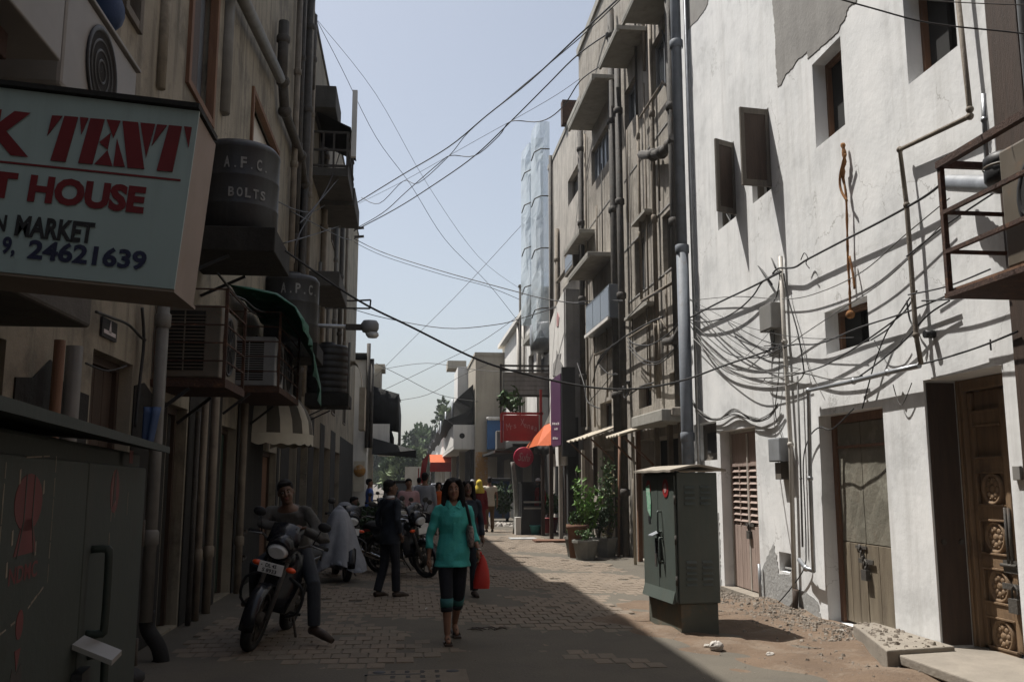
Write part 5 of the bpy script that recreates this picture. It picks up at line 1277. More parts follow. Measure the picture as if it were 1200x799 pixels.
sticker2([(.66,1.36),(.668,1.36),(.668,1.25),(.66,1.25)],'tape',name='tape_strip'); sticker2([(.38,1.47),(.386,1.47),(.386,1.40),(.38,1.40)],'tape',name='tape_strip')
# stool, bent hose, blue cloth beside it
st_ = thing('stool', 'low black seated stool with thin metal legs at the end of the shaded cabinet', 'stool', (-1.62,5.5,0))
q = MB(); q.lathe((-1.62,5.5,.44),[(.001,-.04),(.17,-.04),(.19,-.02),(.19,.01),(.16,.03),(.001,.035)],22); q.build('seat', M['black_rubber'], st_)
for g in range(4): an = R(45+90*g); q = MB(); q.tube([(-1.62+.14*math.cos(an),5.5+.14*math.sin(an),.4),(-1.62+.19*math.cos(an),5.5+.19*math.sin(an),-.02)],.011,6); q.build('leg', M['galv'], st_)
q = MB(); p = onx(172,722,-2.2); q.tube(smoothpts([(-2.2,p.y,p.z+.05),(-2.19,p.y,p.z-.1),(-2.08,p.y-.04,p.z-.25),(-2.05,p.y-.02,p.z-.42),(-2.12,p.y,.0)],4),.065,10); tag(q.build('hose', M['black_rubber']), 'black rubber bend at the foot of the white drain pipe', 'pipe bend')
q = MB(); p = ony(178,500,8.2); rows = [[(p.x-.07+.14*i/6*(1-.4*j/5), 8.15-.03*math.sin(i*1.9), p.z+.17-.34*j/5) for i in range(7)] for j in range(6)]; q.sheet(rows,(0,.01,0)); tag(q.build('cloth', M['tarp_blue']), 'small pale blue cloth hung on the white drain pipe', 'cloth')
t = thing('dome_awning', 'striped cream and dark dome awning with a scalloped valance on the left', 'awning', (XL,15.5,2.2))
N = 12; c0 = Vector((XL+.02,15.4,2.26))
for k in range(N):
    g0, g1 = -math.pi/2+math.pi*k/N, -math.pi/2+math.pi*(k+1)/N; rows = []
    for j in range(7):
        el = (math.pi/2)*j/6*.98; rr = math.cos(el)
        rows.append([c0+Vector((math.cos(g)*rr*.82, math.sin(g)*rr*.95, math.sin(el)*.82)) for g in (g0,(g0+g1)/2,g1)])
    q = MB(); q.sheet(rows,None); q.build('stripe', M['awn_cream' if k % 2 == 0 else 'awn_dark'], t)
rows = []
for j in (0,1): rows.append([c0+Vector((math.cos(g)*.83, math.sin(g)*.96, -.002 if j == 0 else -.15-.04*abs(math.sin(k*.75)))) for k in range(49) for g in [-math.pi/2+math.pi*k/48]])
q = MB(); q.sheet(rows,None); q.build('valance', M['awn_cream'], t)
# ================================================================ people
def person(label, loc, rz, H, top, bottom, pose=None, group=None, skin='skin', hair='short', sleeve=.95, hem=.80, leg_end=.06, fine=True,
           female=False, shoes='leather', flare=.0, lean=0.0, head_turn=0.0, collar=None, drop=0.0, zoff=0.0):
    k = H/1.70; pose = pose or {}
    t = thing('person', label, 'person', loc, rz, group)
    vx = (.0075 if fine else .02)*k
    def J(n, d): return Vector(pose.get(n, d))
    hipz = .90
    Lm = Matrix.Translation((0,0,hipz)) @ Matrix.Rotation(lean,4,'X') @ Matrix.Translation((0,0,-hipz))
    Hm = Lm @ Matrix.Translation((0,0,1.46)) @ Matrix.Rotation(head_turn,4,'Z') @ Matrix.Rotation(-lean*.8,4,'X') @ Matrix.Translation((0,0,-1.46))
    sw = .160 if female else .185
    fin = Matrix.Translation((0,0,zoff)) @ Matrix.Scale(k,4) @ Matrix.Translation((0,0,drop))
    J_ = {}
    for s, nm in ((-1,'R'),(1,'L')):
        sh = Lm @ Vector((s*sw,.0,1.375))
        J_[nm] = dict(sh=sh, el=J('el'+nm,(s*(sw+.055),.03,1.10)), wr=J('wr'+nm,(s*(sw+.07),-.03,.86)), hp=Vector((s*.085,0,.90)),
            kn=J('kn'+nm,(s*.09,-.02,.48)), an=J('an'+nm,(s*.09,.03,.09)), toe=J('toe'+nm,None) if ('toe'+nm) in pose else None)
    def torso(q, g, zlo=.84, fl=0.0, top=True, zt=1.45):
        bust = .012 if female else 0
        rr = [(.84,.168,.118),(.92,.168,.118),(1.02,.150,.105),(1.12,.130 if female else .145,.092),(1.22,.142 if female else .158,.105+bust),(1.30,.150 if female else .175,.105+bust),(1.37,.145 if female else .17,.085),(1.415,.10,.072),(1.45,.055,.055)]
        rr = [r for r in rr if zlo-.02 <= r[0] <= zt]
        if zlo < .84: rr = [(zlo,.165+fl,.12+fl*.8),((zlo+.84)/2,.165+fl*.6,.118+fl*.5)] + rr
        rings = [((0,0,z),a+g,b+g) for z,a,b in rr]
        m = MB(); m.loft(rings,20)
        m.v = [(Lm @ v) if v.z > .88 else v for v in m.v]
        q.add(m.v, m.f, True)
    def limb(q, pts, rs, n=10): q.tube(pts, rs, n)
    q = MB()
    hd = MB(); hz = 1.585
    hd.ball((0,.012,hz+.02),.074,.093,.095,16,12); hd.ball((0,-.022,hz-.035),.062,.068,.085,14,10); hd.ball((0,-.052,hz-.085),.034,.032,.030,10,8)
    hd.tube([(0,-.085,hz+.025),(0,-.098,hz),(0,-.108,hz-.018),(0,-.088,hz-.03)],[.008,.010,.014,.008],8)
    for s in (-1,1): hd.ball((s*.074,.015,hz-.01),.010,.018,.028,8,6); hd.ball((s*.03,-.072,hz-.022),.02,.018,.018,8,6)
    hd.ball((0,-.082,hz-.052),.020,.010,.009,8,6)
    hd.tube([(0,.012,1.39),(0,.004,1.53)],[.056 if not female else .048,.050 if not female else .044],12)
    q.add([Hm @ v for v in hd.v], hd.f, True)
    torso(q, 0)
    for nm in 'RL':
        d = J_[nm]; s = -1 if nm == 'R' else 1
        limb(q, [d['sh'], d['sh'].lerp(d['el'],.5), d['el'], d['el'].lerp(d['wr'],.35), d['wr']], [r_*(.84 if female else 1) for r_ in (.046,.043,.036,.036,.024)])
        fd = (d['wr']-d['el']).normalized(); hdn = J('hand'+nm, tuple(fd + Vector((0,-.25,0)))).normalized()
        w_ = d['wr']; side = hdn.cross(Vector((1,0,0)) if abs(hdn.x) < .8 else Vector((0,0,1))).normalized()
        nrm = hdn.cross(side).normalized()
        pc = w_ + hdn*.05
        pm = [w_, w_+hdn*.03, w_+hdn*.062, w_+hdn*.088]; q.tube(pm,[.021,.028,.031,.026],10,sq=(1,.5) if abs(side.dot((pm[1]-pm[0]).orthogonal())) < 2 else (1,1))
        for i, ln in enumerate((.062,.074,.07,.054)):
            b0 = w_+hdn*.082+side*(.0165*(i-1.5)*1.05); cu = nrm*s
            q.tube([b0-hdn*.015, b0+hdn*ln*.45, b0+hdn*ln*.75+cu*.012, b0+hdn*ln*.95+cu*.028],[.0085,.008,.0075,.006],6)
        tb_ = w_+hdn*.03+side*.026; q.tube([tb_-side*.01, tb_+side*.022+hdn*.025, tb_+side*.026+hdn*.055+nrm*s*.012],[.011,.0095,.007],6)
        limb(q, [d['hp'], d['hp'].lerp(d['kn'],.5), d['kn'], d['kn'].lerp(d['an'],.3)+Vector((0,.012,0)), d['an']], [.082,.068,.05,.052,.034])
        toe = d['toe'] if d['toe'] is not None else d['an']+Vector((s*.02,-.17,-.065)); heel = d['an']+(d['an']-toe).normalized()*.035+Vector((0,0,-.055))
        q.tube([heel, d['an']+Vector((0,0,-.035)), d['an'].lerp(toe,.55)+Vector((0,0,-.012)), toe],[.030,.036,.034,.018],10,sq=(1,.9))
    q.xform(fin); q.build('body', M[skin], t, local=True, remesh=vx, smooth_it=3)
    # face
    q = MB()
    for s in (-1,1): q.ball((s*.030,-.082,hz+.008),.013,.006,.0065,8,6)
    q.v = [fin @ Hm @ v for v in q.v]; q.build('eye_whites', M['eye_white'], t, local=True)
    q = MB()
    for s in (-1,1): q.ball((s*.030,-.0865,hz+.008),.006,.004,.006,8,6); q.tube([(s*.014,-.088,hz+.028),(s*.03,-.0885,hz+.034),(s*.048,-.078,hz+.028)],[.003,.0045,.002],5)
    q.v = [fin @ Hm @ v for v in q.v]; q.build('eyes', M['hair'], t, local=True)
    q = MB(); q.ball((0,-.090,hz-.047),.021,.006,.0045,8,5); q.ball((0,-.089,hz-.057),.018,.007,.0055,8,5)
    q.v = [fin @ Hm @ v for v in q.v]; q.build('mouth', M['lip'], t, local=True)
    # hair
    q = MB()
    if hair == 'long':
        q.ball((0,.028,hz+.035),.088,.100,.098,16,12)
        for s in (-1,1):
            q.tube(smoothpts([(s*.045,-.060,hz+.105),(s*.084,-.022,hz+.03),(s*.094,-.005,hz-.07),(s*.098,-.025,hz-.17),(s*.085,-.045,hz-.25)],3),[.026,.03,.032,.032,.034,.035,.036,.036,.036,.034,.03,.024,.012][:13],10)
        q.loft([((0,.065,hz+.02),.085,.055),((0,.075,hz-.08),.100,.06),((0,.075,hz-.18),.105,.055),((0,.075,hz-.26),.09,.04),((0,.07,hz-.31),.05,.02)],16)
    elif hair == 'scarf': q.ball((0,.02,hz+.02),.095,.108,.12,14,10); q.loft([((0,.02,hz-.04),.098,.10),((0,.03,hz-.14),.15,.12),((0,.03,hz-.26),.17,.13)],14)
    elif hair == 'cap': q.ball((0,.012,hz+.055),.082,.10,.07,14,10)
    else:
        q.ball((0,.026,hz+.045),.082,.096,.085,16,12); q.ball((0,.055,hz-.0),.076,.062,.075,14,10)
        for i in range(7): q.ball((-.05+.017*i,-.066+.012*abs(i-3)*.5,hz+.088),.018,.018,.018,8,6)
    q.v = [fin @ Hm @ v for v in q.v]
    hm = {'scarf':'yellow_cloth','cap':'white_cloth'}.get(hair,'hair'); q.build('hair' if hair in ('long','short') else ('scarf' if hair=='scarf' else 'cap'), M[hm], t, local=True, remesh=max(vx*1.1,.009*k), smooth_it=3)
    # upper garment
    q = MB(); torso(q, .014, hem, flare, zt=1.43)
    for nm in 'RL':
        d = J_[nm]; s = -1 if nm == 'R' else 1
        pts = [d['sh'].lerp(Lm @ Vector((0,0,1.37)),.35), d['sh'], d['sh'].lerp(d['el'],.5), d['el']]; rs = [.055,.060,.056,.049]
        if sleeve < .5: pts = pts[:3]; rs = rs[:2]+[.060]
        else:
            f = (sleeve-.5)/.5; pts += [d['el'].lerp(d['wr'],f*.5), d['el'].lerp(d['wr'],f)]; rs += [.046,.044 if not female else .052]
        if female: rs = [r_*.92 for r_ in rs[:-1]]+[rs[-1]*.95]
        q.tube(smoothpts(pts,2)[:], [rs[min(len(rs)-1,i//2)] if i % 2 == 0 else (rs[i//2]+rs[min(len(rs)-1,i//2+1)])/2 for i in range(2*(len(pts)-1)+1)], 12)
    if fine:      # creases in the cloth
        for v in q.v:
            a = math.sin(v.x*31+v.z*23)*.5+math.sin(v.z*47-v.x*19+v.y*13)*.5
            v.x += .006*a; v.y += .010*math.sin(v.z*37+v.x*29)
    q.xform(fin); garment = q.build('tunic' if female else 'shirt', M[top], t, local=True, remesh=vx*1.35, smooth_it=2)
    if collar:
        q = MB()
        for s in (-1,1): q.prism([(s*.012,-.079,1.405),(s*.052,-.062,1.462),(s*.074,-.02,1.468),(s*.09,-.05,1.418),(s*.058,-.094,1.378)],(0,-.008,.006))
        q.v = [fin @ (Lm @ v) for v in q.v]; q.build('collar', M[collar], t, local=True)
        q = MB(); q.prism([(-.012,-.094,1.36),(.012,-.094,1.36),(.012,-.117,1.22),(.012,-.108,1.05),(-.012,-.108,1.05),(-.012,-.117,1.22)],(0,-.012,0)); q.v=[fin @ (Lm @ v) for v in q.v]; q.build('placket', M[collar], t, local=True)
    # lower garment
    q = MB(); q.loft([((0,0,.80),.155,.108),((0,0,.86),.165,.118),((0,0,.94),.168,.117),((0,0,1.02),.15,.106)],18)
    for nm in 'RL':
        d = J_[nm]; L_ = [d['hp']+Vector((0,0,.02)), d['hp'].lerp(d['kn'],.5), d['kn']]; rs = [.083,.080,.067]
        kn, an = d['kn'], d['an']; full = kn.z-an.z if abs(kn.z-an.z) > .1 else .39
        f = max(0, min(1, (kn.z-leg_end)/max(.05,(kn.z-an.z)))) if leg_end < .5 else 0
        if f > .05: L_ += [kn.lerp(an,f*.5), kn.lerp(an,f)]; rs += [.066,.062]
        q.tube(L_, rs, 12)
    q.xform(fin); q.build('trousers', M[bottom], t, local=True, remesh=vx*1.4, smooth_it=2)
    for nm in 'RL':
        d = J_[nm]; s = -1 if nm == 'R' else 1
        toe = d['toe'] if d['toe'] is not None else d['an']+Vector((s*.02,-.17,-.065)); dn = (toe-d['an']); heel = d['an']-Vector((dn.x,dn.y,0)).normalized()*.045+Vector((0,0,-.06))
        q = MB()
        if shoes == 'sandal':
            fl = Vector((dn.x,dn.y,dn.z+.06)).normalized(); sd = Vector((-fl.y,fl.x,0)).normalized()
            a0 = heel+Vector((0,0,-.022)); a1 = toe+fl*.03+Vector((0,0,-.018))
            q.obox((a0+a1)/2,(a1-a0)/2,sd*.040,Vector((0,0,.010))); m_ = a0.lerp(a1,.68); q.tube([m_+sd*.042,m_+Vector((0,0,.058)),m_-sd*.042],.011,6)
        else: q.tube([heel+Vector((0,0,.012)), d['an']+Vector((0,0,-.04)), d['an'].lerp(toe,.6)+Vector((0,0,-.012)), toe+dn.normalized()*.03],[.037,.045,.044,.026],12)
        q.xform(fin); q.build('shoe', M[shoes if shoes != 'sandal' else 'leather'], t, local=True)
    return t, fin
# --- woman in teal walking towards the camera
c = onz(529, 751, 0); rzw = R(4)
wom, fin = person('woman in a teal tunic and dark cropped trousers walking towards the camera', (c.x, c.y, 0), rzw, 1.535, 'teal_cloth', 'black_cloth',
    dict(elR=(-.245,.02,1.10), wrR=(-.255,-.02,.86), elL=(.225,.03,1.11), wrL=(.265,-.10,.95), knR=(-.07,-.10,.48), anR=(-.06,-.10,.09), toeR=(-.065,-.27,.03), knL=(.075,.05,.48), anL=(.065,.30,.15), toeL=(.075,.15,.045), handL=(0,-.15,-1), handR=(.05,-.2,-1)),
    hair='long', sleeve=.78, hem=.775, flare=.022, leg_end=.44, female=True, shoes='sandal', collar='teal_cloth', head_turn=R(-4))
def onp(t, fin, q, name, m, **kw): q.xform(fin); return q.build(name, M[m], t, local=True, **kw)
for d0, d1 in (((-.071,-.10,.46),(-.069,-.10,.37)),((.075,.085,.46),(.072,.13,.38))):
    q = MB(); q.tube([d0,d1],[.071,.068],14); onp(wom, fin, q, 'trouser_trim', 'teal_trim')
for d0, d1 in (((-.069,-.10,.37),(-.067,-.10,.325)),((.072,.13,.38),(.071,.16,.34))):
    q = MB(); q.tube([d0,d1],[.066,.064],14); onp(wom, fin, q, 'trouser_hem', 'black_cloth')
mw = Matrix.Translation((c.x,c.y,0)) @ Matrix.Rotation(rzw,4,'Z') @ fin
# shoulder bag (carried: a thing of its own)
sb = thing('shoulder_bag', 'patterned dark shoulder bag hanging under the arm of the woman in teal', 'bag', tuple(mw @ Vector((.2,0,.98))))
q = MB(); q.loft([((.185,-.02,.98),.035,.095),((.185,-.02,1.04),.045,.115),((.18,-.02,1.16),.042,.10),((.178,-.02,1.22),.02,.075)],16); q.xform(mw); q.build('pouch', M['bag_print'], sb)
q = MB(); q.tube(smoothpts([(.18,-.09,1.20),(.155,-.125,1.30),(.13,-.085,1.425),(.125,0,1.445),(.13,.07,1.42),(.16,.10,1.30),(.18,.06,1.20)],4),.011,6,sq=(1.6,.6)); q.xform(mw); q.build('strap', M['ink'], sb)
# red carrier bag in her left hand
rb = thing('red_bag', 'red carrier bag held low in the hand of the woman in teal', 'bag', tuple(mw @ Vector((.30,-.08,.5))))
rows = []
for i in range(17):
    g = 2*math.pi*i/16; rows.append([Vector((.305+math.cos(g)*a*(1+.1*math.sin(3*g+z*9)), -.10+math.sin(g)*b, z)) for z,a,b in ((.55,.085,.035),(.62,.09,.045),(.74,.07,.04),(.84,.04,.03),(.90,.012,.012))])
q = MB(); q.sheet(rows); q.add([(.305+math.cos(2*math.pi*i/16)*.085,-.10+math.sin(2*math.pi*i/16)*.035,.55) for i in range(16)],[tuple(range(16))]); q.xform(mw); q.build('sack', M['red_bag'], rb)
q = MB(); q.tube(smoothpts([(.30,-.10,.89),(.285,-.125,.93),(.275,-.13,.90),(.30,-.1,.885)],3),.008,6); q.xform(mw); q.build('handle', M['red_bag'], rb)
q = MB(); q.lathe((.266,-.095,.962),[(.028,-.006),(.031,0),(.028,.006)],14); q.xform(mw); q.build('bangle', M['chrome'], wom)
# --- man in dark clothes, seen from behind and side
c = onz(455, 699, 0)
man, fin2 = person('man in a dark navy shirt and black trousers turned to the right', (c.x, c.y, 0), R(125), 1.53, 'navy_cloth', 'black_cloth',
    dict(elR=(-.27,.05,1.12), wrR=(-.20,-.05,.90), elL=(.25,.06,1.12), wrL=(.27,-.07,.88), knR=(-.09,-.05,.48), anR=(-.10,-.06,.09), knL=(.10,.02,.47), anL=(.11,.13,.09)), sleeve=.92, hem=.76, skin='skin_dark', head_turn=R(-25))
q = MB(); q.lathe((0,.008,1.45),[(.062,-.02),(.066,.0),(.062,.022)],16); onp(man, fin2, q, 'collar', 'white_cloth')
# --- person following close behind the woman
c = onz(549, 697, 0)
person('person in a dark top following close behind the woman in teal', (c.x-.03, c.y, 0), R(5), 1.52, 'navy_cloth', 'black_cloth', dict(knL=(.09,-.1,.48), anL=(.09,-.14,.09)), hair='long', female=True, hem=.74, flare=.02, skin='skin_dark')
# --- seated man leaning on the motorcycle handlebar
BX, BY = onz(302, 762, 0).x, onz(302, 762, 0).y + .30
bike_rz, bike_lean = R(-8), R(14)
# --- background people
def far(px, y, label, rz, H, top, bottom, **kw):
    x = (px-478)/1080*y*1.0; p = ony(px, 600, y)
    return person(label, (p.x, y, 0), rz, H, top, bottom, fine=False, **kw)
far(561, 24.5, 'woman with a yellow scarf and a maroon dress walking in the sunlight', R(170), 1.56, 'maroon_cloth', 'maroon_cloth', hair='scarf', female=True, hem=.45, flare=.05)
far(573, 28.5, 'man in a cream shirt walking away in the sunlight', R(185), 1.66, 'cream_cloth', 'brown_cloth', sleeve=.4)
far(553, 33, 'person with a white cap far behind the yellow scarf', R(20), 1.6, 'navy_cloth', 'black_cloth', hair='cap')
far(497, 21.5, 'man in a pale grey shirt standing in the shade behind the motorcycles', R(170), 1.72, 'cover_cloth', 'black_cloth', sleeve=.9)
far(513, 27, 'person in an orange top in the shade near the far awning', R(20), 1.5, 'orange_cloth', 'brown_cloth', female=True, hair='long')
far(478, 20, 'man in a pale pink shirt over maroon walking in the shaded lane', R(10), 1.58, 'pink_cloth', 'maroon_cloth', hem=.75)
far(432, 26, 'person in a bright blue shirt by the left houses', R(100), 1.60, 'blue_cloth', 'jeans', sleeve=.4)
far(490, 31, 'man in a whitish shirt further back in the shaded lane', R(185), 1.66, 'white_cloth', 'black_cloth', sleeve=.9)
far(415, 19.5, 'man in a brown shirt sitting low by the left wall', R(60), 1.66, 'brown_cloth', 'black_cloth', skin='skin_dark', zoff=-.12,
    pose=dict(knR=(-.12,-.40,.86), knL=(.12,-.40,.86), anR=(-.12,-.42,.45), anL=(.12,-.42,.45), wrR=(-.15,-.32,.95), wrL=(.15,-.32,.95)), drop=-.34)
far(630, 27.6, 'person in red with a white cap behind the black stall', R(-40), 1.62, 'red_cloth', 'black_cloth', hair='cap')

# ================================================================ motorcycles
def motorcycle(label, plate=None, group=None, body='black_gloss', front_plate=True):
    t = thing('motorcycle', label, 'motorcycle', (0,0,0), 0, group); K = dict(local=True)
    def wheel(y, r=.30):
        q = MB(); q.lathe((0,y,r),[(r-.07,-.03),(r-.045,-.048),(r-.015,-.04),(r,-.018),(r,.018),(r-.015,.04),(r-.045,.048),(r-.07,.03)],28,axis='x'); w_ = q.build('tyre', M['black_rubber'], t, **K)
        q = MB(); q.lathe((0,y,r),[(r-.085,-.028),(r-.065,-.032),(r-.065,.032),(r-.085,.028)],28,axis='x'); q.lathe((0,y,r),[(.02,-.06),(.06,-.05),(.06,.05),(.02,.06)],14,axis='x'); q.build('rim', M['cast_iron'], w_, **K)
        q = MB()
        for k in range(10): g = k*math.pi/5; q.beam((0,y+math.cos(g)*.05,r+math.sin(g)*.05),(0,y+math.cos(g)*(r-.07),r+math.sin(g)*(r-.07)),.012,.012,(1,0,0))
        q.build('spokes', M['cast_iron'], w_, **K)
    wheel(-.64); wheel(.60)
    q = MB()
    for s in (-1,1): q.tube([(s*.085,-.64,.30),(s*.085,-.45,.80)],[.025,.021],8)
    q.build('fork', M['cast_iron'], t, **K)
    q = MB(); rows = []
    for k in range(11):
        g = R(-15)+R(165)*k/10; rows.append([(x_, -.64-math.cos(g)*(.325-abs(x_)*.4)*1, .30+math.sin(g)*(.325-abs(x_)*.4)) for x_ in (-.065,-.04,0,.04,.065)])
    q.sheet(rows,(0,0,.004)); q.build('front_mudguard', M[body], t, **K)
    q = MB(); rows = []
    for k in range(9):
        g = R(10)+R(130)*k/8; rows.append([(x_, .60+math.cos(g)*(.35-abs(x_)*.4), .30+math.sin(g)*(.35-abs(x_)*.4)) for x_ in (-.09,-.05,0,.05,.09)])
    q.sheet(rows,(0,0,.004)); q.build('rear_mudguard', M[body], t, **K)
    q = MB(); q.tube(smoothpts([(-.37,-.30,.99),(-.25,-.36,1.00),(-.12,-.42,.95),(.12,-.42,.95),(.25,-.36,1.00),(.37,-.30,.99)],3),.013,8); q.build('handlebar', M['cast_iron'], t, **K)
    for s in (-1,1):
        q = MB(); q.tube([(s*.26,-.355,1.0),(s*.39,-.29,.99)],.019,8); q.build('grip', M['black_rubber'], t, **K)
        q = MB(); q.tube([(s*.24,-.39,1.0),(s*.37,-.37,.985)],.006,6); q.build('brake_lever', M['galv'], t, **K)
        q = MB(); q.tube([(s*.25,-.36,1.0),(s*.30,-.38,1.16)],.007,6); q.ball((s*.32,-.375,1.19),.065,.018,.045,12,8); q.build('mirror', M['black_plastic'], t, **K)
        q = MB(); q.ball((s*.16,-.56,.76),.05,.035,.026,10,8); q.build('indicator', M['orange_lens'], t, **K)
    # headlamp cowl and small visor
    q = MB(); q.tube([(0,-.36,.96),(0,-.46,.95),(0,-.58,.90)],[.08,.135,.115],16,sq=(1,.9)); q.build('cowl', M[body], t, **K)
    q = MB(); q.tube([(0,-.575,.90),(0,-.615,.885)],[.105,.075],16,sq=(1,.72)); q.build('headlamp', M['glass_head'], t, **K)
    q = MB(); rows = [[(x_, -.50+.05*j-.3*(.16-abs(x_))*(1-j*.35), .99+.085*j-abs(x_)*.22) for x_ in (-.15,-.09,-.03,.03,.09,.15)] for j in range(3)]; q.sheet(rows,(0,.006,0)); q.build('visor', M['black_gloss'], t, **K)
    if front_plate:
        q = MB(); q.box(-.115,.115,-.66,-.655,.70,.80); pl = q.build('number_plate', M['plate'], t, bevel=.003, **K)
    q = MB(); rows = [[(x_*(1-.25*abs(j-2)/2), -.47+.10*abs(x_)/.2+.05*j*.6, .34+.135*j) for x_ in (-.22,-.15,-.06,.06,.15,.22)] for j in range(5)]; q.sheet(rows,(0,.012,0)); q.build('leg_shield', M[body], t, **K)
    q = MB(); q.loft([((0,-.16,.68),.10,.22),((0,-.16,.78),.15,.25),((0,-.15,.87),.13,.23),((0,-.14,.92),.06,.14)],16); q.build('fuel_tank', M[body], t, **K)
    q = MB(); rows = [[(x_, y_, z_-abs(x_)*abs(x_)*2.2) for x_ in (-.14,-.08,0,.08,.14)] for y_, z_ in ((.02,.84),(.15,.815),(.35,.825),(.50,.86),(.70,.87),(.76,.84))]; q.sheet(rows,(0,0,-.07)); q.build('seat', M['black_rubber'], t, **K)
    q = MB(); q.box(-.13,.13,-.22,.14,.30,.56); q.tube([(0,-.15,.5),(0,-.26,.62)],.085,10)
    for k in range(5): q.box(-.11,.11,-.33,-.10,.50+.03*k,.512+.03*k)
    q.build('engine', M['cast_iron'], t, bevel=.01, **K)
    q = MB(); q.tube([(0,-.42,.84),(0,-.30,.74),(0,-.30,.38)],.03,8); q.tube([(0,-.25,.80),(0,.2,.76),(0,.7,.78)],.03,8); q.tube([(.06,.15,.72),(.06,.2,.34),(.06,.6,.30)],.028,8); q.tube([(-.06,.15,.72),(-.06,.2,.34),(-.06,.6,.30)],.028,8); q.build('frame', M['black_plastic'], t, **K)
    q = MB()
    for s in (-1,1): q.prism([(s*.13,.05,.78),(s*.13,.62,.80),(s*.12,.40,.56),(s*.12,.10,.56)],(s*.02,0,0))
    q.build('side_panel', M[body], t, bevel=.006, **K)
    q = MB(); q.tube(smoothpts([(-.12,-.24,.46),(-.16,-.26,.28),(-.17,.1,.26),(-.18,.5,.32),(-.19,.85,.40)],3),[.02]*7+[.03,.04,.045,.045,.045,.04],10); q.build('exhaust', M['chrome'], t, **K)
    q = MB(); q.box(-.07,.07,.80,.86,.68,.76); q.build('tail_lamp', M['red_plastic'], t, bevel=.01, **K)
    q = MB(); q.tube([(.10,.12,.34),(.26,.06,.02)],.013,6); q.build('side_stand', M['cast_iron'], t, **K)
    q = MB(); q.tube([(-.24,-.02,.30),(.24,-.02,.30)],.014,6); q.build('footrest', M['black_rubber'], t, **K)
    q = MB(); q.tube(smoothpts([(-.16,-.30,.30),(-.28,-.36,.38),(-.28,-.36,.58),(-.12,-.34,.66)],3),.014,7); q.tube(smoothpts([(.16,-.30,.30),(.28,-.36,.38),(.28,-.36,.58),(.12,-.34,.66)],3),.014,7); q.build('crash_bar', M['black_plastic'], t, **K)
    return t
BG = 'motorcycles parked along the lane'
m1 = motorcycle('black motorcycle facing the camera with a white number plate and a man on it', group=BG)
pl = [c_ for c_ in m1.children if c_.name.startswith('number_plate')][0]
m1.location = (BX, BY+.34, 0); m1.rotation_euler = (0, bike_lean, bike_rz)
proto = copy_tree(m1)
proto['label'] = 'parked motorcycle draped with a pale grey cover by the left wall'
p = onz(394, 682, 0); proto.location = (p.x, p.y+.75, 0); proto.rotation_euler = (0, R(5), R(12))
def lett_local(s, x0, z0, w_, h_): 
    o = lettering(s, (x0, -.662, z0), (1,0,0), (0,0,1), w_, h_, M['ink'], m1, ext=.002, bold=.03); o.parent = pl; return o
W[m1] = Matrix.Identity(4); W[pl] = Matrix.Identity(4)
lett_local('.', -.095, .762, .012, .012); lett_local('DL 4S', -.055, .756, .105, .034); lett_local('S 8933', -.075, .710, .135, .034)
spots = [(496, 15.6, 40, -7, 'motorcycle with a long flat seat parked crosswise behind the man in dark clothes'),
         (487, 17.2, 38, 7, 'motorcycle parked crosswise with its handlebar towards the street, second behind the dark clothed man'),
         (468, 19.4, 35, 6, 'dark motorcycle parked behind the potted plants on the left'),
         (450, 22.5, 30, 6, 'motorcycle parked close to the left wall before the sitting man'),
         (455, 25.5, 35, 6, 'motorcycle parked far along the shaded lane beside the blue shirted person'),
         (463, 29.0, 35, 6, 'furthest parked motorcycle in the shaded lane')]
for px, y, a, ln, lab in spots:
    o = copy_tree(m1, label=lab, group=BG); pp = ony(px, 600, y); o.location = (pp.x-.35, y, 0); o.rotation_euler = (0, R(ln), R(a))
    for ch in list(o.children):
        if ch.name.startswith('number_plate'):
            for g in list(ch.children): bpy.data.objects.remove(g)
# helper to place a point given in a motorcycle's own frame
mb1 = Matrix.Translation(m1.location) @ m1.rotation_euler.to_matrix().to_4x4()
# seated man: his frame shares the bike's heading; he sits on the seat and leans his arms on the handlebar
sm = Matrix.Rotation(bike_rz,4,'Z'); seatp = mb1 @ Vector((0,.08,.84))
def tol(v):   # bike-frame point -> man's local pose coordinate (base scale 1.7)
    p_ = mb1 @ Vector(v); d_ = sm.inverted().to_3x3() @ Vector((p_.x-seatp.x, p_.y-seatp.y, p_.z)); kk = 1.66/1.70
    return (d_.x/kk, d_.y/kk, d_.z/kk+.0)
dr_ = -.90+seatp.z/(1.66/1.70)+.03
def tl(v): a = tol(v); return (a[0], a[1], a[2]-dr_)
person('man in a grey shirt sitting astride the motorcycle with his arms folded on the handlebar', (seatp.x, seatp.y, 0), bike_rz, 1.66, 'grey_cloth', 'jeans',
    dict(elR=tl((-.30,-.28,1.07)), wrR=tl((.02,-.36,1.10)), elL=tl((.34,-.26,1.06)), wrL=tl((.05,-.33,1.13)), handR=(1,-.25,0), handL=(-1,-.3,.1),
         knL=tl((.36,-.36,.66)), anL=tl((.46,-.34,.30)), toeL=tl((.66,-.44,.24)), knR=tl((-.24,-.30,.68)), anR=tl((-.24,.0,.36)), toeR=tl((-.28,-.16,.30))),
    sleeve=.90, hem=.84, skin='skin_dark', lean=R(36), drop=dr_, head_turn=R(18))
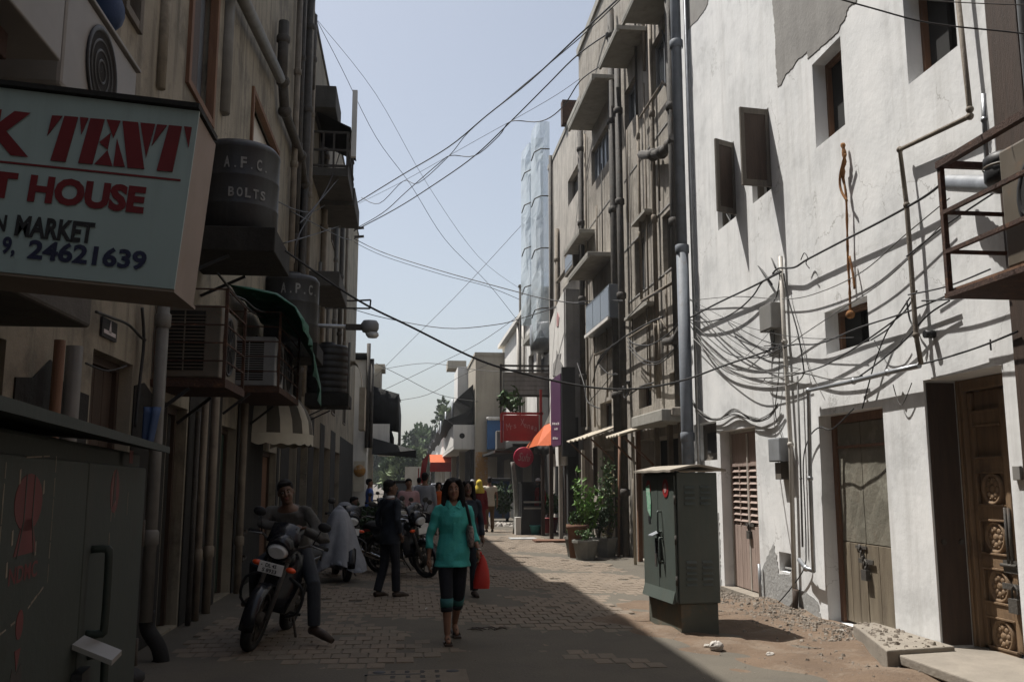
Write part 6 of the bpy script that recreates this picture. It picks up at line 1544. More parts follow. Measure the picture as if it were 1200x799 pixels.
# pale cover over the second motorcycle
p = onz(392, 684, 0); t = thing('bike_cover', 'pale grey cloth cover draped over a parked two wheeler on the left', 'cover', (p.x, p.y+.2, .1))
rows = []
for j in range(12):
    f = j/11; z = 1.12-.90*f; row = []
    for i in range(33):
        g = 2*math.pi*i/32; rr = .06+.30*f**.6; fold = 1+.24*f*math.sin(g*6+1.3+f*2)+.14*f*math.sin(g*13+f*5)+jig(.03)
        row.append((p.x+.02+math.cos(g)*rr*fold*.95, p.y+.22+math.sin(g)*rr*fold*.9+.06*f, z+(.07*math.sin(g*3)*f)))
    rows.append(row)
q = MB(); q.sheet(rows,(0,0,.004)); q.build('cloth', M['cover_cloth'], t)
q = MB(); q.add([(p.x+.02+math.cos(2*math.pi*i/16)*.062,p.y+.22+math.sin(2*math.pi*i/16)*.062,1.12) for i in range(16)]+[(p.x+.02,p.y+.22,1.16)],[(i,(i+1)%16,16) for i in range(16)],True); q.build('cloth_top', M['cover_cloth'], t)
# a bicycle-less clutter: red bundle and white parcel beside the sitting man
q = MB(); pp = ony(405,585,19.2); q.ball((pp.x,19.2,.75),.32,.3,.22,12,8); q.box(pp.x-.3,pp.x+.3,18.95,19.45,0,.55); tag(q.build('bundle', M['maroon_cloth']), 'dark red cloth bundle on a low box by the left wall', 'bundle')
q = MB(); pp = ony(404,572,19.4); q.ball((pp.x,19.4,1.02),.15,.13,.09,10,7); tag(q.build('parcel', M['cover_cloth']), 'small pale parcel lying on top of the dark red bundle', 'parcel')
# ================================================================ plants and pots
def leafquad(q, p, d, u, ln, wd, bend=.2):
    d = d.normalized(); s = d.cross(u)
    if s.length < 1e-4: s = d.orthogonal()
    s.normalize(); n_ = s.cross(d)
    m = p+d*ln*.5+n_*ln*.06; e = p+d*ln-n_*ln*bend
    q.add([p, m+s*wd, e, m-s*wd], [(0,1,2,3)])
def rv(): 
    while True:
        v = Vector((jig(1),jig(1),jig(1)))
        if .1 < v.length < 1: return v
def foliage(q, clumps, n, size, up=.3):
    for c, r in clumps:
        c = Vector(c)
        for k in range(n):
            v = rv(); d = v.normalized(); p = c+d*r*random.uniform(.45,1.0)*Vector((1,1,.8)).length/1.6
            leafquad(q, p, (d+rv()*.8+Vector((0,0,up))), rv(), size*random.uniform(.6,1.3), size*random.uniform(.2,.4))
def pot(name, label, c, r, h, m, square=False, group=None):
    t = thing(name, label, 'plant pot', c, 0, group); q = MB()
    prof = [(.001,0),(r*.72,0),(r*.96,h*.86),(r*1.06,h*.86),(r*1.06,h),(r*.94,h),(r*.90,h*.86),(.001,h*.84)]
    q.lathe(c, prof, 8 if square else 22, smooth=not square); q.build('pot', M[m], t)
    return t
def plant(label, c, stems, leafn, size, m, spread, h, cat='plant', name='potted_plant', dry=0):
    t = thing(name, label, cat, c); q = MB(); tops = []
    for k in range(stems):
        g = random.random()*6.28; e = Vector((c[0]+math.cos(g)*spread*random.uniform(.2,1), c[1]+math.sin(g)*spread*random.uniform(.2,1), c[2]+h*random.uniform(.45,1)))
        b = Vector(c)+Vector((jig(.04),jig(.04),0)); mid = b.lerp(e,.5)+Vector((jig(.05),jig(.05),.04)); q.tube(smoothpts([b,mid,e],3),[.009,.009,.008,.007,.006,.005,.004],5); tops.append((b,mid,e))
    q.build('stems', M['bark'], t)
    q = MB()
    for b,mid,e in tops:
        for k in range(leafn):
            f = random.uniform(.3,1); p = b.lerp(mid,f*2) if f < .5 else mid.lerp(e,f*2-1)
            d = rv()+Vector((0,0,.25)); leafquad(q,p+rv()*size*.5,d,rv(),size*random.uniform(.7,1.3),size*.28,.35)
    q.build('foliage', M[m], t)
    if dry:
        q = MB()
        for b,mid,e in tops[:dry]:
            for k in range(leafn//2): p = b.lerp(e,random.random()); leafquad(q,p+rv()*.06,rv(),rv(),size,size*.25,.4)
        q.build('dry_leaves', M['leaf_dry'], t)
    return t
def gp(px,py): return onz(px,py,0)
a = gp(686,655); pot('plant_pot','front grey concrete planter of the group by the tan house',(a.x,a.y,0),.26,.38,'planter_grey',True,'planters by the tan house')
b = gp(678,653); pot('plant_pot','narrow grey planter at the left end of the group by the tan house',(b.x,b.y+.25,0),.25,.42,'planter_grey',True,'planters by the tan house')
d = gp(708,652); pot('plant_pot','right hand grey planter below the climbing plant',(d.x+.05,d.y+.2,0),.3,.38,'planter_grey',True,'planters by the tan house')
pot('plant_pot','tall brown clay pot standing behind the front grey concrete planter',(a.x-.08,a.y+.42,.0),.22,.66,'terracotta')
plant('low green plant in the tall brown clay pot',(a.x-.08,a.y+.42,.62),10,12,.09,'leaf_mid',.18,.25)
plant('small bright plant at the left end of the grey planters',(b.x-.12,b.y+.2,.38),9,10,.10,'leaf_bright',.22,.32)
plant('low bright leaves in the front grey concrete planter',(a.x,a.y,.34),8,10,.08,'leaf_mid',.2,.22)
plant('feathery bright green shrub rising behind the grey planters',(a.x+.12,a.y+.55,.30),16,26,.12,'leaf_bright',.42,1.45)
plant('tall climbing plant with yellowing leaves beside the dark pipes',(d.x+.18,d.y+.35,.30),18,30,.085,'leaf_mid',.34,1.75,dry=9)
plant('dark leafy plant in the right hand grey planter',(d.x-.08,d.y+.18,.36),16,18,.09,'leaf_dark',.3,.7)
q = MB(); q.cyl((d.x+.28,d.y-.05,0),(d.x+.40,d.y+.2,2.5),.028,n=7); tag(q.build('wooden_stake', M['wood_brown']),'thin reddish wooden stake leaning behind the climbing plant','stake')
a = gp(644,624); pot('plant_pot','big dark red plastic tub in front of the shop',(a.x,a.y+.1,0),.28,.46,'red_plastic'); plant('strappy green plant in the dark red tub',(a.x,a.y+.1,.42),16,8,.26,'leaf_mid',.25,.7)
b = gp(627,626); t = pot('bucket','small teal bucket left of the dark red tub',(b.x,b.y+.05,0),.16,.28,'teal_plastic')
# black stall / counter
s_ = gp(622,622); sy2 = 27.0
t = thing('black_stall','black vending stall with pale shelves in front of the shops','stall',(ony(625,600,sy2).x,sy2,0))
x0,x1 = ony(611,600,sy2).x, ony(636,600,sy2).x; zt_ = ony(620,566,sy2).z
q = MB(); q.box(x0,x1,sy2,sy2+.6,-.01,zt_*.55); q.build('counter', M['black_plastic'], t, bevel=.01)
q = MB(); q.box(x0,x0+.05,sy2,sy2+.6,zt_*.552,zt_); q.box(x1-.05,x1,sy2,sy2+.6,zt_*.552,zt_); q.box(x0+.05,x1-.05,sy2+.55,sy2+.6,zt_*.552,zt_); q.box(x0-.03,x1+.03,sy2-.03,sy2+.62,zt_+.002,zt_+.05); q.build('case', M['black_plastic'], t)
for z in (.50,.62): q = MB(); q.box(x0+.06,x1-.06,sy2-.02,sy2+.3,zt_*z,zt_*z+.05); q.build('shelf', M['chajja'], t)
q = MB(); q.box(x0-.18,x0-.02,sy2+.02,sy2+.3,0,.5); tag(q.build('white_block', M['far_white']),'small white block on the ground left of the black stall','block')
p = ony(604,590,27.4); q = MB(); q.tube(smoothpts([(p.x,27.4,0),(p.x+.02,27.4,.8),(p.x-.03,27.4,1.5),(p.x-.10,27.4,2.1)],3),[.10,.09,.085,.08,.08,.075,.07,.065,.06,.06][:10],9); tag(q.build('bare_tree', M['planter_grey']),'pale grey bare trunk left of the black stall','tree')
# dark blue bin, rubble heap at its foot
t = thing('waste_bin','dark blue steel bin in the shade before the beige pillar','bin',(ony(583,570,36).x,36,0))
x0,x1 = ony(575,570,36).x, ony(597,570,36).x; q = MB(); q.box(x0,x1,36,37,.12,1.55); q.build('body', M['tarp_blue'], t, bevel=.04)
q = MB(); q.box(x0-.04,x1+.04,35.96,37.04,1.552,1.66); q.build('lid', M['black_plastic'], t, bevel=.03)
for xx in (x0+.08,x1-.08): q = MB(); q.cyl((xx-.05,36.2,.08),(xx+.05,36.2,.08),.09,n=10); q.build('wheel', M['black_rubber'], t)
q = MB()
for k in range(60): chip(q,(ony(590,600,33).x+random.gauss(0,.5),33+random.gauss(0,.5),0),random.choice([.06,.08,.12,.16]))
tag(q.build('rubble_heap', M['stone']),'pale heap of broken stones before the dark blue bin','rubble heap')
# flat slab and manhole in the sunlit pavement
a = gp(657,634); q = MB(); q.box(a.x-.7,a.x+.75,a.y-.3,a.y+.35,-.01,.05); tag(q.build('slab', M['terracotta']),'reddish flat slab before the shop beside the planters','slab')
a = gp(612,631); q = MB(); q.box(a.x-.35,a.x+.35,a.y-.35,a.y+.35,-.01,.03); tag(q.build('manhole_cover', M['cement']),'grey square manhole cover in the sunlit pavement','manhole cover')
# potted shrubs in the left shade
for px, py, r, h, lab in ((424,662,.24,.36,'left grey pot of the shaded shrubs'),(437,660,.26,.38,'right grey pot of the shaded shrubs')):
    a = gp(px,py); pot('plant_pot',lab,(a.x,a.y+.2,0),r,h,'planter_grey',False)
    plant('dark green shrub growing in the '+lab.split(' of')[0]+' in the shade',(a.x,a.y+.2,h-.03),16,26,.10,'leaf_dark',.36,.75)

# ================================================================ far end of the lane, right side
bp = thing('beige_block','tall plain beige block end wall with an ochre foot behind the stall','building',(4.2,48,0))
y = 46.0; x0,x1 = ony(556.5,500,y).x, ony(593,500,y).x; zt_ = ony(575,416,y).z
q = MB(); q.box(x0,x1+2.5,y,y+10,-.1,zt_); q.build('wall', M['far_beige'], bp)
q = MB(); q.box(x0-.05,x1+2.55,y-.05,y+10.05,zt_,zt_+.15); q.build('coping', M['far_beige'], bp)
xo1 = ony(571,560,y).x; zo = ony(562,529,y).z; q = MB(); q.box(x0+.02,xo1,y-.01,y-.001,-.05,zo); q.build('ochre_band', M['ochre'], bp)
q = MB(); xs0,xs1 = ony(570,505,y).x, ony(592,505,y).x; zs0,zs1 = ony(580,526,y).z, ony(580,491,y).z; q.box(xs0,xs1,y-.35,y-.002,zs0,zs1)
tag(q.build('blue_sign', M['blue_shutter']),'plain blue box sign on the beige block behind the red sign','sign')
q = MB()
for k in range(11): q.lathe((xs0+(xs1-xs0)*(k+.5)/11,y-.4,zs1+.02),[(.001,-.10),(.09,-.06),(.10,.06),(.001,.1)],8)
tag(q.build('scalloped_valance', M['far_white']),'white scalloped strip above the plain blue sign','valance')
t = thing('air_conditioner','white outdoor unit mounted left of the red sign board','air conditioner',(ony(588,520,30).x,30.0,3.6))
x_0,x_1 = ony(581.5,520,31).x, ony(592,520,31).x; q = MB(); q.box(x_0,x_1,31,31.5,ony(585,526,31).z,ony(585,504,31).z); q.build('casing', M['ac_white'], t, bevel=.02)
q = MB(); q.box(x_0-.05,4.6,30.95,31.55,ony(585,530,31).z,ony(585,527,31).z); q.build('tray', M['rusty'], t)
for k in range(4): q = MB(); xx = x_0+(x_1-x_0)*(k+.5)/4; q.box(xx-.02,xx+.02,30.985,30.999,ony(585,524,31).z,ony(585,507,31).z); q.build('grille_bar', M['frame_grey'], t)
# balcony house beyond the beige block
bh = thing('balcony_house','low house with a long white balcony under a sagging black sheet','building',(6,70,0))
yb = 46.4; xb_ = ony(531,500,yb).x; zb0,zb1 = ony(531,522,yb).z, ony(531,497,yb).z
q = MB(); q.box(xb_,x0-.01,yb,yb+.2,zb0,zb1); q.box(xb_,xb_+.2,yb+.203,112,zb0,zb1); q.box(xb_+.01,x0+1,yb+.01,112,zb0-.15,zb0-.002); q.build('parapet', M['far_white'], bh)
q = MB(); q.box(x0-.2,x0-.05,yb+.4,112,-.1,ony(556,452,yb).z-.1); q.box(x0-.04,12,56.2,112,-.1,6.5); q.build('wall', M['dirty_shade_wall'], bh)
for k in range(6): q = MB(); yy = 50+k*9; q.box(xb_+.5,xb_+.8,yy,yy+.3,-.05,zb0-.16); q.build('pillar', M['far_beige'], bh)
for k in range(5): q = MB(); yy = 52+k*9; q.box(x0-.21,x0-.204,yy,yy+3,.05,2.6); q.build('door', M['dark_void'], bh)
zt1 = ony(556,450,yb).z; ze = ony(497,533,95).z
rows = []
for i in range(19):
    yy = yb+.1+ 60*i/18; sg = .18*math.sin(i*1.7)
    rows.append([(x0-.08,yy,zt1-.02*i+sg*.2),(x0-.9,yy,zt1-.75+sg*.4),(xb_+1.0,yy,zt1-1.25+sg),(xb_+.2,yy,zt1-2.2+sg),(xb_-.35,yy+.1,zb1+.25+sg*1.5)])
end = [Vector(p) for p in rows[0]]
q = MB(); q.sheet(rows,(0,0,.03)); q.prism([end[0],end[1],end[2],end[3],end[4],(xb_+.02,yb+.25,zb1+.02),(x0-.08,yb+.25,zb1+.02)],(0,.03,0)); q.build('black_sheet', M['tarp_black'], bh)
q = MB(); q.box(ony(536,440,52).x,x0+.5,52,56,zt1-.6,ony(545,429,52).z); q.build('upper_wall', M['far_white'], bh)
q = MB(); a_ = ony(524,431,58); b_ = ony(546,427,58); q.box(a_.x,b_.x,58,60,a_.z,a_.z+.5); q.box(ony(536,431,58).x,b_.x-.02,58.1,59.9,zt1-.5,a_.z-.002); q.build('roof_tank_stand', M['far_beige'], bh)
for k in range(4): q = MB(); p = ony(512-k*5,520,50+k*9); q.cyl((xb_+.1,50+k*9,zb1),(xb_+.1,50+k*9,zb1+1.6),.06,n=6); q.build('sheet_post', M['galv'], bh)
q = MB(); p = ony(534,512,yb-.01); q.cyl((ony(541,510,yb).x,yb-.012,ony(541,510,yb).z),(ony(541,510,yb).x,yb-.001,ony(541,510,yb).z),.14,n=10); q.build('drain_hole', M['dark_void'], bh)
aw2 = thing('orange_awning','far small orange and red awning across the lane','awning',(ony(517,545,60).x,60,2.5))
A,B = ony(503.5,541,60), ony(531,541,60); q = MB(); q.add([(A.x,60,A.z),(B.x,60,A.z),(B.x,62,A.z+.55),(A.x,62,A.z+.55)],[(0,1,2,3)]); q.build('canopy', M['orange_cloth'], aw2)
q = MB(); q.box(A.x,B.x,59.97,60.0,ony(510,552,60).z,A.z-.003); q.build('valance', M['red_cloth'], aw2)
for xx in (A.x+.05,B.x-.05): q = MB(); q.cyl((xx,60.1,0),(xx,60.1,A.z),.04,n=6); q.build('pole', M['cast_iron'], aw2)
q = MB(); p = ony(494,548,56); q.prism([(p.x-.18,56,p.z-.9),(p.x+.12,56,p.z-.9),(p.x+.42,56,p.z+.9),(p.x+.02,56,p.z+.5)],(0,.03,0)); q.cyl((p.x-.2,56.05,0),(p.x-.2,56.05,p.z),.03,n=6); tag(q.build('red_banner', M['red_cloth']),'furled red banner beside the far orange awning','banner')
# far parked car and low wall closing the view
t = thing('parked_car','dark car parked far away under the orange awning','car',(ony(516,560,66).x,66,0))
p = ony(516,560,66); X = p.x
q = MB(); prof = [(-.85,.35),(.85,.35),(.88,.75),(.80,.95),(.62,1.42),(-.62,1.42),(-.80,.95),(-.88,.75)]
q.prism([(X+a,66,z) for a,z in prof],(0,3.9,0)); q.build('body', M['cover_cloth'], t, bevel=.06)
q = MB(); q.prism([(X+a,65.985,z) for a,z in ((-.70,.98),(.70,.98),(.56,1.36),(-.56,1.36))],(0,.012,0)); q.build('windscreen', M['pane'], t)
for s in (-1,1):
    q = MB(); q.ball((X+s*.66,65.99,.70),.12,.03,.08,10,6); q.build('headlight', M['glass_head'], t)
    for yy in (66.7,69.1): q = MB(); q.lathe((X+s*.80,yy,.31),[(.001,-.09),(.29,-.09),(.31,-.06),(.31,.06),(.29,.09),(.001,.09)],20,axis='x'); q.build('wheel', M['black_rubber'], t)
q = MB(); q.box(ony(474,555,95).x,ony(498,555,95).x,95,95.4,-.1,ony(485,546,95).z); tag(q.build('boundary_wall', M['far_beige']),'low tan wall closing the lane below the trees','wall')
t = thing('parked_van','dark vehicle with a pale windscreen parked far down the left lane','van',(ony(466,560,48).x,48,0)); X = ony(466,560,48).x
q = MB(); q.prism([(X+a,48,z) for a,z in ((-.7,.3),(.7,.3),(.72,1.0),(.6,1.6),(-.6,1.6),(-.72,1.0))],(0,2.8,0)); q.build('body', M['black_plastic'], t, bevel=.06)
q = MB(); q.prism([(X+a,47.985,z) for a,z in ((-.6,1.02),(.6,1.02),(.5,1.45),(-.5,1.45))],(0,.012,0)); q.build('windscreen', M['pane_grey'], t)
for s in (-1,1): q = MB(); q.lathe((X+s*.62,48.5,.25),[(.001,-.07),(.23,-.07),(.25,-.05),(.25,.05),(.23,.07),(.001,.07)],18,axis='x'); q.build('wheel', M['black_rubber'], t)
# far end of the lane, left side
lw = thing('white_left_house','far left house with a pale wall, white balcony and black sheet roof','building',(-4,47,0))
yw = 41.6; xa,xb2 = ony(404,460,yw).x, ony(431,460,yw).x
zt_ = ony(415,421,yw).z
q = MB(); q.box(-7,xb2,yw,yw+6,-.1,zt_); q.build('wall', M['far_white'], lw)
q = MB()
for k in range(9): xx = ony(409+2.4*k,416,yw).x; q.lathe((xx,yw-.1,zt_+.02),[(.10,-.0),(.11,.25),(.07,.28)],8)
q.box(ony(407,410,yw).x,ony(431,410,yw).x,yw,yw+.3,zt_+.002,zt_+.3); q.build('corrugated_roof', M['tarp_black'], lw)
q = MB(); yt = 44.0; x0_,x1_ = ony(430,480,yt).x, ony(466.5,480,yt).x; zA,zB,zC,zD = ony(430,450,yt).z, ony(466,461,yt).z, ony(463,520,yt).z, ony(432,497,yt).z
rows = []
for i in range(13):
    f = i/12; xx = x0_+(x1_-x0_)*f; rows.append([(xx,yt+jig(.02),zD-.1+(-.25*f)), (xx,yt-.05+jig(.04),(zA+(zB-zA)*f+zD)/2), (xx,yt,zA+(zB-zA)*f), (xx,yt+14,zA+(zB-zA)*f+.8)])
q.sheet(rows,(0,.03,0)); q.sheet([[(x1_,yt+14*j/8,(zB if k else zC-.3)+jig(.05)) for k in (0,1)] for j in range(9)],(.02,0,0)); q.build('black_sheet', M['tarp_black'], lw)
x0_,x1_ = ony(432,505,yt-.4).x, ony(456,505,yt-.4).x; z0_,z1_ = ony(445,520,yt-.4).z, ony(445,496,yt-.4).z
q = MB(); q.box(x0_,x1_,yt-.4,yt-.25,z0_,z1_); q.box(x1_-.15,x1_,yt-.248,yt+14,z0_,z1_); q.box(x0_,x1_+.02,yt-.42,yt+14,z0_-.15,z0_-.002); q.build('balcony', M['far_white'], lw)
q = MB(); q.box(-7,x0_-.3,yt+3,yt+14,-.1,8); q.build('rear_wall', M['far_beige'], lw)
q = MB(); A = ony(436,521,43); B = ony(487,527,43); q.add([(A.x,43.4,A.z+.35),(B.x,42.6,B.z),(B.x,48,B.z+.1),(A.x,48,A.z+.5)],[(0,1,2,3)]); q.add([(A.x,42.6,ony(436,532,43).z),(B.x,42.6,ony(487,536,43).z),(B.x,42.6,B.z),(A.x,43.4,A.z+.35)],[(0,1,2,3)]); q.build('dark_awning', M['tarp_black'], lw)
a_ = ony(438,432,47); b_ = ony(450.5,426,47); q = MB(); q.box(a_.x,b_.x,47,49,a_.z,b_.z); q.box(a_.x,a_.x+.35,47.05,48.95,zt_-1,a_.z-.002); q.build('roof_tank_stand', M['far_beige'], lw)
for px in (432,436): q = MB(); p = ony(px,402 if px == 432 else 420,41.4); q.cyl((p.x,41.4,3),(p.x,41.4,p.z),.09,n=7); q.build('mast', M['cast_iron'], lw)
q = MB(); A = ony(415,540,42); B = ony(427,575,42); q.box(A.x,B.x,41.3,41.4,B.z,A.z); t = thing('painted_panel','pale yellow painted panel with an orange disc by the far left shops','panel',(A.x,41.3,1)); q.build('panel', M['cream_cloth'], t)
q = MB(); p = ony(421,551,41.3); q.lathe((p.x,41.28,p.z),[(.001,-.01),(.26,-.01),(.26,.01)],18,axis='y'); q.build('disc', M['ochre'], t)
# arched rusty cowl beside the ribbed tank
q = MB(); rows = []
for k in range(9): g = R(5)+R(150)*k/8; rows.append([(-1.45+.32*math.cos(g)*.8-.1, 25.2+dy, 4.0+.75*math.sin(g)) for dy in (0,.8)])
q.sheet(rows,(0,0,.03)); q.box(-1.35,-1.2,25.2,26.0,2.9,4.05); tag(q.build('curved_cowl', M['tin']),'curved rusty tin cowl behind the ribbed far tank','cowl')

# ================================================================ trees closing the street
def tree(label, px, y, ptop, wpx, m, seed, trunk_h=.35, n=60, size=.6, name='tree', group='trees at the end of the lane', clumps=26):
    random.seed(seed); top = ony(px,ptop,y); rad = wpx/1080*y/2; h = top.z
    t = thing(name,label,'tree',(top.x,y,0),0,group); q = MB(); b = Vector((top.x,y,-.1)); c = Vector((top.x+jig(.4),y,h*trunk_h))
    q.tube(smoothpts([b,b.lerp(c,.5)+Vector((.15,0,0)),c,Vector((top.x,y,h*.7))],3),[h*.03*(1-.07*k) for k in range(10)],8); cl = []
    for k in range(clumps):
        v = rv(); p = Vector((top.x+v.x*rad, y+v.y*rad, h*(trunk_h+1)/2+v.z*h*(1-trunk_h)/2*.92)); cl.append((p, rad*random.uniform(.22,.42)))
        if k < 9: q.tube(smoothpts([c, c.lerp(p,.55)+Vector((0,0,.2)), p],2),[h*.014,h*.011,h*.008,h*.005,h*.003],5)
    q.build('trunk', M['bark'], t)
    m = m.replace('leaf','tree'); q = MB(); foliage(q, cl[:len(cl)*2//3], n, size); q.build('crown', M[m], t)
    q = MB(); foliage(q, cl[len(cl)*2//3:], n, size); q.build('crown', M['tree_dark' if m != 'tree_dark' else 'tree_mid'], t)
tree('dark flat topped tree at the end of the lane', 490, 125, 500, 36, 'leaf_dark', 3, .6, 70, .7, clumps=22)
tree('bright green tree low at the end of the lane', 474, 98, 524, 46, 'leaf_bright', 5, .12, 120, .7, clumps=34)
tree('green tree filling the gap under the black sheet', 500, 115, 532, 48, 'leaf_mid', 8, .1, 120, .8, clumps=36)
tree('pale green tree top rising behind the balcony house', 522, 100, 470, 22, 'leaf_bright', 11, .7, 34, .6, clumps=16)
tree('broad tree behind the left end houses', 452, 125, 524, 56, 'leaf_dark', 14, .15, 110, .9, clumps=32)
random.seed(21)
plant('leafy creeper hanging below the grey hoarding', (ony(600,480,29.2).x,29.2,ony(600,484,29.2).z), 9, 14, .26, 'leaf_mid', .6, .75)
plant('green plant at the foot of the beige block', (ony(590,590,34).x,34.2,.2), 12, 22, .24, 'leaf_dark', .5, 1.3)
# ================================================================ cables
def cable(pts, r, label, m='cable', group=None, n=5, name='cable', sm=5):
    q = MB(); q.tube(smoothpts(pts, sm), r, n); return tag(q.build(name, M[m]), label, 'cable', group)
def sky(px_pts, y0, y1):   # pixels along the cable with depth running from y0 to y1
    m = len(px_pts); xs = [p[0] for p in px_pts]; out = []
    for a, b in px_pts:
        f = (a-xs[0])/(xs[-1]-xs[0]) if xs[-1] != xs[0] else 0
        out.append(ony(a, b, y0+(y1-y0)*f))
    return out
G1 = 'cables spanning the sky between the houses'
cable(sky([(418,237),(470,205),(525,172),(570,135),(619,96),(679,40),(735,-12)],38,17.2), .022, 'upper thick black cable rising across the sky to the tan building', group=G1)
cable(sky([(423,231),(444,238),(472,212),(490,214),(526,182),(549,154),(598,112),(679,44),(735,-9)],38,17.2), .014, 'thin looping cable tied along the upper thick black cable', group=G1)
cable(sky([(412,270),(448,249),(476,224),(514,191),(528,182),(556,182),(584,159),(598,142),(633,142),(658,126),(679,95),(702,78)],38,20.5), .016, 'cable with two slack loops hanging against the sky', group=G1)
cable(sky([(405,275),(462,245),(511,214),(556,182),(598,142),(640,100),(679,62),(735,25),(795,-8)],38,15.5), .020, 'lower thick black cable rising across the sky', group=G1)
cable(sky([(420,238),(472,212),(556,165),(640,118),(679,92)],38,23.5), .008, 'fine wire between the thick black cables in the sky', group=G1)
cable(sky([(700,79),(740,62),(780,38),(820,8),(840,-8)],20.5,14.2), .016, 'black cable climbing in front of the tan building canopies', group=G1)
cable(sky([(368,18),(400,80),(440,160),(480,215),(521,280),(570,330),(606,375)],26,38), .009, 'steeper of two thin wires dropping from the left roof across the sky', group=G1)
cable(sky([(372,24),(440,110),(500,215),(560,300),(612,340)],26,38), .007, 'finer of two thin wires dropping from the left roof across the sky', 'cable_grey', group=G1)
cable(sky([(412,278),(450,296),(520,318),(600,340),(640,350),(690,356),(735,352)],38,19), .015, 'long sagging cable below the sky bundle', group=G1)
cable(sky([(412,282),(450,300),(520,322),(570,335),(612,352)],38,36), .011, 'second thin cable just under the long sagging cable', group=G1)
cable(sky([(414,362),(450,372),(520,384),(580,380),(612,372),(660,357)],36,25), .014, 'low flat cable crossing the sky above the street lamp height', group=G1)
cable(sky([(448,432),(500,425),(560,433),(620,437),(660,440)],44,30), .012, 'faint flat cable low over the far lane', 'cable_grey', group=G1)
cable(sky([(440,425),(470,440),(515,462),(560,470)],44,46), .014, 'faint cable sloping down to the beige block', 'cable_grey', group=G1)
cable(sky([(446,458),(500,432),(560,402),(612,366)],44,38), .012, 'thin cable rising from the far left sheet roof to the mast', 'cable_grey', group=G1)
cable(sky([(440,440),(480,400),(540,340),(612,262)],44,36), .010, 'thin straight wire slanting up to the clear plastic shafts', 'cable_grey', group=G1)
cable(sky([(455,470),(500,462),(540,440),(575,425)],44,46), .012, 'short thin cable low over the far trees', 'cable_grey', group=G1)
# the heavy foreground cable from the tanks to the right wall
hv = sky([(262,240),(300,268),(350,305),(420,352),(480,382),(560,421),(620,439),(690,453),(745,455),(800,445),(850,427)],10.2,11.3) + [onx(895,412,4.43), onx(908,406,4.46)]
cable(hv, .013, 'heavy black cable sagging right across the street from the lettered tank', sm=6)
# cables on the white wall
GW = 'cables clipped to the white wall'
def ww(pts, off, r, label, m='cable', sm=5): return cable(wpts(pts, off*.38+.015), r*.68, label, m, GW, sm=sm)
ww([(806,373),(840,355),(880,336),(915,318)], .20, .020, 'thick cable run rising from the pole to the clamp on the white wall')
ww([(905,320),(912,314),(930,313),(945,304),(985,283),(1030,260),(1080,232),(1104,214)], .20, .018, 'thick straight cable from the clamp up to the rusty rack')
ww([(808,374),(822,377),(845,373),(865,362),(882,346),(893,330),(912,318)], .16, .015, 'slack looping cable under the thick run on the white wall')
ww([(938,304),(942,296),(946,302),(944,308),(948,314)], .18, .009, 'small wire clamp twist on the thick straight cable')
ww([(806,352),(860,347),(920,350),(960,342),(1010,318),(1060,275),(1112,232)], .12, .008, 'fine pale wire sagging across the middle of the white wall', 'cable_grey')
ww([(812,362),(850,400),(880,417),(905,416),(940,392),(985,362),(1040,325),(1108,258)], .12, .008, 'fine wire dipping low and climbing to the rack post', 'cable_grey')
ww([(808,376),(830,396),(856,415),(890,418),(925,404),(960,402),(1005,384),(1060,366),(1112,345)], .14, .013, 'long cable crossing below the small square window')
ww([(852,376),(880,392),(905,402),(930,404)], .12, .009, 'short slack wire beside the junction box')
ww([(853,378),(872,396),(895,407),(918,405)], .14, .009, 'second short slack wire beside the junction box')
ww([(807,378),(828,412),(850,434),(880,442),(915,441),(942,436)], .10, .014, 'cable curving down from the pole to the conduit', 'cable_grey')
ww([(807,380),(840,416),(870,430),(905,436),(942,437),(975,444),(1010,440)], .10, .012, 'cable curving down lower right into the conduit corner', 'cable_grey')
ww([(940,436),(965,428),(1000,408),(1035,384),(1060,364),(1074,340)], .12, .012, 'cable rising from the conduit towards the wall pipe')
ww([(1000,445),(1028,425),(1060,398),(1076,380),(1090,366),(1112,352)], .14, .012, 'cable rising to the lower corner of the rusty rack')
ww([(895,442),(898,449),(915,452),(935,446),(943,434)], .10, .012, 'thick hooked cable end left of the conduit', 'cable_light')
ww([(1010,478),(1020,440),(1026,420),(1037,392),(1046,376)], .10, .010, 'dark wire falling from the pipe to the green door frame')
ww([(1000,478),(975,502),(960,500),(948,512),(941,540),(943,600),(944,640),(942,665),(925,690),(912,705)], .10, .011, 'long black wire looping over the green door and down to the ground')
ww([(1024,398),(1032,411),(1048,410),(1058,396)], .10, .007, 'small wire loop hanging beside the wall pipe')
ww([(1046,450),(1052,470),(1058,472),(1068,448)], .08, .007, 'small wire loop hanging above the carved door', 'cable_grey')
ww([(1080,426),(1110,418),(1150,405),(1192,388)], .10, .013, 'taut cable above the carved door with a clip')
ww([(1160,397),(1161,410),(1160,402)], .10, .010, 'short clip hanging from the taut cable above the carved door')
ww([(918,320),(922,345),(935,392),(942,436)], .10, .013, 'dark cable dropping from the clamp to the conduit joint')
ww([(914,322),(910,345),(905,355)], .10, .012, 'short black cable from the clamp into the junction box')
ww([(906,384),(906,402),(895,405)], .08, .010, 'short tail from the junction box to the slack wires')
ww([(913,404),(912,440),(908,480),(912,500),(916,512)], .06, .010, 'thin conduit wire falling to the grey meter box', 'cable_grey')
ww([(933,392),(948,432),(960,456)], .07, .006, 'fine slanting wire below the junction box', 'cable_grey')
ww([(1062,352),(1066,375),(1074,388),(1072,400)], .12, .013, 'knotted wires taped round the wall pipe')
ww([(1066,348),(1050,372),(1040,385),(1020,398)], .12, .011, 'dark wire leaving the taped knot to the lower left')
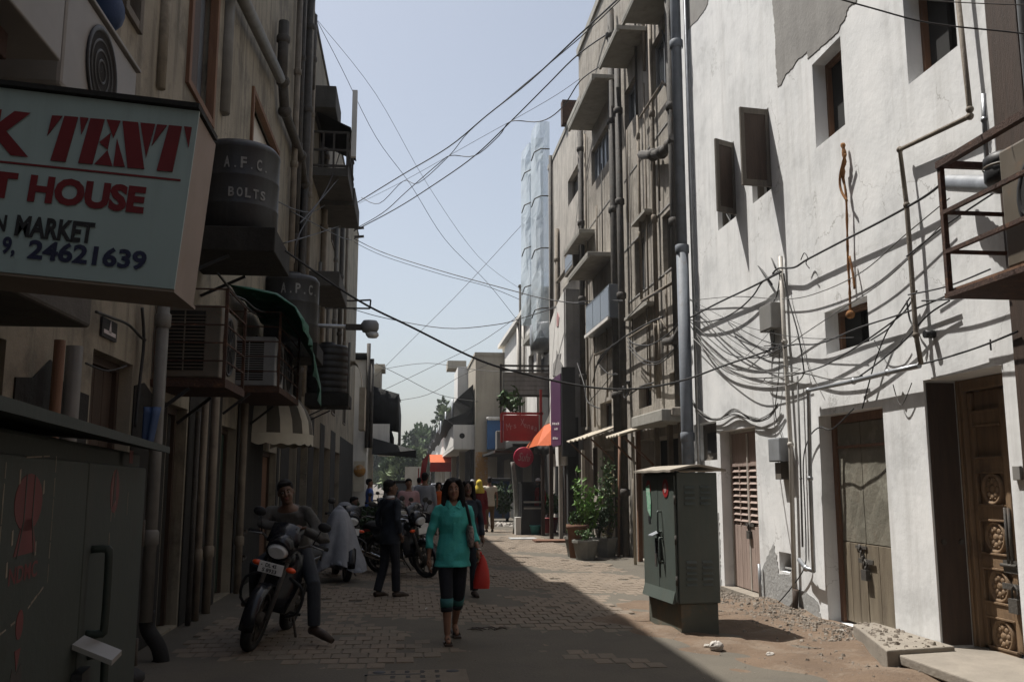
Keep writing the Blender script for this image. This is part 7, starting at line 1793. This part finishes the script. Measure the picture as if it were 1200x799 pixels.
for k in range(7):   # garland of coiled spare cable
    o_ = jig(3); ww([(811+jig(1),470+jig(3)),(822,484+o_),(840,489+jig(4)),(860,482+jig(4)),(882,490+o_),(900,488+jig(3)),(911,474+jig(3))], .05+.018*k, .009, 'strand of the coiled spare cable garland above the louvred door', 'cable_grey')
for pts, off, lab in (([(1110,343),(1150,330),(1190,318)],.5,'cable running from the rusty rack to the right, lower'),([(1062,300),(1110,262),(1170,222)],.45,'cable running from the wall pipe up behind the rack'),([(1064,345),(1110,335),(1160,315)],.3,'cable sagging under the rack platform'),([(1080,352),(1120,349),(1170,335),(1205,312)],.55,'black cable hanging in a shallow curve below the rack platform')): ww(pts, off, .011, lab)
random.seed(5)
for k in range(4):    # further fine wires hung loosely between pole, clamp, box, conduit and rack
    a = random.choice([(808,350),(808,365),(809,376),(810,384),(811,395)]); b = random.choice([(905,384),(914,322),(938,432),(944,440),(918,405),(1000,395),(1062,352)])
    m = ((a[0]+b[0])/2+jig(8), max(a[1],b[1])*.55+min(a[1],b[1])*.45+random.uniform(4,40)); ww([a, ((a[0]+m[0])/2, (a[1]+m[1])/2+5), m, ((b[0]+m[0])/2, (b[1]+m[1])/2+4), b], random.uniform(.04,.25), random.choice([.005,.006,.008]), 'fine loose wire slung across the middle of the white wall', random.choice(['cable','cable_grey','cable_light']))
# drooping feeds along the pole and tan building
cable([ony(763,-20,16.6), ony(800,137,14.4), ony(835,220,13.2), ony(868,280,12.2), onx(904,333,4.42)], .014, 'straight black cable slanting down past the left shutter to the clamp')
cable([ony(790,-10,15.6), ony(850,170,13.6), ony(880,240,12.6), onx(908,314,4.42)], .008, 'thin straight wire slanting down between the two shutters to the clamp', 'cable_grey')
cable([ony(960,-8,5.8), ony(1020,9,5.7), ony(1090,27,5.6), ony(1180,37,5.5), ony(1220,42,5.4)], .006, 'black cable crossing the upper right corner near the post')
cable([ony(1060,-2,5.8), ony(1130,3,5.7), ony(1210,6,5.6)], .004, 'thin grey wire along the upper right edge', 'cable_grey')
GT = 'cables looping on the tan building'
for pts, r, lab in (([(735,395),(742,402),(760,404),(780,393),(797,375)],.014,'thick double loop from the pipe stack to the steel pole, upper'),([(735,400),(750,418),(768,424),(784,414),(792,405)],.011,'slack loop from the pipe stack under the cast iron elbow'),([(735,405),(752,424),(770,426),(786,416)],.010,'second slack loop from the pipe stack under the cast iron elbow'),
    ([(697,430),(712,410),(724,400),(735,392),(760,378),(776,371)],.018,'bundle of cables crossing the dark pipe stack'),([(694,448),(700,424),(708,412),(720,402)],.014,'cable bending up to the crossing bundle'),([(700,425),(712,437),(722,437)],.010,'short wire sagging left of the pipe stack'),([(690,470),(706,452),(716,440),(724,438)],.010,'thin wire slanting to the pipe stack'),
    ([(676,425),(684,450),(688,470),(702,478)],.016,'dark cable hanging down left of the upper opening'),([(737,462),(752,452),(765,448)],.016,'pale ragged cable end right of the pipe stack'),([(735,372),(756,350),(775,340)],.010,'thin wire rising to the right of the pipe stack'),([(640,362),(665,355),(700,352),(730,352)],.012,'thin cable crossing the lower bay window')):
    cable([onx(a,b,XT-.22) for a,b in pts], r, lab, group=GT)
for k in range(5): cable([onx(731+jig(2),455+jig(4),4.3), onx(735+jig(2),446,4.25), onx(738+jig(2),455,4.3), onx(733+jig(2),462+jig(4),4.32), onx(730+jig(1),452,4.3)], .014, 'knotted cable tangle tied round the dark pipe stack', group=GT)
GL = 'cables on the left houses'
for pts, off, r, lab in (([(345,300),(352,270),(385,215),(402,165)],.5,.012,'cable slanting up past the caged balcony'),([(350,262),(370,240),(412,190)],.6,.012,'second cable slanting up to the far box canopy'),([(340,247),(380,268),(400,278),(412,281)],.3,.012,'cable sloping down to the iron pegs'),([(330,285),(365,275),(405,262),(420,258)],.4,.012,'cable running along the left house to the upper peg'),
    ([(318,232),(345,245),(365,248),(380,240)],.25,.010,'slack wire beside the nearest black tank'),([(255,320),(275,345),(295,365),(310,372)],.4,.014,'thick dark cable from the cage to the green tarpaulin'),([(268,345),(285,350),(300,362),(318,368)],.5,.010,'thin cable hanging above the green tarpaulin'),
    ([(112,365),(130,372),(150,380),(165,395),(170,398)],.06,.012,'cable stapled above the dark doorway at the left'),([(100,425),(125,434),(148,428)],.1,.008,'pale wire sagging inside the dark doorway head'),([(166,360),(168,400),(163,450),(158,500)],.06,.014,'twisted cable bundle beside the white drain pipe')):
    cable([onx(a,b,XL+off) for a,b in pts], r, lab, group=GL)
# hanging pale cloth scraps and iron hooks on the near left wall
for px, py in ((283,622),(282,652),(279,560),(278,585)):
    p = onx(px,py,XL+.02); q = MB(); q.tube(smoothpts([(XL,p.y,p.z),(XL+.07,p.y,p.z+.02),(XL+.09,p.y-.06,p.z-.02),(XL+.05,p.y-.12,p.z-.05)],3),.016,6); q.build('wall_hook', M['cast_iron'], nb)

# ================================================================ light summer haze in the air
q = MB(); q.box(-150, 150, -50, 320, -1.05, 17.5); hm_ = bpy.data.materials.new('haze'); hm_.use_nodes = True; n_ = hm_.node_tree
n_.nodes.remove(n_.nodes['Principled BSDF']); pv_ = n_.nodes.new('ShaderNodeVolumePrincipled'); pv_.inputs['Density'].default_value = .0007; pv_.inputs['Color'].default_value = (.92,.95,1,1)
n_.links.new(pv_.outputs[0], n_.nodes['Material Output'].inputs['Volume'])
tag(q.build('haze', hm_), kind='stuff')
